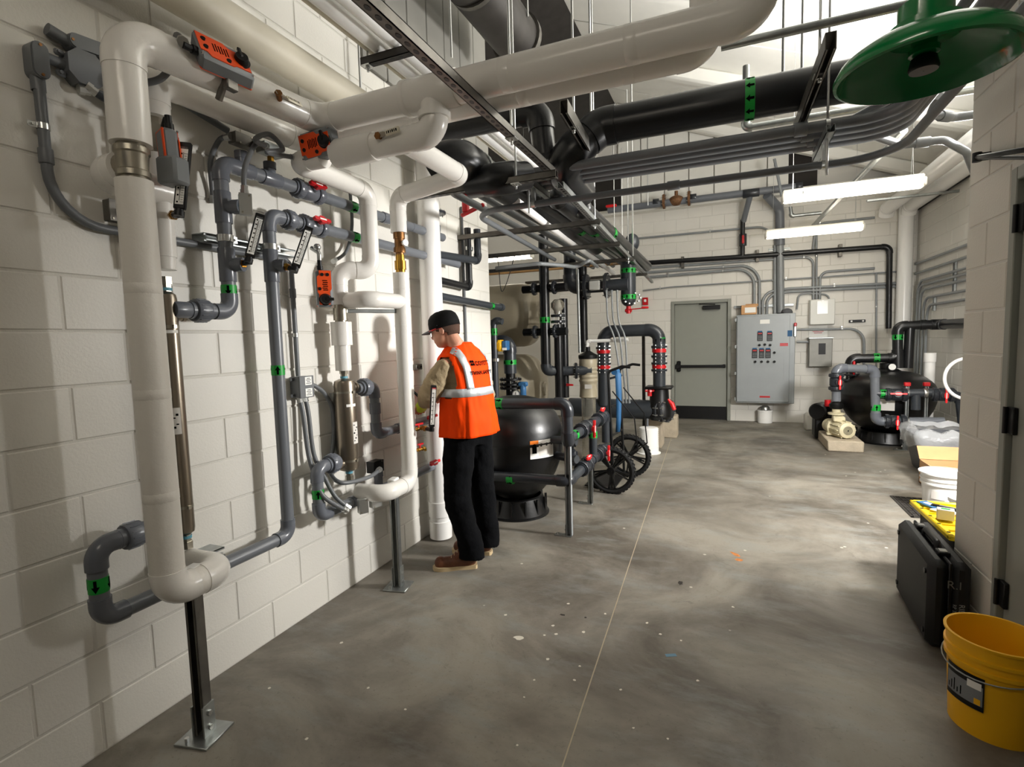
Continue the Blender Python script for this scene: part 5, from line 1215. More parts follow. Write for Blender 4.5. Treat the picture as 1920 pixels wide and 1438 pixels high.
# pump header: horizontal pipe with two flanged droppers
yH = 6.3; zH = W(1180, 620, Y=yH).z; xa, xd_ = W(1131, 640, Y=yH).x, W(1236, 690, Y=yH).x; rH = .082; zd = W(1236, 725, Y=yH).z
PH = T('plastic_pipe', 'thick dark grey pump header with red-banded couplings left of the door', 'pipe', (xd_, yH, zd))
pipe('', '', '', [(xa, yH, W(1131, 760, Y=yH).z), (xa, yH, zH), (xd_, yH, zH), (xd_, yH, zd)], rH, 'pvc_dark', R=.14, fit=1.05, fm='pvc_dark_fit', parent=PH, seg=26)
band(PH, V((xd_, yH, W(1236, 637, Y=yH).z)), V((0, 0, 1)), rH, .06, 8)
for x in (xa, xd_):
    for py in (650, 668, 681, 694): flange(PH, (x, yH, W(1236, py, Y=yH).z), (0, 0, 1), rH*.9, .028, 'pvc_dark_fit', 8, 1.42)
    for py in (657, 687): g = G(); z = W(1236, py, Y=yH).z; g.ring((x, yH, z), (0, 0, 1), rH*1.0, rH*1.14, .05, 24); g.build('red_band', 'red', PH)
zz0 = W(1236, 726, Y=yH).z; g = G(); g.box((xd_, yH, zz0), (.36, .3, .035), None, .015); g.build('pump_flange', 'black', PH)
# pump casing with big elbow and blue-white flange bolts
PC = T('circulation_pump', 'big dark grey pump elbow with bolted flange and red valve handles on concrete', 'pump', W(1240, 838, Z=0))
zc_ = W(1200, 768, Y=yH).z; xe_ = W(1248, 768, Y=yH).x; rE = .135
pipe('', '', '', [(W(1065, 752, Y=yH).x, yH+.1, zc_), (W(1175, 768, Y=yH).x, yH+.05, zc_), (xe_-.05, yH-.02, zc_)], rE, 'pvc_dark', R=.2, fit=None, parent=PC, seg=30)
sleeve(PC, (W(1198, 768, Y=yH).x, yH+.04, zc_), (1, -.05, 0), rE, .02, 'pvc_dark_fit', 1.03, 'coupling')
for dx in (-.05, .02): flange(PC, (xe_+dx, yH-.03, zc_), (.85, -.5, 0), rE*.9, .035, 'pvc_dark_fit', 10, 1.3)
g = G(); g.lathe((xd_, yH, zc_-.14), (0, 0, 1), [(.001, 0), (.12, .01), (.16, .06), (.16, .2), (.13, .26), (.12, zz0-zc_+.14)], 28); g.build('pump_casing', 'black', PC)
g = G(); p = W(1218, 734, Y=yH-.12); g.cyl(p-V((0, 0, .06)), p+V((0, 0, .02)), .03, seg=12); g.build('valve_stem', 'red', PC)
for q in range(4):
    a = q*PI/2+.4; g = G(); g.tube([p, p+V((math.cos(a)*.06, math.sin(a)*.06, .012))], [.012, .016], 8); g.build('handle_spoke', 'red', PC)
p = W(1260, 757, Y=yH-.15); g = G(); g.tube([p+V((-.05, 0, .06)), p, p+V((.03, 0, -.08))], [.012, .03, .026], 10); g.build('red_lever', 'red_bright', PC)
for i, (px, py, w_) in enumerate(((1233, 838, .16), (1262, 820, .16))):
    b = W(px-9, py, Z=0); B_ = T('concrete_pier', ('front' if i == 0 else 'rear')+' concrete pier under the big dark pump, by the door', 'concrete block', b+V((0, w_/2, 0))); hh = W(px, 783-i*3, Y=b.y).z
    g = G(); g.box(b+V((.02, w_/2+.02, hh/2)), (.22, .3, hh), None, .012); g.build('block_body', 'concrete_block', B_)
g = G(); rod_ = W(1214, 795, Y=6.15); g.cyl((rod_.x, 6.15, W(1214, 805, Y=6.15).z), (rod_.x, 6.15, zc_-.1), .014, seg=10); g.build('drain_stub', 'pvc', PC)
# upturned white bucket
b = W(1217, 853, Z=0)+V((-.02, .12, 0)); ht = W(1217, 801, Y=b.y).z
BK_ = T('bucket', 'upturned white plastic bucket beside the concrete pier', 'bucket', b)
g = G(); g.lathe(b, (0, 0, 1), [(.15, 0), (.155, .004), (.155, .014), (.128, .016), (.128, .018), (.13, .1), (.128, .102), (.124, ht*.9), (.12, ht-.004), (.11, ht), (.001, ht)], 36); g.build('pail', 'white', BK_)
g = G()
for k in range(9): g.ring(b+V((0, 0, .12+.026*k)), (0, 0, 1), .124, .1285, .006, 32)
g.build('ribs', 'white', BK_)
# strainer canister
ys = 5.55; xs2 = W(1103, 700, Y=ys).x; z0_, z1_ = W(1103, 745, Y=ys).z, W(1103, 668, Y=ys).z; h_ = z1_-z0_; rS = .115
SN = T('strainer', 'grey ribbed strainer canister with black lid and white elbow pipe', 'strainer', (xs2, ys, z0_-.3))
g = G(); pr = [(.001, 0), (rS*.9, 0), (rS*1.02, .01), (rS, .03), (rS*.94, h_*.3)]
for k in range(4): z = h_*(.38+.1*k); pr += [(rS*.98, z), (rS*1.04, z+.01), (rS*1.04, z+.022), (rS*.98, z+.032)]
pr += [(rS, h_*.8), (rS*1.0, h_*.92), (rS*.9, h_*.97)]
g.lathe((xs2, ys, z0_), (0, 0, 1), pr, 32); g.build('canister', 'vessel', SN)
g = G(); g.lathe((xs2, ys, z1_), (0, 0, 1), [(rS*1.04, -.03), (rS*1.06, -.01), (rS*1.06, .015), (rS*.5, .05), (.03, .07), (.03, .12), (.001, .12)], 28); g.build('lid', 'black', SN)
g = G(); g.cyl((xs2, ys, .02), (xs2, ys, z0_), rS*.8, rS*.8, 24); g.build('stand', 'sight_clear', SN)
g = G(); ln = W(1103, 725, Y=ys-rS*1.05); g.box(ln+V((0, 0, 0)), (.09, .002, .055)); g.build('label', 'sticker', SN)
pw = [W(1100, 655, Y=ys), W(1102, 640, Y=ys), W(1178, 637, Y=ys)]
pipe('', '', '', pw, .022, 'white_gloss', R=.03, fit=1.25, fm='white_gloss', parent=SN, part='white_pipe', cpl=[(1, .78, .05, 1.3)])
g = G(); p = W(1062, 723, Y=5.4); g.tube([p, p+V((.09, 0, .005))], .007, 8); g.tube([p+V((0, 0, .02)), p+V((.09, 0, .012))], .007, 8); g.build('red_lever', 'red', SN)
# valves and gauge by the tank top
GV = T('control_valve', 'dark flanged valve with round gauge above the black tank', 'valve', W(955, 745, Y=4.4)); yg = 4.4
xg = W(957, 700, Y=yg).x
pipe('', '', '', [W(918, 641, Y=yg), (xg, yg, W(957, 641, Y=yg).z), (xg, yg, W(957, 700, Y=yg).z)], .07, 'pvc_dark', R=.09, fit=1.1, fm='pvc_dark_fit', parent=GV)
band(GV, V((xg, yg, W(957, 679, Y=yg).z)), V((0, 0, -1)), .07, .05, 5)
for py in (711, 720, 727): flange(GV, (xg, yg, W(957, py, Y=yg).z), (0, 0, 1), .075, .024, 'black')
g = G(); g.cyl((xg, yg, W(957, 752, Y=yg).z), (xg, yg, W(957, 700, Y=yg).z), .055, seg=18); g.build('valve_body', 'black', GV)
p = W(967, 739, Y=yg-.12); g = G(); g.cyl(p+V((0, .03, 0)), p, .042, seg=22); gg = g.build('gauge', 'zinc', GV); g = G(); g.cyl(p, p-V((0, .002, 0)), .034, seg=22); g.build('gauge_face', 'paper', gg); g = G(); g.box(p+V((0, -.003, .008)), (.004, .002, .03)); g.build('needle', 'ink', gg)
g = G(); p = W(981, 732, Y=yg-.05); g.box(p, (.06, .07, .16), None, .02); g.box(p+V((0, 0, .07)), (.1, .06, .05), None, .01); g.build('gear_handle', 'blue', GV)
GP, xgp, _, _ = vpipe('grey plastic pipe with green label standing beside the yellow pump heads', 928, 600, 762, 4.0, .033, bands=(622,))
pipe('', '', '', [(xgp, 4.0, W(928, 610, Y=4.0).z), (xgp, 4.0, W(928, 600, Y=4.0).z), (xgp+.1, 4.0, W(945, 603, Y=4.0).z)], .033, 'pvc_dark', R=.04, fit=1.2, parent=GP, part='elbow_pipe')
g = G(); p = W(928, 675, Y=3.97); g.ring(p+V((0, .03, 0)), (0, 0, 1), .034, .04, .03, 18); g.box(p+V((-.08, .03, 0)), (.1, .04, .03)); g.build('pipe_clamp', 'zinc', GP)
for i, (px, lab_) in enumerate(((909, 'yellow dosing pump with teal face, left of the grey pipe'), (941, 'yellow dosing pump with teal face, right of the grey pipe'))):
    p = W(px, 648, Y=4.05); D_ = T('dosing_pump', lab_, 'pump', p-V((0, 0, .06)))
    g = G(); g.box(p-V((.02, 0, 0)), (.09, .12, .12), None, .025); g.build('housing', 'yellow', D_); g = G(); g.box(p+V((.045, 0, 0)), (.05, .1, .1), None, .008); g.build('face', 'blue', D_); g = G(); g.box(p+V((.05, -.051, -.035)), (.05, .002, .025)); g.build('label', 'paper', D_)
p = W(905, 627, Y=3.9); NT = T('paper_note', 'folded white printed note clipped above the yellow pumps', 'paper', p); g = G(); g.box(p, (.002, .07, .13), Matrix.Rotation(.35, 3, 'X') @ rotz(-.6)); sh = g.build('sheet', 'paper', NT); g = G()
for k in range(4): g.box(p+V((.003, -.003, -.03+.016*k)), (.001, .045, .004), Matrix.Rotation(.35, 3, 'X') @ rotz(-.6))
g.build('print', 'ink', sh)
flex('thin grey cable drooping in front of the vessel', [(W(932, 470, Y=4.3).x, 4.3, 2.46), W(935, 500, Y=4.2), W(940, 545, Y=4.2), W(950, 530, Y=4.3), (W(965, 470, Y=4.3).x, 4.3, 2.46)], .004, 'cable', 'black', False)
for i in range(3): flex(('first', 'second', 'third')[i]+' grey cable running down to the white elbow pipe', [W(1137+i*10, 545, Y=5.7), W(1140+i*10, 600, Y=5.6), W(1152+i*10, 635, Y=5.5), W(1162+i*7, 700, Y=5.5), W(1168+i*6, 755, Y=5.6)], .011, 'cable', 'conduit', False)
rail_ = W(1245, 620, Y=6.2)
plain_post('tall slotted strut post behind the pump header', W(1207, 700, Y=6.55).x, 6.55, W(1207, 618, Y=6.55).z, .041, 'galv_dark')
g = G(); SR = T('steel_pipe', 'thin bright steel rod hanging in front of the strainer', 'pipe', W(1088, 665, Y=5.4)); g.cyl(W(1087, 662, Y=5.4), W(1083, 505, Y=5.4), .018, seg=12); g.build('rod', 'galv', SR)
# ------------------------------------------------------------------ overhead rack and hangers
def strut_thing(label, a, b, up=(0, 0, 1), m='galv_dark', holes=True, w=.041, h=.041, rods=(), ztop=4.4):
    K = T('strut_channel', label, 'strut', min(V(a), V(b), key=lambda p: p.z)); channel(K, a, b, up, w, h, m, holes, 'channel')
    for f in rods:
        p = along(a, b, f); rod(p-V((0, 0, .05)), V((p.x, p.y, ztop)), .0065, K)
        g = G(); g.cyl(p-V((0, 0, .035)), p-V((0, 0, .02)), .012, seg=6); g.box(p-V((0, 0, .022)), (.05, .05, .006)); g.build('nut', 'zinc', K)
    return K
a, b = W(688, 0, Z=2.53), W(1030, 317, Z=2.53); sx_ = (a.x+b.x)/2
strut_thing('slotted strut rail carrying the white overhead pipes, nearest the camera', (sx_, -.3, 2.53), (sx_, b.y+.05, 2.53), rods=(.74,))
a, b = W(1051, 347, Z=2.5), W(1223, 529, Z=2.5); RA, RB = a, b
strut_thing('long strut rail on the right edge of the pipe rack', a, b, m='galv', rods=(.5,))
def rx(y): return RA.x+(RB.x-RA.x)*(y-RA.y)/(RB.y-RA.y)
# cross struts under the rack
nm_ = ('nearest', 'second', 'third', 'fourth', 'farthest')
for i, (y, x0) in enumerate(((1.95, .35), (3.25, -.1), (4.3, -.6), (5.4, -.8), (7.0, -.8))):
    strut_thing('strut cross bar under the pipe rack, %s of five' % nm_[i], (x0, y, 2.47), (rx(y)+.06, y, 2.47), rods=((.75,), (.97,), (), (.97,), ())[i], holes=i < 2)
strut_thing('long dark strut bar across the back of the alcove', (-2.6, 6.6, 2.62), (.9, 6.6, 2.62), m='wood', holes=False, h=.07, rods=(.3, .95))
strut_thing('second dark bar across the back of the alcove', (-2.6, 7.2, 2.35), (.9, 7.2, 2.35), m='dark_steel', holes=False, h=.07, rods=(.3, .95))
# conduits: across from the right, then back along the rack
CX = 2.72
names4 = ('topmost', 'second', 'third', 'fourth')
for i in range(4):
    y = 2.30+.10*i; z = 2.615; xk = .40+.15*i
    conduit('grey conduit crossing the room and turning along the rack, %s of four' % names4[i], [(CX+.30+.02*i, -.6, z+.05), (CX+.30+.02*i, y, z), (xk, y, z), (xk-.06, 6.9, z)], .028, 'conduit_pvc', R=.17 if False else .2, group='four conduits crossing the room', cpl=[(1, .17, .06), (1, .9, .06)], cat='conduit')
ybl = 2.36
lo0 = W(890, 398, Z=2.44); lo1 = W(1525, 312, Z=2.44); lo2 = W(1040, 487, Z=2.44)
conduit('single darker conduit slung below the bundle of four', [(3.02, -.6, 2.5), (3.02, lo1.y, 2.44), (lo0.x-.02, lo1.y, 2.44), (lo2.x, lo2.y, 2.44)], .021, 'conduit_pvc', R=.25, cpl=[(1, .45, .07)])
conduit('pale blue-grey conduit wavering under the rack end', [W(930, 503, Z=2.3), W(1010, 494, Z=2.3), W(1060, 498, Z=2.3), W(1085, 502, Z=2.32), W(1102, 486, Z=2.36), W(1120, 500, Z=2.4)], .02, 'conduit', R=.08)
c0, c1_ = W(968, 378, Z=2.52), W(1150, 512, Z=2.52)
pipe('plastic_pipe', 'slim white pipe running along the rack below the black ones', 'pipe', [c0, c1_], .03, 'white', fit=None)
for i, (px0, py0, px1, py1, r, lab) in enumerate(((1002, 372, 1150, 470, .06, 'left'), (1046, 372, 1165, 470, .075, 'middle'), (1092, 392, 1185, 475, .075, 'right'))):
    p, q = W(px0, py0, Z=2.62), W(px1, py1, Z=2.62); q = p+(q-p).normalized()*((7.3-p.y)/((q-p).normalized().y))
    K = pipe('plastic_pipe', 'black plastic pipe lying along the rack, %s of three' % lab, 'pipe', [p, q], r, 'pvc_black', fit=None, group='black rack pipes')
    g = G(); g.sphere(p, r*1.12, 16, 10); g.build('end_cap', 'pvc_black', K); band(K, p.lerp(q, .28), V((0, -1, 0)), r, .1, 6)
# big black line crossing with its wye
z3 = 2.86; pL, pR = W(1200, 226, Z=z3), W(1560, 156, Z=z3); yK = (pL.y+pR.y)/2; rK = .106
BK3 = T('plastic_pipe', 'thick black pipe crossing the room overhead with a green arrow label', 'pipe', (1.2, yK, z3))
xw = W(1085, 238, Z=z3).x
pipe('', '', '', [(3.28, yK, z3), (xw+.12, yK, z3), (xw-.12, yK-.12, z3-.22), (xw-.14, yK+.5, z3-.24)], rK, 'pvc_black', R=.12, fit=1.08, parent=BK3, seg=30)
pg = W(1405, 190, Z=z3); band(BK3, V((pg.x, yK, z3)), V((-1, 0, 0)), rK, .05, 10)
p0, p1 = W(930, 226, Z=3.0), W(1012, 207, Z=3.0)
pipe('plastic_pipe', 'black pipe elbowing down behind the white overhead pair', 'pipe', [(p0.x-.4, p1.y, 3.0), (p1.x, p1.y, 3.0), (p1.x+.02, p1.y+.02, 2.72)], .075, 'pvc_black', R=.09, fit=1.12)
pe = W(850, 272, Z=2.66)
KE = pipe('plastic_pipe', 'fat glossy black elbow tucked behind the white drop pipe', 'pipe', [(.66, pe.y+.02, 2.56), (pe.x, pe.y, 2.6), (pe.x+.0, 5.2, 2.63)], .105, 'pvc_black', R=.13, fit=1.12)
sleeve(KE, (pe.x, pe.y+.3, 2.61), (0, 1, 0), .105, .03, 'galv', 1.05, 'pipe_strap')
pipe('plastic_pipe', 'black pipe dropping below the rack at the wall corner', 'pipe', [W(985, 330, Z=2.55), W(940, 335, Z=2.5), W(880, 345, Z=2.5)], .085, 'pvc_black', R=.1, fit=1.1)
# red valve below the elbow
p = W(873, 385, Y=2.9); RV = T('lever_valve', 'dark red lever valve under the rack beside the down pipe', 'valve', p); g = G(); g.cyl(p-V((0, 0, .05)), p+V((0, 0, .1)), .03, seg=12); g.box(p+V((.06, 0, -.045)), (.22, .03, .03), Matrix.Rotation(-.3, 3, 'Y'), .008); g.build('lever', 'red', RV); g = G(); g.cyl(p+V((0, 0, .08)), p+V((0, 0, .14)), .06, seg=16); g.build('valve_neck', 'pvc_black', RV)
# wall-side hung pipes high up
zq_ = 3.12
for i, (px, py, r, m, lab) in enumerate(((655, 42, .04, 'white_gloss', 'left white'), (705, 42, .045, 'white_gloss', 'right white'), (618, 32, .02, 'cream_pipe', 'thin cream'))):
    p = W(px, py, Z=zq_); pipe('hung_pipe', '%s pipe of the set hung high near the left wall' % lab, 'pipe', [(p.x, -.2, zq_), (p.x, 6.5, zq_)], r, m, fit=None)
p = W(700, 108, Z=3.06); strut_thing('short dark strut bracket under the high white pipes', (W(684, 108, Z=3.06).x-.03, p.y, 3.045), (W(775, 85, Z=3.06).x, p.y, 3.045), m='dark_steel', rods=(.1,), ztop=4.2)
# strut bars running away above the black line
for (a, b, lab) in (((1057, 200), (1119, 306), 'rusty strut bar in the middle, under the black line'), ((1558, 76), (1492, 250), 'rusty strut bar near the green shower, under the black line')):
    z = 2.72; A_, B_ = W(*a, Z=z), W(*b, Z=z); strut_thing(lab, A_, B_, (0, 0, -1), 'galv_dark', True, .041, .07, rods=(.25, .8))
def saddle(label, x, y, z, ztop=4.6):
    K = T('trapeze_hanger', label, 'pipe hanger', (x, y-.1, z-.1)); channel(K, (x, y-.2, z-.05), (x, y+.28, z-.05), (0, 0, 1), .041, .041, 'galv', False, 'bar'); rod((x, y-.1, z-.25), (x, y-.1, ztop), .0065, K)
    for i in range(4):
        g = G(); g.ring((x, 2.30+.10*i, z), (1, 0, 0), .028, .033, .02, 14); g.cyl((x, 2.30+.10*i, z+.025), (x, 2.30+.10*i, z+.06), .007, seg=6); g.build('clamp', 'zinc', K)
    g = G(); g.box((x, lo1.y, 2.52), (.025, .03, .16)); g.ring((x, lo1.y, 2.44), (1, 0, 0), .021, .025, .025, 14); g.build('drop_clamp', 'zinc', K)
saddle('clamp hanger gripping the conduit bundle at the rack corner', W(1010, 345, Z=2.6).x, 2.4, 2.615, 2.68); saddle('clamp hanger gripping the conduit bundle near the green shower', W(1535, 275, Z=2.6).x, 2.4, 2.615)
for i, (px, py0, py1, Yp, lab) in enumerate(((668, 0, 175, 1.9, 'at upper left beside the high white pipes'), (843, 0, 110, 2.2, 'left of the dark duct'), (1185, 270, 480, 4.6, 'in front of the white siding'), (1214, 240, 385, 8.6, 'at the left of the far siding'), (1470, 0, 140, 2.6, 'left of the bright ceiling patch'))):
    a, b = W(px, py0, Y=Yp), W(px, py1, Y=Yp); b.x = a.x; o = rod(V((a.x, Yp, min(zr(a.x), 5.6)-.02)), V((a.x, Yp, b.z)), .008 if Yp < 5 else .009); tag(o, 'thin threaded hanger rod '+lab, 'hanger rod')
    me = o.data
zt_ = 2.9
pipe('steel_pipe', 'thin galvanized pipe crossing high in front of the bright ceiling', 'pipe', [W(1352, 88, Z=zt_), (3.6, W(1352, 88, Z=zt_).y, zt_)], .019, 'galv', fit=None)
strut_thing('slotted strut running over the top of the block column', (2.95, 2.2, 2.93), (4.3, 2.2, 2.93), m='galv', w=.05, h=.05)
pipe('steel_pipe', 'galvanized water pipe stepping under the black line', 'pipe', [(W(1398, 230, Y=3.2).x, 3.2, 3.4), (W(1398, 230, Y=3.2).x, 3.2, W(1398, 240, Y=3.2).z), (3.9, 3.2, W(1398, 240, Y=3.2).z)], .022, 'galv', R=.03, fit=1.35, fm='galv')
# gas pipe along the room and conduits on the right
p, q = W(1695, 245, Z=3.25), W(1522, 426, Z=3.25)
pipe('steel_pipe', 'slanting galvanized pipe running away above the strip lights', 'pipe', [p, q], .03, 'galv', fit=None)
conduit('grey conduit waving into the block column at right', [W(1640, 255, Z=2.9), W(1690, 272, Z=2.9), W(1770, 262, Z=2.9), W(1812, 285, Z=2.85), W(1830, 330, Z=2.75)], .028, 'conduit_pvc', R=.12, cpl=[(1, .5, .09)])
conduit('short grey conduit bending into the column under the shower', [W(1760, 180, Z=2.95), W(1745, 215, Z=2.9), W(1790, 220, Z=2.9), W(1830, 215, Z=2.9)], .026, 'conduit_pvc', R=.06, cpl=[(1, .6, .08)])
for i, (px, py) in enumerate(((1620, 200), (1662, 190))):
    p = W(px, py, Z=2.8); conduit('grey conduit sweeping up towards the shower, %s of two' % ('left', 'right')[i], [p+V((-.35, .2, -.08)), p+V((-.1, .12, -.05)), p+V((.14, -.1, 0)), p+V((.18, -1.2, .05))], .024, 'conduit_pvc', R=.2, group='sweeping conduits')
# white vent pipes near the right wall
for i, (pa_, pb_, pc_, lab) in enumerate((((1655, 402), (1700, 362), (1790, 285), 'left of the pair'), ((1683, 408), (1720, 380), (1812, 305), 'right of the pair'))):
    z = 3.42; A_, C_ = W(*pa_, Z=z), W(*pc_, Z=z); x = (A_.x+C_.x)/2
    K = pipe('vent_pipe', 'white vent pipe along the right wall near the roof, '+lab, 'pipe', [(x, 3.2, z), (x, min(A_.y, 8.9), z), (x, min(A_.y, 8.9)+.06, z-.1)], .1, 'white_gloss', R=.08, fit=1.04)
K = T('pipe_hanger', 'flat bar holding up the two white vent pipes', 'pipe hanger', (4.2, 7.6, 3.3)); g = G(); g.box((4.5, 7.6, 3.3), (1.1, .05, .03), None, .004); g.build('bar', 'galv', K)
# dark exhaust duct high up
a = W(915, 20, Z=4.2); b = W(985, 75, Z=4.2); xd2 = (a.x+b.x)/2
K = pipe('exhaust_duct', 'dark round exhaust duct high above the alcove', 'duct', [(xd2-.1, -.6, 4.2), (xd2, b.y, 4.2)], .2, 'dark_steel', fit=None, seg=28)
g = G(); g.ring((xd2, b.y-.05, 4.2), (0, 1, 0), .198, .225, .06, 28); g.build('end_collar', 'galv_dark', K); g = G(); g.ring((xd2, b.y-.9, 4.2), (0, 1, 0), .198, .215, .04, 28); g.build('joint_band', 'galv_dark', K)
for q in (-1, 1): rod((xd2+.2*q, b.y-.3, 4.2), (xd2+.2*q, b.y-.3, 5.2), .008, K)

# ------------------------------------------------------------------ strip lights
def strip_light(label, y, x0, x1, z, lens='lamp_lens'):
    K = T('strip_light', label, 'light', ((x0+x1)/2, y, z), 'suspended strip lights'); L = x1-x0; c = V(((x0+x1)/2, y, z))
    g = G(); g.box(c+V((0, 0, .075)), (L, .09, .07), None, .012); g.build('housing', 'lamp_body', K)
    g = G(); prof = [(-.07, .045), (-.078, .02), (-.06, -.01), (-.03, -.025), (.03, -.025), (.06, -.01), (.078, .02), (.07, .045)]
    g.prism(prof, c-V((L/2-.02, 0, 0)), (0, 1, 0), (0, 0, 1), (1, 0, 0), L-.04); g.build('diffuser', lens, K)
    for s in (-1, 1):
        g = G(); g.box(c+V((s*(L/2-.005), 0, .025)), (.03, .16, .09), None, .012); g.build('end_cap', 'lamp_body', K)
        for q in (-.04, .04): rod(c+V((s*(L/2-.1), q, .1)), c+V((s*(L/2-.1), 0, .42)), .0025, K, 'wire')
        rod(c+V((s*(L/2-.1), 0, .42)), V((c.x+s*(L/2-.1), y, (zr(c.x+s*(L/2-.1))-.02) if c.x > .5 else 4.6+(c.x+s*(L/2-.1)+3.2)*.34)), .0025, K, 'wire')
    for k in range(4):
        g = G(); g.box(c+V((-L*.35+L*.233*k, -.072, .05)), (.018, .012, .03), None, .002); g.build('latch', 'zinc', K)
    return K
a, b = W(1467, 378, Z=3.0), W(1733, 346, Z=3.0); strip_light('lit strip light hanging nearer, left of the block column', (a.y+b.y)/2, a.x, b.x, 3.0)
a, b = W(1436, 444, Z=3.0), W(1617, 430, Z=3.0); strip_light('lit strip light hanging farther, above the control panel', (a.y+b.y)/2, a.x, b.x, 3.0)
a, b = W(905, 490, Z=2.9), W(1010, 486, Z=2.9); strip_light('lit strip light deep in the alcove beyond the wall corner', a.y, a.x-.55, b.x, 2.9)

strip_light('added fill light behind the viewer in the form of a strip light', -1.5, .9, 2.17, 3.25, 'added_fill_lens')  # unseen fixture, added to brighten the white overhead pipes from the front
# ------------------------------------------------------------------ green shower head
cs = CAM+(W(1733, 96, Y=0)-CAM).normalized()*1.36
SH = T('emergency_shower', 'big green emergency shower head hanging at upper right', 'shower', cs)
Rs = .142; tilt = V((0, 0, 1))
g = G(); g.lathe(cs, tilt, [(Rs*.96, -.036), (Rs, -.034), (Rs*1.005, -.026), (Rs*.94, -.008), (Rs*.8, .008), (Rs*.55, .024), (Rs*.38, .034), (Rs*.36, .034), (Rs*.53, .019), (Rs*.78, .002), (Rs*.91, -.014), (Rs*.94, -.03), (Rs*.96, -.036)], 56); g.build('bowl', 'shower_green', SH, smooth=60)
g = G(); g.lathe(cs, tilt, [(Rs*.40, .028), (Rs*.40, .044), (Rs*.3, .05), (Rs*.3, .082), (Rs*.17, .084), (Rs*.17, .09)], 32); g.lathe(cs, tilt, [(.001, .02), (Rs*.4, .026)], 32); g.build('socket', 'shower_green', SH)
g = G(); g.lathe(cs, tilt, [(.02, .026), (.02, .006), (.024, .004), (.024, -.006), (.018, -.008), (.012, -.008)], 24); g.build('nozzle', 'shower_green', SH)
g = G(); g.lathe(cs, tilt, [(.001, -.035), (.022, -.035), (.024, -.03), (.02, -.012), (.001, -.012)], 24); g.build('deflector', 'black', SH)
g = G(); g.cyl(cs+V((0, 0, .082)), cs+V((0, 0, 1.6)), .021, seg=18); g.build('supply_pipe', 'galv', SH)
g = G(); g.ring(cs+V((0, 0, .09)), (0, 0, 1), .02, .027, .008, 20); g.build('thread_tape', 'blue', SH)
# ------------------------------------------------------------------ far wall equipment
def FWp(x, y, d=0.): return W(x, y, Y=YF-d)
# main control panel
a, b = FWp(1381, 591, .3), FWp(1484, 757, .3); dp = .3
PN = T('electrical_cabinet', 'large grey electrical control panel with rows of meters beside the far door', 'control panel', ((a.x+b.x)/2, YF-dp/2, b.z))
cx, cz, w_, h_ = (a.x+b.x)/2, (a.z+b.z)/2, b.x-a.x, a.z-b.z
g = G(); g.box((cx+.02, YF-dp/2-.01, cz), (w_+.04, dp-.03, h_), None, .008); g.build('cabinet', 'panel_grey', PN)
yd_ = YF-dp-.004
g = G(); g.box((cx-.015, yd_, cz), (w_-.05, .022, h_-.05), None, .006); dr_ = g.build('panel_door', 'panel_grey', PN)
g = G()
for (x0, x1, z0, z1) in ((a.x+.05, b.x-.12, b.z+.07, b.z+.075), (a.x+.05, b.x-.12, a.z-.075, a.z-.07), (a.x+.05, a.x+.055, b.z+.07, a.z-.07), (b.x-.125, b.x-.12, b.z+.07, a.z-.07)): g.box(((x0+x1)/2, yd_-.012, (z0+z1)/2), (x1-x0, .004, z1-z0))
g.build('door_lip', 'panel_grey', dr_)
def onp(x, y): p = FWp(x, y, dp+.02); return V((p.x, yd_-.012, p.z))
def plate(x, y, w, h, m, name, par, t=.006): p = onp(x, y); g = G(); g.box(p, (w, t, h), None, .001); return g.build(name, m, par)
for (x, y) in ((1425, 631), (1443, 631), (1415, 663), (1428, 663), (1440, 663)):
    mtr = plate(x, y, .082, .15, 'black', 'meter', dr_, .02); p = onp(x, y)
    g = G(); g.box(p+V((0, -.011, .052)), (.06, .002, .02)); g.build('display', 'red', mtr)
    g = G(); [g.box(p+V((-.022+.022*(k % 3), -.011, -.055+.022*(k//3))), (.014, .002, .012)) for k in range(12)]; g.build('ribs', 'act_grey', mtr)
    plate(x, y-9.5, .07, .022, 'blue', 'name_tag', dr_)
for (x, y) in ((1424, 647), (1434, 646), (1444, 647), (1452, 661), (1416, 678), (1428, 678), (1440, 678), (1452, 678)):
    p = onp(x, y); g = G(); g.cyl(p, p-V((0, .03, 0)), .02, seg=14); g.box(p-V((0, .036, 0)), (.012, .016, .036), None, .003); g.build('selector_switch', 'black', dr_)
plate(1434, 603, .15, .07, 'paper', 'name_plate', dr_); plate(1470, 646, .12, .05, 'red', 'danger_sticker', dr_); plate(1434, 744, .16, .03, 'red', 'danger_sticker', dr_)
p = FWp(1490, 620, dp); g = G(); g.box((b.x+.035, YF-dp-.02, p.z), (.04, .03, .2), None, .008); g.build('disconnect_handle', 'galv', PN); g = G(); g.box((b.x+.035, YF-dp-.03, p.z+.1), (.045, .04, .06), None, .01); g.build('disconnect_grip', 'red', PN); plate(1481, 625, .07, .1, 'blue', 'info_tag', dr_)
for py in (600, 650, 700, 748):
    z = FWp(1381, py, dp).z; g = G(); g.box((a.x-.012, YF-dp-.0, z), (.03, .03, .06), None, .004); g.build('hinge', 'galv', PN)
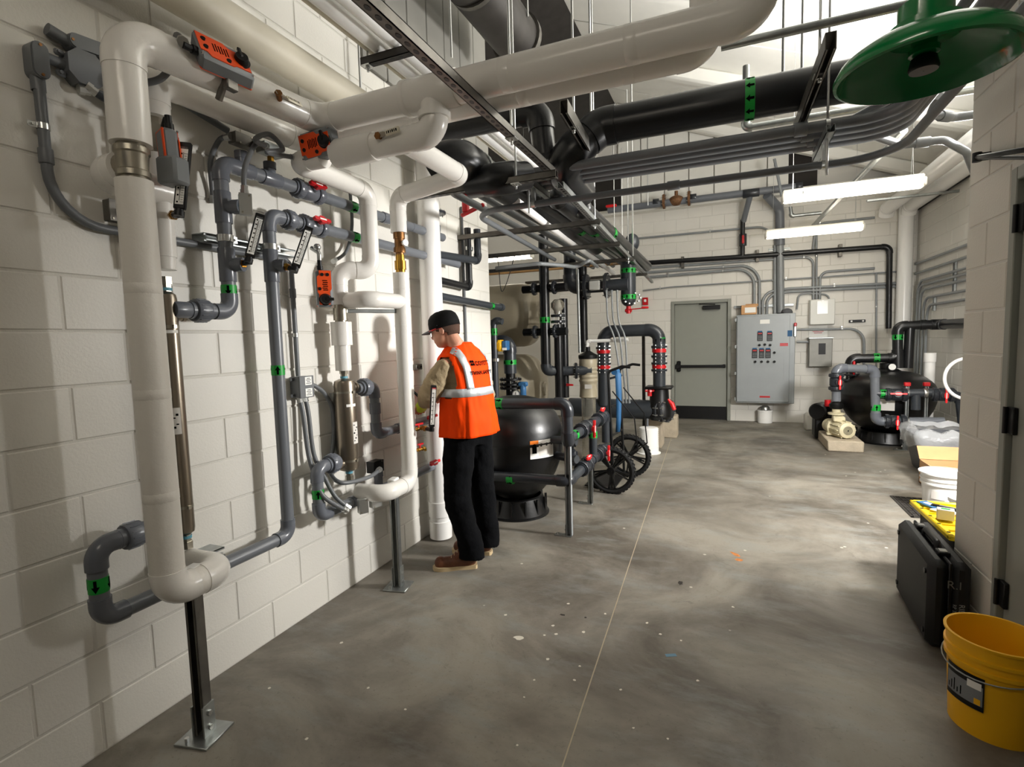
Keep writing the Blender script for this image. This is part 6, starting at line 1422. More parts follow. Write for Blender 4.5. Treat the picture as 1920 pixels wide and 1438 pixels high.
# cardboard box and odds on top of it
p = FWp(1404, 588, .2); BX = T('carton', 'small brown carton with white label on top of the control panel', 'box', (p.x, YF-.17, a.z)); g = G(); g.box((p.x, YF-.17, a.z+.085), (.24, .2, .16), None, .004); g.build('carton_body', 'cardboard', BX); g = G(); g.box((p.x+.02, YF-.272, a.z+.08), (.17, .003, .09)); g.build('label', 'paper', BX)
g = G(); g.box((p.x+.05, YF-.1, a.z+.17), (.2, .09, .006), Matrix.Rotation(.5, 3, 'X')); g.build('flap', 'cardboard', BX)
p = FWp(1476, 584, .2); CP = T('cap', 'small dark cap lying on the control panel', 'cap', (p.x, YF-.15, a.z)); g = G(); g.lathe((p.x, YF-.15, a.z), (0, 0, 1), [(.085, .0), (.09, .02), (.075, .06), (.03, .085), (.001, .088)], 20); g.build('crown', 'cap_grey', CP); g = G(); g.box((p.x-.1, YF-.17, a.z+.008), (.1, .11, .012), None, .005); g.build('brim', 'cap_black', CP)
# white box, notice and steel box to the right
def wall_box(label, tl, br, d, m, name='electrical_box', cat='electrical box', extra=None):
    A_, B_ = FWp(*tl, d), FWp(*br, d); c = V(((A_.x+B_.x)/2, YF-d/2, (A_.z+B_.z)/2)); K = T(name, label, cat, (c.x, c.y, B_.z)); w2, h2 = B_.x-A_.x, A_.z-B_.z
    g = G(); g.box(c, (w2, d, h2), None, .008); g.build('case', m, K); g = G(); g.box(c-V((0, d/2, 0)), (w2*.98, .02, h2*.97), None, .006); dd = g.build('cover', m, K); return K, dd, c-V((0, d/2+.01, 0)), w2, h2
K, dd, f, w2, h2 = wall_box('off-white plastic control box with round lamp on the far wall', (1519, 562), (1565, 608), .14, 'panel_white')
g = G(); g.box(f+V((0, -.001, h2*.18)), (w2*.42, .004, h2*.5)); g.build('window', 'white_gloss', dd); g = G(); g.cyl(f+V((0, 0, h2*.42)), f+V((0, -.012, h2*.42)), .02, seg=14); g.build('pilot_lamp', 'white_gloss', dd)
K, dd, f, w2, h2 = wall_box('stainless box with dark window below the white control box', (1517, 634), (1560, 688), .16, 'steel_box')
g = G(); g.box(f+V((.02, -.001, .06)), (w2*.3, .004, h2*.38)); g.build('window', 'black', dd); g = G(); g.box(f+V((0, .06, h2*.5)), (w2*1.06, .2, .02), None, .004); g.build('rain_hood', 'galv', K)
A_, B_ = FWp(1517, 611, .02), FWp(1551, 632, .02); NT2 = T('paper_note', 'white notice with red heading taped under the white control box', 'paper', ((A_.x+B_.x)/2, YF-.02, B_.z)); cN = V(((A_.x+B_.x)/2, YF-.015, (A_.z+B_.z)/2)); g = G(); g.box(cN, (B_.x-A_.x, .002, A_.z-B_.z)); sh = g.build('sheet', 'paper', NT2)
g = G(); [g.box(cN+V((0, -.002, .05-.025*k)), (.24-.04*k, .001, .01)) for k in range(4)]; g.build('print', 'red', sh)
cL = FWp(1607, 602, .02); LV = T('spirit_level', 'short black strip bracket with two bright holes on the far wall', 'bracket', cL); g = G(); g.box(cL, (.23, .03, .045), None, .004); g.build('bar', 'black', LV); g = G(); [g.cyl(cL+V((q, -.01, 0)), cL+V((q, -.018, 0)), .015, seg=12) for q in (-.08, .08)]; g.build('bolts', 'white', LV)
p = FWp(1210, 565, .03); FA = T('fire_alarm', 'small red fire alarm with clear strobe left of the far door', 'alarm', p); g = G(); g.box(p, (.1, .06, .14), None, .006); g.build('housing', 'red', FA); g = G(); g.box(p+V((0, -.035, .01)), (.045, .02, .05), None, .006); g.build('strobe', 'white_gloss', FA)
p = W(1433, 790, Z=0); g0 = V((p.x, YF-.15, 0)); JR = T('canister', 'small white canister with metal lid standing below the control panel', 'canister', g0); g = G(); g.lathe(g0, (0, 0, 1), [(.1, 0), (.115, .008), (.115, .2), (.12, .205), (.12, .225), (.1, .23)], 28); g.build('drum', 'white', JR); g = G(); g.lathe(g0, (0, 0, 1), [(.1, .228), (.08, .24), (.07, .28), (.045, .3), (.001, .3)], 24); g.build('lid', 'zinc', JR)
# ------------------------------------------------------------------ conduits on the far wall
def fc(label, pxs, r=.022, R=.22, straps=(), m='conduit', d=.04): return conduit(label, [FWp(x, y, d) for x, y in pxs], r, m, R=R, straps=[(i, f, (0, 0, 1)) for i, f in straps], back=(0, -1, 0))
fc('upper of two conduits arching down into the control panel', [(1196, 512), (1424, 496), (1424, 590)], .024, .32, [(0, .72)])
fc('lower of two conduits arching down into the control panel', [(1215, 520), (1414, 503), (1414, 590)], .024, .28, [(0, .2), (0, .72)])
fc('thin conduit along the far wall above the door', [(1205, 545), (1260, 538), (1420, 527), (1530, 520), (1700, 508)], .012, .3, [(0, .6), (2, .5)])
fc('conduit crossing below the black wall pipe and dropping to the white box', [(1205, 503), (1525, 481), (1525, 562)], .02, .14, [(0, .95)])
fc('left of three short conduits entering the white box', [(1531, 420), (1531, 562)], .016, .1, [(0, .42)]); fc('conduit looping from the right into the white box', [(1640, 503), (1538, 510), (1537, 562)], .02, .12)
fc('thick vertical conduit into the control panel, left of a pair', [(1453, 460), (1453, 590)], .03, .1); fc('thick vertical pipe into the control panel, right of a pair', [(1462, 380), (1464, 590)], .058, .1, d=.085)
fc('upper long conduit right of the panel bending down into it', [(1430, 590), (1430, 548), (1480, 541), (1700, 530)], .022, .2, [(2, .4)]); fc('lower long conduit right of the panel bending down into it', [(1438, 590), (1438, 553), (1480, 547), (1700, 536)], .022, .17)
fc('conduit leaving the panel side and bending down to the floor', [(1494, 618), (1620, 616), (1620, 720)], .02, .22, [(0, .68)], d=.1); fc('short conduit between the panel and the stainless box', [(1494, 641), (1518, 641)], .02, .1, d=.1)
fc('thin conduit hooking over beside the white box', [(1494, 580), (1497, 552), (1515, 550), (1552, 552), (1556, 565)], .014, .1); fc('tall thin conduit at the right of the far wall', [(1643, 512), (1643, 770)], .014, .1, [(0, .24)])
fc('conduit rising from the riser top along the far wall to the arch', [(1196, 447), (1430, 425), (1452, 440), (1456, 480)], .018, .3, [(0, .6)])
K = T('strut_channel', 'strut rail holding the conduits above the control panel', 'strut', FWp(1440, 574, .06)); channel(K, FWp(1376, 576, .03), FWp(1488, 571, .03), (0, -1, 0), .04, .04, 'galv', False, 'rail')
K = T('strut_channel', 'short strut rail across the thick conduits', 'strut', FWp(1460, 468, .06)); channel(K, FWp(1441, 469, .03), FWp(1482, 466, .03), (0, -1, 0), .04, .04, 'galv', False, 'rail')
# black pipe high on the far wall
BW = pipe('plastic_pipe', 'black pipe along the far wall with valve, dropping at the right end', 'pipe', [FWp(1196, 494, .1), FWp(1400, 481, .1), FWp(1668, 462, .1), FWp(1666, 616, .1)], .042, 'pvc_black', R=.09, fit=1.15)
tx = FWp(1392, 480, .1); g = G(); g.tube([tx, V((tx.x, tx.y, FWp(1392, 412, .1).z))], .04, 14); g.build('riser', 'pvc_black', BW); pv = FWp(1393, 450, .1); sleeve(BW, pv, (0, 0, 1), .04, .2, 'pvc_dark_fit', 1.5, 'valve_body'); g = G(); g.box(pv+V((.0, -.07, 0)), (.04, .04, .14), None, .01); g.build('handle', 'red', BW)
for px, py in ((1280, 492), (1420, 480), (1575, 470)):
    p = FWp(px, py, .06); g = G(); g.box(p, (.05, .1, .2), None, .004); g.cyl(p+V((0, -.06, .06)), p+V((0, -.075, .06)), .012, seg=6); g.build('pipe_bracket', 'galv_dark', BW)
# ledge pipe with rusty valve
zl_ = 3.98; yl = 8.75
LP = T('plastic_pipe', 'grey pipe high along the far ledge with a rusty flanged valve', 'pipe', W(1140, 398, Y=yl))
A_, B_ = W(1140, 394, Y=yl), W(1503, 349, Y=yl); pipe('', '', '', [A_, B_], .058, 'pvc', fit=None, parent=LP)
for px, py in ((1245, 378), (1292, 372)): c = W(px, py, Y=yl); flange(LP, c, B_-A_, .075, .04, 'rust', 6)
c = W(1268, 376, Y=yl); g = G(); g.sphere(c, .11, 14, 8, (1.2, .9, .8)); g.cyl(c, c+V((0, 0, .16)), .03, seg=10); g.build('valve_body', 'rust', LP)
for px, py in ((1230, 380), (1300, 371)): sleeve(LP, W(px, py, Y=yl), B_-A_, .058, .1, 'pvc_dark_fit', 1.15, 'coupling')
sleeve(LP, W(1408, 362, Y=yl), B_-A_, .058, .25, 'pvc_dark_fit', 1.2, 'tee'); sleeve(LP, W(1498, 350, Y=yl), B_-A_, .058, .1, 'pvc_dark_fit', 1.2, 'coupling')
g = G(); p = W(1146, 386, Y=yl-.1); g.box(p, (.2, .05, .05), None, .015); g.build('handle', 'red_bright', LP)
g = G(); g.cyl(W(1407, 365, Y=yl), W(1394, 415, Y=YF-.1), .045, seg=14); g.build('drop_pipe', 'pvc', LP)
g = G(); g.tube(fillet([W(1438, 366, Y=yl), W(1462, 392, Y=YF-.1), W(1463, 460, Y=YF-.1)], .15, 6), .07, 16); g.build('big_drop', 'pvc', LP)
g = G(); g.cyl(W(1452, 298, Y=8.4), W(1466, 368, Y=8.4), .022, seg=10); o = g.build('hanging_pipe', 'conduit', LP)
# white corner pipe and steel pipes near it
xk_ = FWp(1696, 500, .12); pipe('drain_pipe', 'white down pipe in the far right corner', 'pipe', [(xk_.x, YF-.13, .0), (xk_.x, YF-.13, 3.5)], .1, 'white_gloss', fit=None, seg=24)
pipe('steel_pipe', 'small galvanized pipe stepping along below the strip light', 'pipe', [FWp(1482, 388, .3), FWp(1484, 405, .3), FWp(1540, 399, .3)], .028, 'galv', R=.03, fit=1.3, fm='galv'); fc('thin conduit crossing behind the farther strip light', [(1524, 470), (1530, 425), (1545, 418), (1640, 408)], .02, .1, [(1, .5)])
# ------------------------------------------------------------------ right wall conduits
XW = 4.95
def RWp(x, y, d=.04): return W(x, y, X=XW-d)
yf_ = YF-.25
for i, (x0, y0, x1, y1, drop) in enumerate(((1708, 498, 1812, 460, 0), (1712, 507, 1812, 492, 0), (1720, 530, 1812, 500, 1), (1722, 537, 1812, 512, 1), (1726, 548, 1812, 520, 1), (1732, 566, 1812, 536, 1), (1738, 580, 1812, 552, 1))):
    A_, B_ = RWp(x0, y0), RWp(x1, y1); z = A_.z*.5+B_.z*.5; ya = min(A_.y, yf_)
    pts = [(XW-.04, ya, .6 if drop else z), (XW-.04, ya, z), (XW-.04, 6.2, z)] if drop else [(XW-.04, YF-.1, z), (XW-.04, 6.2, z)]
    conduit('conduit on the right wall, %s from the top' % ('first', 'second', 'third', 'fourth', 'fifth', 'sixth', 'lowest')[i], pts, .018, 'conduit', R=.2, group='right wall conduits')
for (x, y, h_) in ((1790, 518, .42), (1752, 568, .22)):
    p = RWp(x, y, .02); K = T('strut_channel', 'upright strut bracket on the right wall, %s of two' % ('taller' if h_ > .3 else 'shorter'), 'strut', p); channel(K, p-V((0, 0, h_/2)), p+V((0, 0, h_/2)), (-1, 0, 0), .05, .03, 'galv', False, 'rail')
zt3 = RWp(1760, 365).z; conduit('dark conduit along the top of the right wall', [(XW-.03, 6.0, zt3), (XW-.03, YF-.05, zt3)], .02, 'dark_void', R=.1)
# ------------------------------------------------------------------ right-hand filter tank and its piping
c2 = W(1690, 842, Z=0)+V((-.05, .55, 0)); R2 = .56
zs2 = W(1684, 745, Y=c2.y-.3).z; zt5 = W(1684, 697, Y=c2.y).z
tank2 = filter_tank('black filter tank at far right behind grey pipes with red handles', c2, R2, zs2, zt5+.02, .12)
g = G(); g.lathe(c2+V((0, 0, zt5-.02)), (0, 0, 1), [(.16, 0), (.17, .03), (.12, .06), (.09, .07), (.09, .14), (.001, .15)], 26); g.build('top_closure', 'black', tank2)
p = W(1673, 688, Y=c2.y-.15); g = G(); g.cyl(p+V((0, .03, 0)), p, .05, seg=20); gg = g.build('gauge', 'black', tank2); g = G(); g.cyl(p, p-V((0, .003, 0)), .042, seg=20); g.build('gauge_face', 'paper', gg)
aL, aR = az(1649, 755, c2, R2), az(1678, 755, c2, R2); wrap_label(tank2, c2, R2*1.012, aL, aR, W(1663, 770, Y=c2.y-R2).z, W(1663, 748, Y=c2.y-R2).z, 'sticker')
yT = c2.y-R2-.12
def TP(x, y, Yp=None): return W(x, y, Y=Yp or yT)
rt = .052
TPp = T('plastic_pipe', 'grey piping in front of the right tank with red-handled valves', 'pipe', TP(1645, 790))
pipe('', '', '', [TP(1568, 752, yT-.1), TP(1568, 690, yT-.1), TP(1640, 692), TP(1642, 790), TP(1770, 790)], rt, 'pvc', R=.07, fit=1.16, fm='pvc_fit', ext=.8, parent=TPp)
pipe('', '', '', [TP(1642, 738), TP(1770, 736), TP(1800, 745), TP(1806, 800)], rt, 'pvc_dark', R=.06, fit=1.16, fm='pvc_dark_fit', parent=TPp, part='branch_pipe')
for (x, y, o_, ax) in ((1680, 740, (0, -1, .2), (1, 0, 0)), (1768, 740, (0, -1, 0), (0, 0, 1)), (1678, 790, (0, -1, 0), (0, 0, 1))): ball_valve(TPp, TP(x, y), (1, 0, 0), rt, o_, ax, 'pvc_dark_fit', 'red_bright', .2, .18)
ball_valve(TPp, TP(1568, 716, yT-.1), (0, 0, 1), rt, (.2, -1, 0), (0, 0, 1), 'pvc_dark_fit', 'red_bright', .2, .18)
band(TPp, TP(1656, 738), V((1, 0, 0)), rt, .07, 5); band(TPp, TP(1642, 764), V((0, 0, 1)), rt, .08, 5)
for (x, y) in ((1700, 737), (1735, 737), (1700, 790)): sleeve(TPp, TP(x, y), (1, 0, 0), rt, .04, 'zinc', 1.12, 'pipe_strap')
g = G(); g.cyl(TP(1717, 740), TP(1717, 768), rt, seg=16); g.build('port', 'pvc_dark', TPp)
for i, x in enumerate((1697, 1733)):
    p = W(x, 850 - i*2, Y=yT+.05); K = plain_post('slotted strut post with red cap before the right tank, %s of two' % ('left', 'right')[i], p.x, yT+.06, W(x, 724, Y=yT).z, .041, 'galv'); g = G(); g.box((p.x, yT+.06, W(x, 724, Y=yT).z+.02), (.07, .06, .05), None, .008); g.build('end_cap', 'red', K)
# dark pipes over the tank
UT = T('plastic_pipe', 'black pipe loop above the right tank with green labels', 'pipe', TP(1590, 700, c2.y))
yo = c2.y
pipe('', '', '', [W(1595, 760, Y=yo), W(1595, 672, Y=yo), W(1683, 671, Y=yo), W(1683, 612, Y=yo), W(1730, 609, Y=yo), (XW-.1, yo-.0, W(1740, 609, Y=yo).z), (XW-.1, 6.6, W(1740, 609, Y=yo).z)], .062, 'pvc_black', R=.08, fit=1.14, parent=UT)
band(UT, W(1643, 671, Y=yo), V((1, 0, 0)), .062, .07, 5); band(UT, W(1683, 632, Y=yo), V((0, 0, -1)), .062, .07, 5); band(UT, W(1595, 738, Y=yo), V((0, 0, -1)), .062, .08, 5)
g = G(); g.cyl(W(1683, 690, Y=yo), W(1683, 660, Y=yo), .075, seg=18); g.cyl(W(1702, 690, Y=yo), W(1706, 615, Y=yo), .06, seg=16); g.build('riser', 'pvc_black', UT)
for py in (702, 712, 722, 730): flange(UT, W(1595, py, Y=yo), (0, 0, 1), .07, .03, 'pvc_dark_fit')
g = G(); g.box(W(1601, 690, Y=yo-.1), (.03, .04, .2), None, .01); g.build('handle', 'red', UT)
# cream pump on its pad
A_ = W(1534, 822, Z=0); B_ = W(1552, 846, Z=0); C_ = W(1613, 843, Z=0); hp_ = W(1552, 826, Y=B_.y).z
PD = T('concrete_pad', 'low concrete pad under the cream pump', 'concrete block', (A_+C_)/2); g = G(); g.box(((B_.x+C_.x)/2, (B_.y+7.75)/2, hp_/2), (C_.x-B_.x, 7.75-B_.y, hp_), None, .012); g.build('pad_body', 'concrete_block', PD)
pc = W(1575, 803, Y=7.1); PM = T('pool_pump', 'cream-coloured cast pump standing on the concrete pad', 'pump', (pc.x, 7.1, hp_))
ax = V((.3, -1, 0)).normalized(); zc5 = pc.z
g = G(); g.lathe((pc.x, 7.1, zc5), ax, [(.001, .2), (.08, .2), (.1, .19), (.105, .17), (.105, -.05), (.13, -.07), (.13, -.12), (.09, -.15), (.09, -.3), (.001, -.3)], 24); g.build('motor', 'cast_cream', PM)
g = G()
for k in range(12): a = 2*PI*k/12; x, y = frame(ax); d = x*math.cos(a)+y*math.sin(a); g.box(V((pc.x, 7.1, zc5))+d*.11+ax*.06, (.2, .012, .02), axes(ax, ax.cross(d), d))
g.build('fins', 'cast_cream', PM)
g = G(); fcn = V((pc.x, 7.1, zc5))+ax*.2; g.cyl(fcn, fcn+ax*.004, .06, seg=20); gr = g.build('fan_grille', 'black', PM); g = G(); [g.ring(fcn+ax*.005, ax, .015+.013*k, .02+.013*k, .003, 18) for k in range(4)]; g.build('grille_ring', 'cast_cream', gr)
g = G(); g.box((pc.x, 7.15, hp_+.03), (.3, .1, .03), None, .008); g.box((pc.x, 7.1, hp_+.06), (.1, .1, .08)); g.box(V((pc.x-.02, 7.1, zc5+.13)), (.14, .13, .07), None, .012); g.build('foot', 'cast_cream', PM)
tv = W(1568, 772, Y=7.2); g = G(); g.cyl((tv.x, 7.2, zc5), (tv.x, 7.2, W(1568, 765, Y=7.2).z), .05, .05, 18); g.lathe((tv.x, 7.2, W(1568, 778, Y=7.2).z), (0, 0, 1), [(.05, 0), (.1, .01), (.1, .03), (.05, .04)], 20); g.build('outlet', 'cast_cream', PM)
g = G(); g.lathe((tv.x, 7.2, W(1568, 766, Y=7.2).z), (0, 0, 1), [(.07, 0), (.085, .02), (.085, .06), (.06, .09)], 18); g.build('union', 'black', PM)
pb5 = W(1538, 770, Y=7.6); BPm = T('pool_pump', 'dark pump behind the cream one, against the far wall side', 'pump', (pb5.x, 7.6, .1)); g = G(); g.lathe((pb5.x, 7.6, pb5.z), (-.5, -1, 0), [(.001, .12), (.1, .12), (.12, .1), (.12, -.1), (.1, -.12), (.1, -.4), (.001, -.4)], 22); g.build('strainer_pot', 'black_gloss', BPm); g = G(); g.box((pb5.x+.05, 7.7, pb5.z/2), (.24, .3, pb5.z*.9), None, .02); g.build('base', 'black', BPm); g = G(); p = W(1552, 755, Y=7.5); g.cyl(p-V((0, 0, .05)), p+V((0, 0, .04)), .04, seg=12); g.build('red_valve', 'red', BPm)
p = W(1522, 808, Z=0); JG = T('jug', 'pale translucent plastic jug on the floor behind the pumps', 'jug', p+V((0, .1, 0))); g = G(); hj = W(1522, 776, Y=p.y).z; g.box(p+V((0, .1, hj/2)), (.19, .19, hj), None, .03); g.cyl(p+V((0, .1, hj-.005)), p+V((0, .1, hj+.04)), .03, seg=14); mat('translucent', 'dcd9d0', .4, trans=.3); g.build('jug_body', 'translucent', JG)
# white corner stub and hose
p = W(1743, 690, Y=7.6); pipe('plastic_pipe', 'short white capped pipe standing behind the right tank', 'pipe', [(p.x, 7.6, .0), (p.x, 7.6, W(1743, 665, Y=7.6).z)], .06, 'white_gloss', fit=None, cpl=[(0, .97, .12, 1.15)])
hs_ = []
for t in range(15):
    a = math.radians(80+200*t/14); hs_.append(W(1815+44*math.cos(a), 710-38*math.sin(a), Y=6.3))
hs_.append(V((4.93, 6.35, hs_[-1].z)))
flex('white hose looping in from behind the column', hs_, .018, 'hose', 'white', False)
# ------------------------------------------------------------------ trash can with clear bag
tc = V((4.37, 5.98, 0)); TCn = T('trash_can', 'dark grey trash can with a clear plastic bag over its rim', 'trash can', tc); ht = W(1745, 812, Y=tc.y).z
g = G(); vs = []
for z, s in ((0, .19), (.02, .2), (ht-.05, .26), (ht-.04, .28), (ht, .28), (ht, .265), (.03, .185)):
    for k in range(4): sx2, sy2 = ((-1, -1), (1, -1), (1, 1), (-1, 1))[k]; vs.append(tc+V((sx2*s, sy2*s, z)))
g.add(vs, [(r*4+k, r*4+(k+1) % 4, (r+1)*4+(k+1) % 4, (r+1)*4+k) for r in range(6) for k in range(4)]+[(24, 25, 26, 27), (3, 2, 1, 0)]); mat('can_grey', '3d4046', .45); g.build('bin', 'can_grey', TCn)
mat('bag_clear', 'f4f6f8', .12, alpha=.3, bump=1., bscale=28, spec=.7)
g = G(); vs = []; n = 40; rows = [(ht+.04, .24), (ht+.07, .27), (ht+.05, .31), (ht-.02, .335), (ht-.06, .33), (ht-.12, .325)]
for j, (z, s) in enumerate(rows):
    for k in range(n):
        a = 2*PI*k/n; c_, s_ = math.cos(a), math.sin(a); rr = s/max(abs(c_), abs(s_))**.75; q = noise.noise(V((c_*3, s_*3, j*.6)))*.035
        vs.append(tc+V((c_*(rr+q), s_*(rr+q), z+noise.noise(V((c_*2.2, s_*2.2, 4+j*.3)))*.07*(1 if j != 2 else .5))))
g.add(vs, [(r*n+k, r*n+(k+1) % n, (r+1)*n+(k+1) % n, (r+1)*n+k) for r in range(len(rows)-1) for k in range(n)]); g.build('bag', 'bag_clear', TCn, smooth=70)
# ------------------------------------------------------------------ buckets, carton, lid, case by the column
cb = W(1790, 930, Z=0)+V((.12, .95, 0))
p = W(1776, 872, Y=5.1); CBx = T('carton', 'open brown carton behind the white bucket', 'box', (p.x+.2, 5.2, 0)); zt6 = W(1776, 876, Y=5.1).z; x0 = W(1752, 876, Y=5.0).x
g = G()
for lo, hi in (((x0, 5.0, 0), (x0+.5, 5.01, zt6)), ((x0, 5.4, 0), (x0+.5, 5.41, zt6)), ((x0, 5.0, 0), (x0+.01, 5.41, zt6)), ((x0+.49, 5.0, 0), (x0+.5, 5.41, zt6)), ((x0, 5.0, 0), (x0+.5, 5.41, .01))):
    lo, hi = V(lo), V(hi); g.box((lo+hi)/2, hi-lo)
g.build('tray', 'cardboard', CBx); g = G(); g.box((x0+.25, 5.46, zt6+.06), (.5, .006, .15), Matrix.Rotation(-.7, 3, 'X')); g.build('flap', 'cardboard', CBx)
def bucket(label, c, r0, r1, h, m, lid=None, bail=True, lean=None):
    c = V(c); K = T('bucket', label, 'bucket', c); g = G(); t = .004
    g.lathe(c, (0, 0, 1), [(.001, .004), (r0*.96, .004), (r0, 0), (r0, .01), (r1*.955, h*.70), (r1*.955, h*.705), (r1*1.02, h*.71), (r1*1.02, h*.75), (r1*.97, h*.755), (r1*.975, h*.82), (r1*1.03, h*.825), (r1*1.03, h*.86), (r1*.985, h*.865), (r1*.99, h*.97), (r1*1.04, h*.975), (r1*1.045, h), (r1*.98, h), (r1*.96, h*.97), (r0*.97, .012), (.001, .012)], 56); g.build('pail', m, K, smooth=50)
    if bail:
        g = G(); pts = [c+V((math.cos(a)*r1*1.05, -math.sin(a)*.03*0-math.sin(a)*r1*1.06, h*.74-math.sin(a)*h*.10)) for a in [PI*i/16 for i in range(17)]]; M_ = rotz(-.9); pts = [c+M_ @ (q-c) for q in pts]; g.tube(pts, .0028, 8); g.build('bail_handle', 'galv', K)
        for s in (0, 16): g = G(); g.cyl(c+(pts[s]-c)*.94, pts[s], .016, seg=12); g.build('handle_ear', m, K)
    return K
wbc = W(1765, 966, Z=0); r_w = .155; wbc = wbc+V((.07, r_w-.02, 0)); hw_ = W(1765, 884, Y=wbc.y).z
wb = bucket('white plastic bucket with printed sides beside the block column', wbc, .155, .178, hw_, 'white', bail=False)
g = G(); g.lathe(wbc, (0, 0, 1), [(.186, hw_*.96), (.194, hw_*.965), (.194, hw_*1.0), (.165, hw_*1.01)], 40); g.build('rim', 'white_gloss', wb)
wrap_label(wb, wbc, .1675, -2.5, -1.9, hw_*.38, hw_*.58, 'sticker', 'printed_text'); wrap_label(wb, wbc, .1675, -1.75, -1.25, hw_*.4, hw_*.6, 'sticker', 'printed_text')
g = G(); wc2 = W(1796, 985, Y=3.75); wc2 = V((wc2.x+.08, 3.8, 0)); K = T('bucket', 'small white tub with red label half behind the column', 'bucket', wc2); hh = W(1796, 940, Y=3.7).z; g.lathe(wc2, (0, 0, 1), [(.001, 0), (.11, 0), (.115, hh-.03), (.125, hh-.028), (.125, hh), (.001, hh)], 32); g.build('tub', 'white', K); wrap_label(K, wc2, .1165, -2.4, -1.2, hh*.3, hh*.8, 'red', 'red_label')
# floor grate
ga = W(1668, 930, Z=0); GR = T('floor_grate', 'black steel floor drain grate beside the white bucket', 'grate', (ga.x+.3, ga.y-.3, 0)); gx0, gx1, gy0, gy1 = ga.x, ga.x+.75, ga.y-.62, ga.y+.0
g = G()
for lo, hi in (((gx0, gy0, 0), (gx1, gy0+.02, .006)), ((gx0, gy1-.02, 0), (gx1, gy1, .006)), ((gx0, gy0, 0), (gx0+.02, gy1, .006)), ((gx1-.02, gy0, 0), (gx1, gy1, .006))): lo, hi = V(lo), V(hi); g.box((lo+hi)/2, hi-lo)
g.build('frame', 'dark_steel', GR); g = G(); g.box(((gx0+gx1)/2, (gy0+gy1)/2, .0012), (gx1-gx0-.02, gy1-gy0-.02, .0016)); g.build('pit', 'dark_void', GR)
for k in range(17): x = gx0+.03+(gx1-gx0-.06)*k/16; g = G(); g.box((x, (gy0+gy1)/2, .0045), (.008, gy1-gy0-.03, .005)); g.build('bar', 'dark_steel', GR)
for k in range(8): y = gy0+.04+(gy1-gy0-.08)*k/7; g = G(); g.box(((gx0+gx1)/2, y, .0042), (gx1-gx0-.03, .007, .004)); g.build('cross_bar', 'dark_steel', GR)
# black tool case
A_, B_ = W(1735, 1215, Z=0), W(1679, 1108, Z=0); zc6 = W(1678, 990, Y=2.75).z; d = (B_-A_).normalized(); s = V((d.y, -d.x, 0)); Lc = (B_-A_).length+.02
hcase = .44; wc = .17; cc = A_+d*Lc/2+s*wc/2
CS = T('tool_case', 'black plastic tool case standing on edge by the column', 'case', cc); M = axes(d, s, (0, 0, 1))
for q, nm in ((-1, 'left_shell'), (1, 'right_shell')):
    g = G(); g.box(cc+s*q*wc*.25+V((0, 0, hcase/2)), (Lc, wc*.48, hcase), M, .03); g.build('shell_half', 'black_soft', CS)
g = G(); g.box(cc+V((0, 0, hcase/2)), (Lc*1.005, .014, hcase*.985), M, .004); g.build('seam_rib', 'black', CS)
g = G(); g.tube(fillet([cc-d*.11+V((0, 0, hcase-.02)), cc-d*.10+V((0, 0, hcase+.02)), cc+d*.10+V((0, 0, hcase+.02)), cc+d*.11+V((0, 0, hcase-.02))], .02, 4), .016, 10); g.build('carry_handle', 'black', CS)
for f in (-.3, .3): g = G(); g.box(cc+d*Lc*f+V((0, 0, hcase+.004)), (.06, .05, .018), M, .004); lt = g.build('latch', 'black', CS); g = G(); g.box(cc+d*Lc*f+V((0, 0, hcase+.014)), (.04, .03, .003), M); g.build('latch_plate', 'zinc', lt)
for f in (-.42, .42): 
    for z in (.07, .37): g = G(); g.cyl(cc+d*Lc*f-s*wc*.49+V((0, 0, z)), cc+d*Lc*f-s*wc*.53+V((0, 0, z)), .014, seg=12); g.build('foot_stud', 'black', CS)
def flat_text(txt, size, o, ux, uy, n, par, m='white', name='lettering'):
    cu = bpy.data.curves.new('t', 'FONT'); cu.body = txt; cu.size = size; ob = bpy.data.objects.new('t', cu); COL.objects.link(ob); dg = bpy.context.evaluated_depsgraph_get(); ev = ob.evaluated_get(dg); me = ev.to_mesh()
    V_ = [(v.co.x, v.co.y) for v in me.vertices]; F_ = [tuple(p.vertices) for p in me.polygons]; ev.to_mesh_clear(); bpy.data.objects.remove(ob); bpy.data.curves.remove(cu)
    g = G(); g.add([V(o)+V(ux)*x+V(uy)*y+V(n)*.0015 for x, y in V_], F_); return g.build(name, m, par, smooth=0)
mat('scratch', '6f6f6c', .6)
fo = cc-d*(Lc/2+.001); flat_text('R.I', .055, fo+s*-.015+V((0, 0, hcase*.72)), s, (0, 0, 1), -d, CS, 'scratch'); flat_text('RIDGID', .032, fo+s*.035+V((0, 0, hcase*.56)), (0, 0, -1), s, -d, CS, 'panel_grey'); flat_text('RP 350', .02, fo+s*.012+V((0, 0, hcase*.55)), (0, 0, -1), s, -d, CS, 'panel_grey')
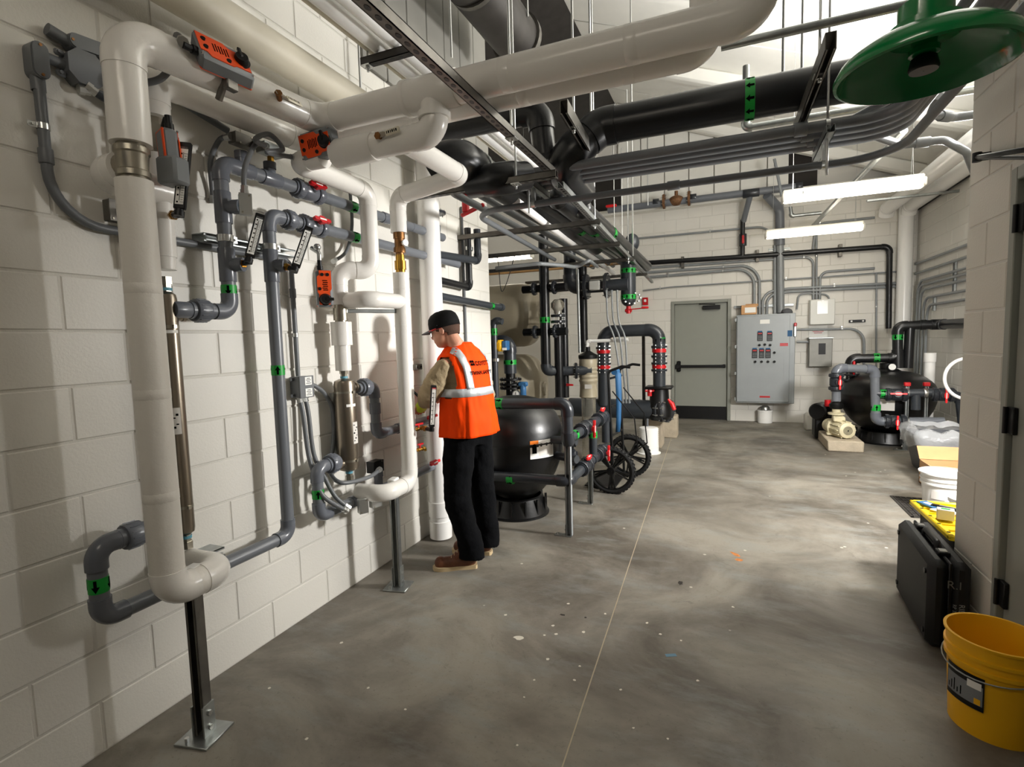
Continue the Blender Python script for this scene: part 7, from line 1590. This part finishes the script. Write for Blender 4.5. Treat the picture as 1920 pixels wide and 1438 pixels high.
# yellow tote lid lying across the case and tub, with odds on it
zl7 = .43; LD = T('tote_lid', 'bright yellow tote lid resting on top of the black case', 'lid', V((3.53, 2.75, .42)))
P0, P1, P2 = W(1712, 961, Z=zl7), W(1789, 1046, Z=zl7), W(1812, 967, Z=zl7); e1_ = (P1-P0); L1 = e1_.length; u1 = e1_.normalized(); u2 = V((-u1.y, u1.x, 0)); u2 = u2 if u2.x > 0 else -u2; L2 = .42; L1 = min(L1, .62); P0 = V((3.312, 3.08, zl7)); u1 = V((0, -1, 0)); u2 = V((1, 0, 0)); L1 = .66; cL_ = P0+u1*L1/2+u2*L2/2
Ml = axes(u1, u2, (0, 0, 1))
TT = T('storage_tote', 'dark storage tote under the yellow lid behind the case', 'tote', (3.54, 2.76, 0)); g = G(); g.box((3.54, 2.76, .206), (.36, .58, .412), None, .02); g.build('tub', 'black_soft', TT); g = G(); g.box((3.54, 2.76, .403), (.38, .6, .02), None, .006); g.build('rim', 'black_soft', TT)
g = G(); g.box(cL_, (L1, L2, .014), Ml, .005)
for (f, e, a_, b_) in ((0, -1, L1, .03), (0, 1, L1, .03)): g.box(cL_+u2*e*(L2/2-.015)+V((0, 0, .01)), (a_, b_, .03), Ml, .008)
for e in (-1, 1): g.box(cL_+u1*e*(L1/2-.015)+V((0, 0, .01)), (.03, L2, .03), Ml, .008)
for k in range(-2, 3): g.box(cL_+u1*k*.1+V((0, 0, .008)), (.014, L2-.08, .016), Ml, .003)
g.build('lid_panel', 'yellow_lid', LD)
for k in range(5): g = G(); q = cL_-u2*(L2/2-.015)+u1*(-L1*.42+L1*.21*k)+V((0, 0, .0255)); g.cyl(q, q+V((0, 0, .001)), .009, seg=12); g.build('lock_hole', 'black', LD)
for i, (f, e, sz, m, lab) in enumerate(((-.23, -.13, (.14, .07, .012), 'blue', 'blue wrapper lying on the yellow lid'), (-.12, -.09, (.12, .08, .008), 'paper', 'white paper sheet on the yellow lid'), (-.17, -.06, (.16, .035, .02), 'black', 'dark flat tool on the yellow lid'), (.02, -.13, (.08, .06, .06), 'panel_white', 'small white carton on the yellow lid'))):
    q = cL_+u1*f+u2*e+V((0, 0, .018+sz[2]/2)); K = T(('wrapper', 'paper_note', 'flat_tool', 'small_carton')[i], lab, ('wrapper', 'paper', 'tool', 'box')[i], q-V((0, 0, sz[2]/2))); g = G(); g.box(q, sz, rotz(.4+i*.3) @ Ml, .003); g.build('piece', m, K)
    g = G(); g.box(q+V((0, 0, sz[2]/2+.0006)), (sz[0]*.5, sz[1]*.4, .001), rotz(.4+i*.3) @ Ml); g.build('label', ('white', 'ink', 'act_grey', 'green_tape')[i], K)
# yellow bucket, front right
yc6 = W(1850, 1392, Z=0)+V((.06, .12, 0)); hy = W(1858, 1170, Y=yc6.y).z
YB = bucket('yellow plastic bucket with a picture label at lower right', yc6, .135, .152, .37, 'yellow')
va = math.atan2(CAM.y-yc6.y, CAM.x-yc6.x)
L0, L1a = az(1777, 1270, yc6, .147), az(1846, 1290, yc6, .147)
zl0, zl1 = .115, .245
lb_ = wrap_label(YB, yc6, .1475, L0, L1a, zl0, zl1, 'black', 'picture_label', 12)
wrap_label(lb_, yc6, .1482, L0+.03, L1a-.03, zl0+.02, zl1-.035, 'act_grey', 'picture', 10); wrap_label(lb_, yc6, .1488, L1a-.36, L1a-.06, zl1-.05, zl1-.022, 'paper', 'barcode_patch', 6); wrap_label(lb_, yc6, .1488, L1a-.2, L1a-.07, zl0+.022, zl0+.045, 'yellow', 'yellow_patch', 4)
for k in range(5): wrap_label(lb_, yc6, .149, L0+.1+.09*k, L0+.13+.09*k, zl0+.03, zl0+.05+.014*(k % 3), 'ink', 'print', 2)
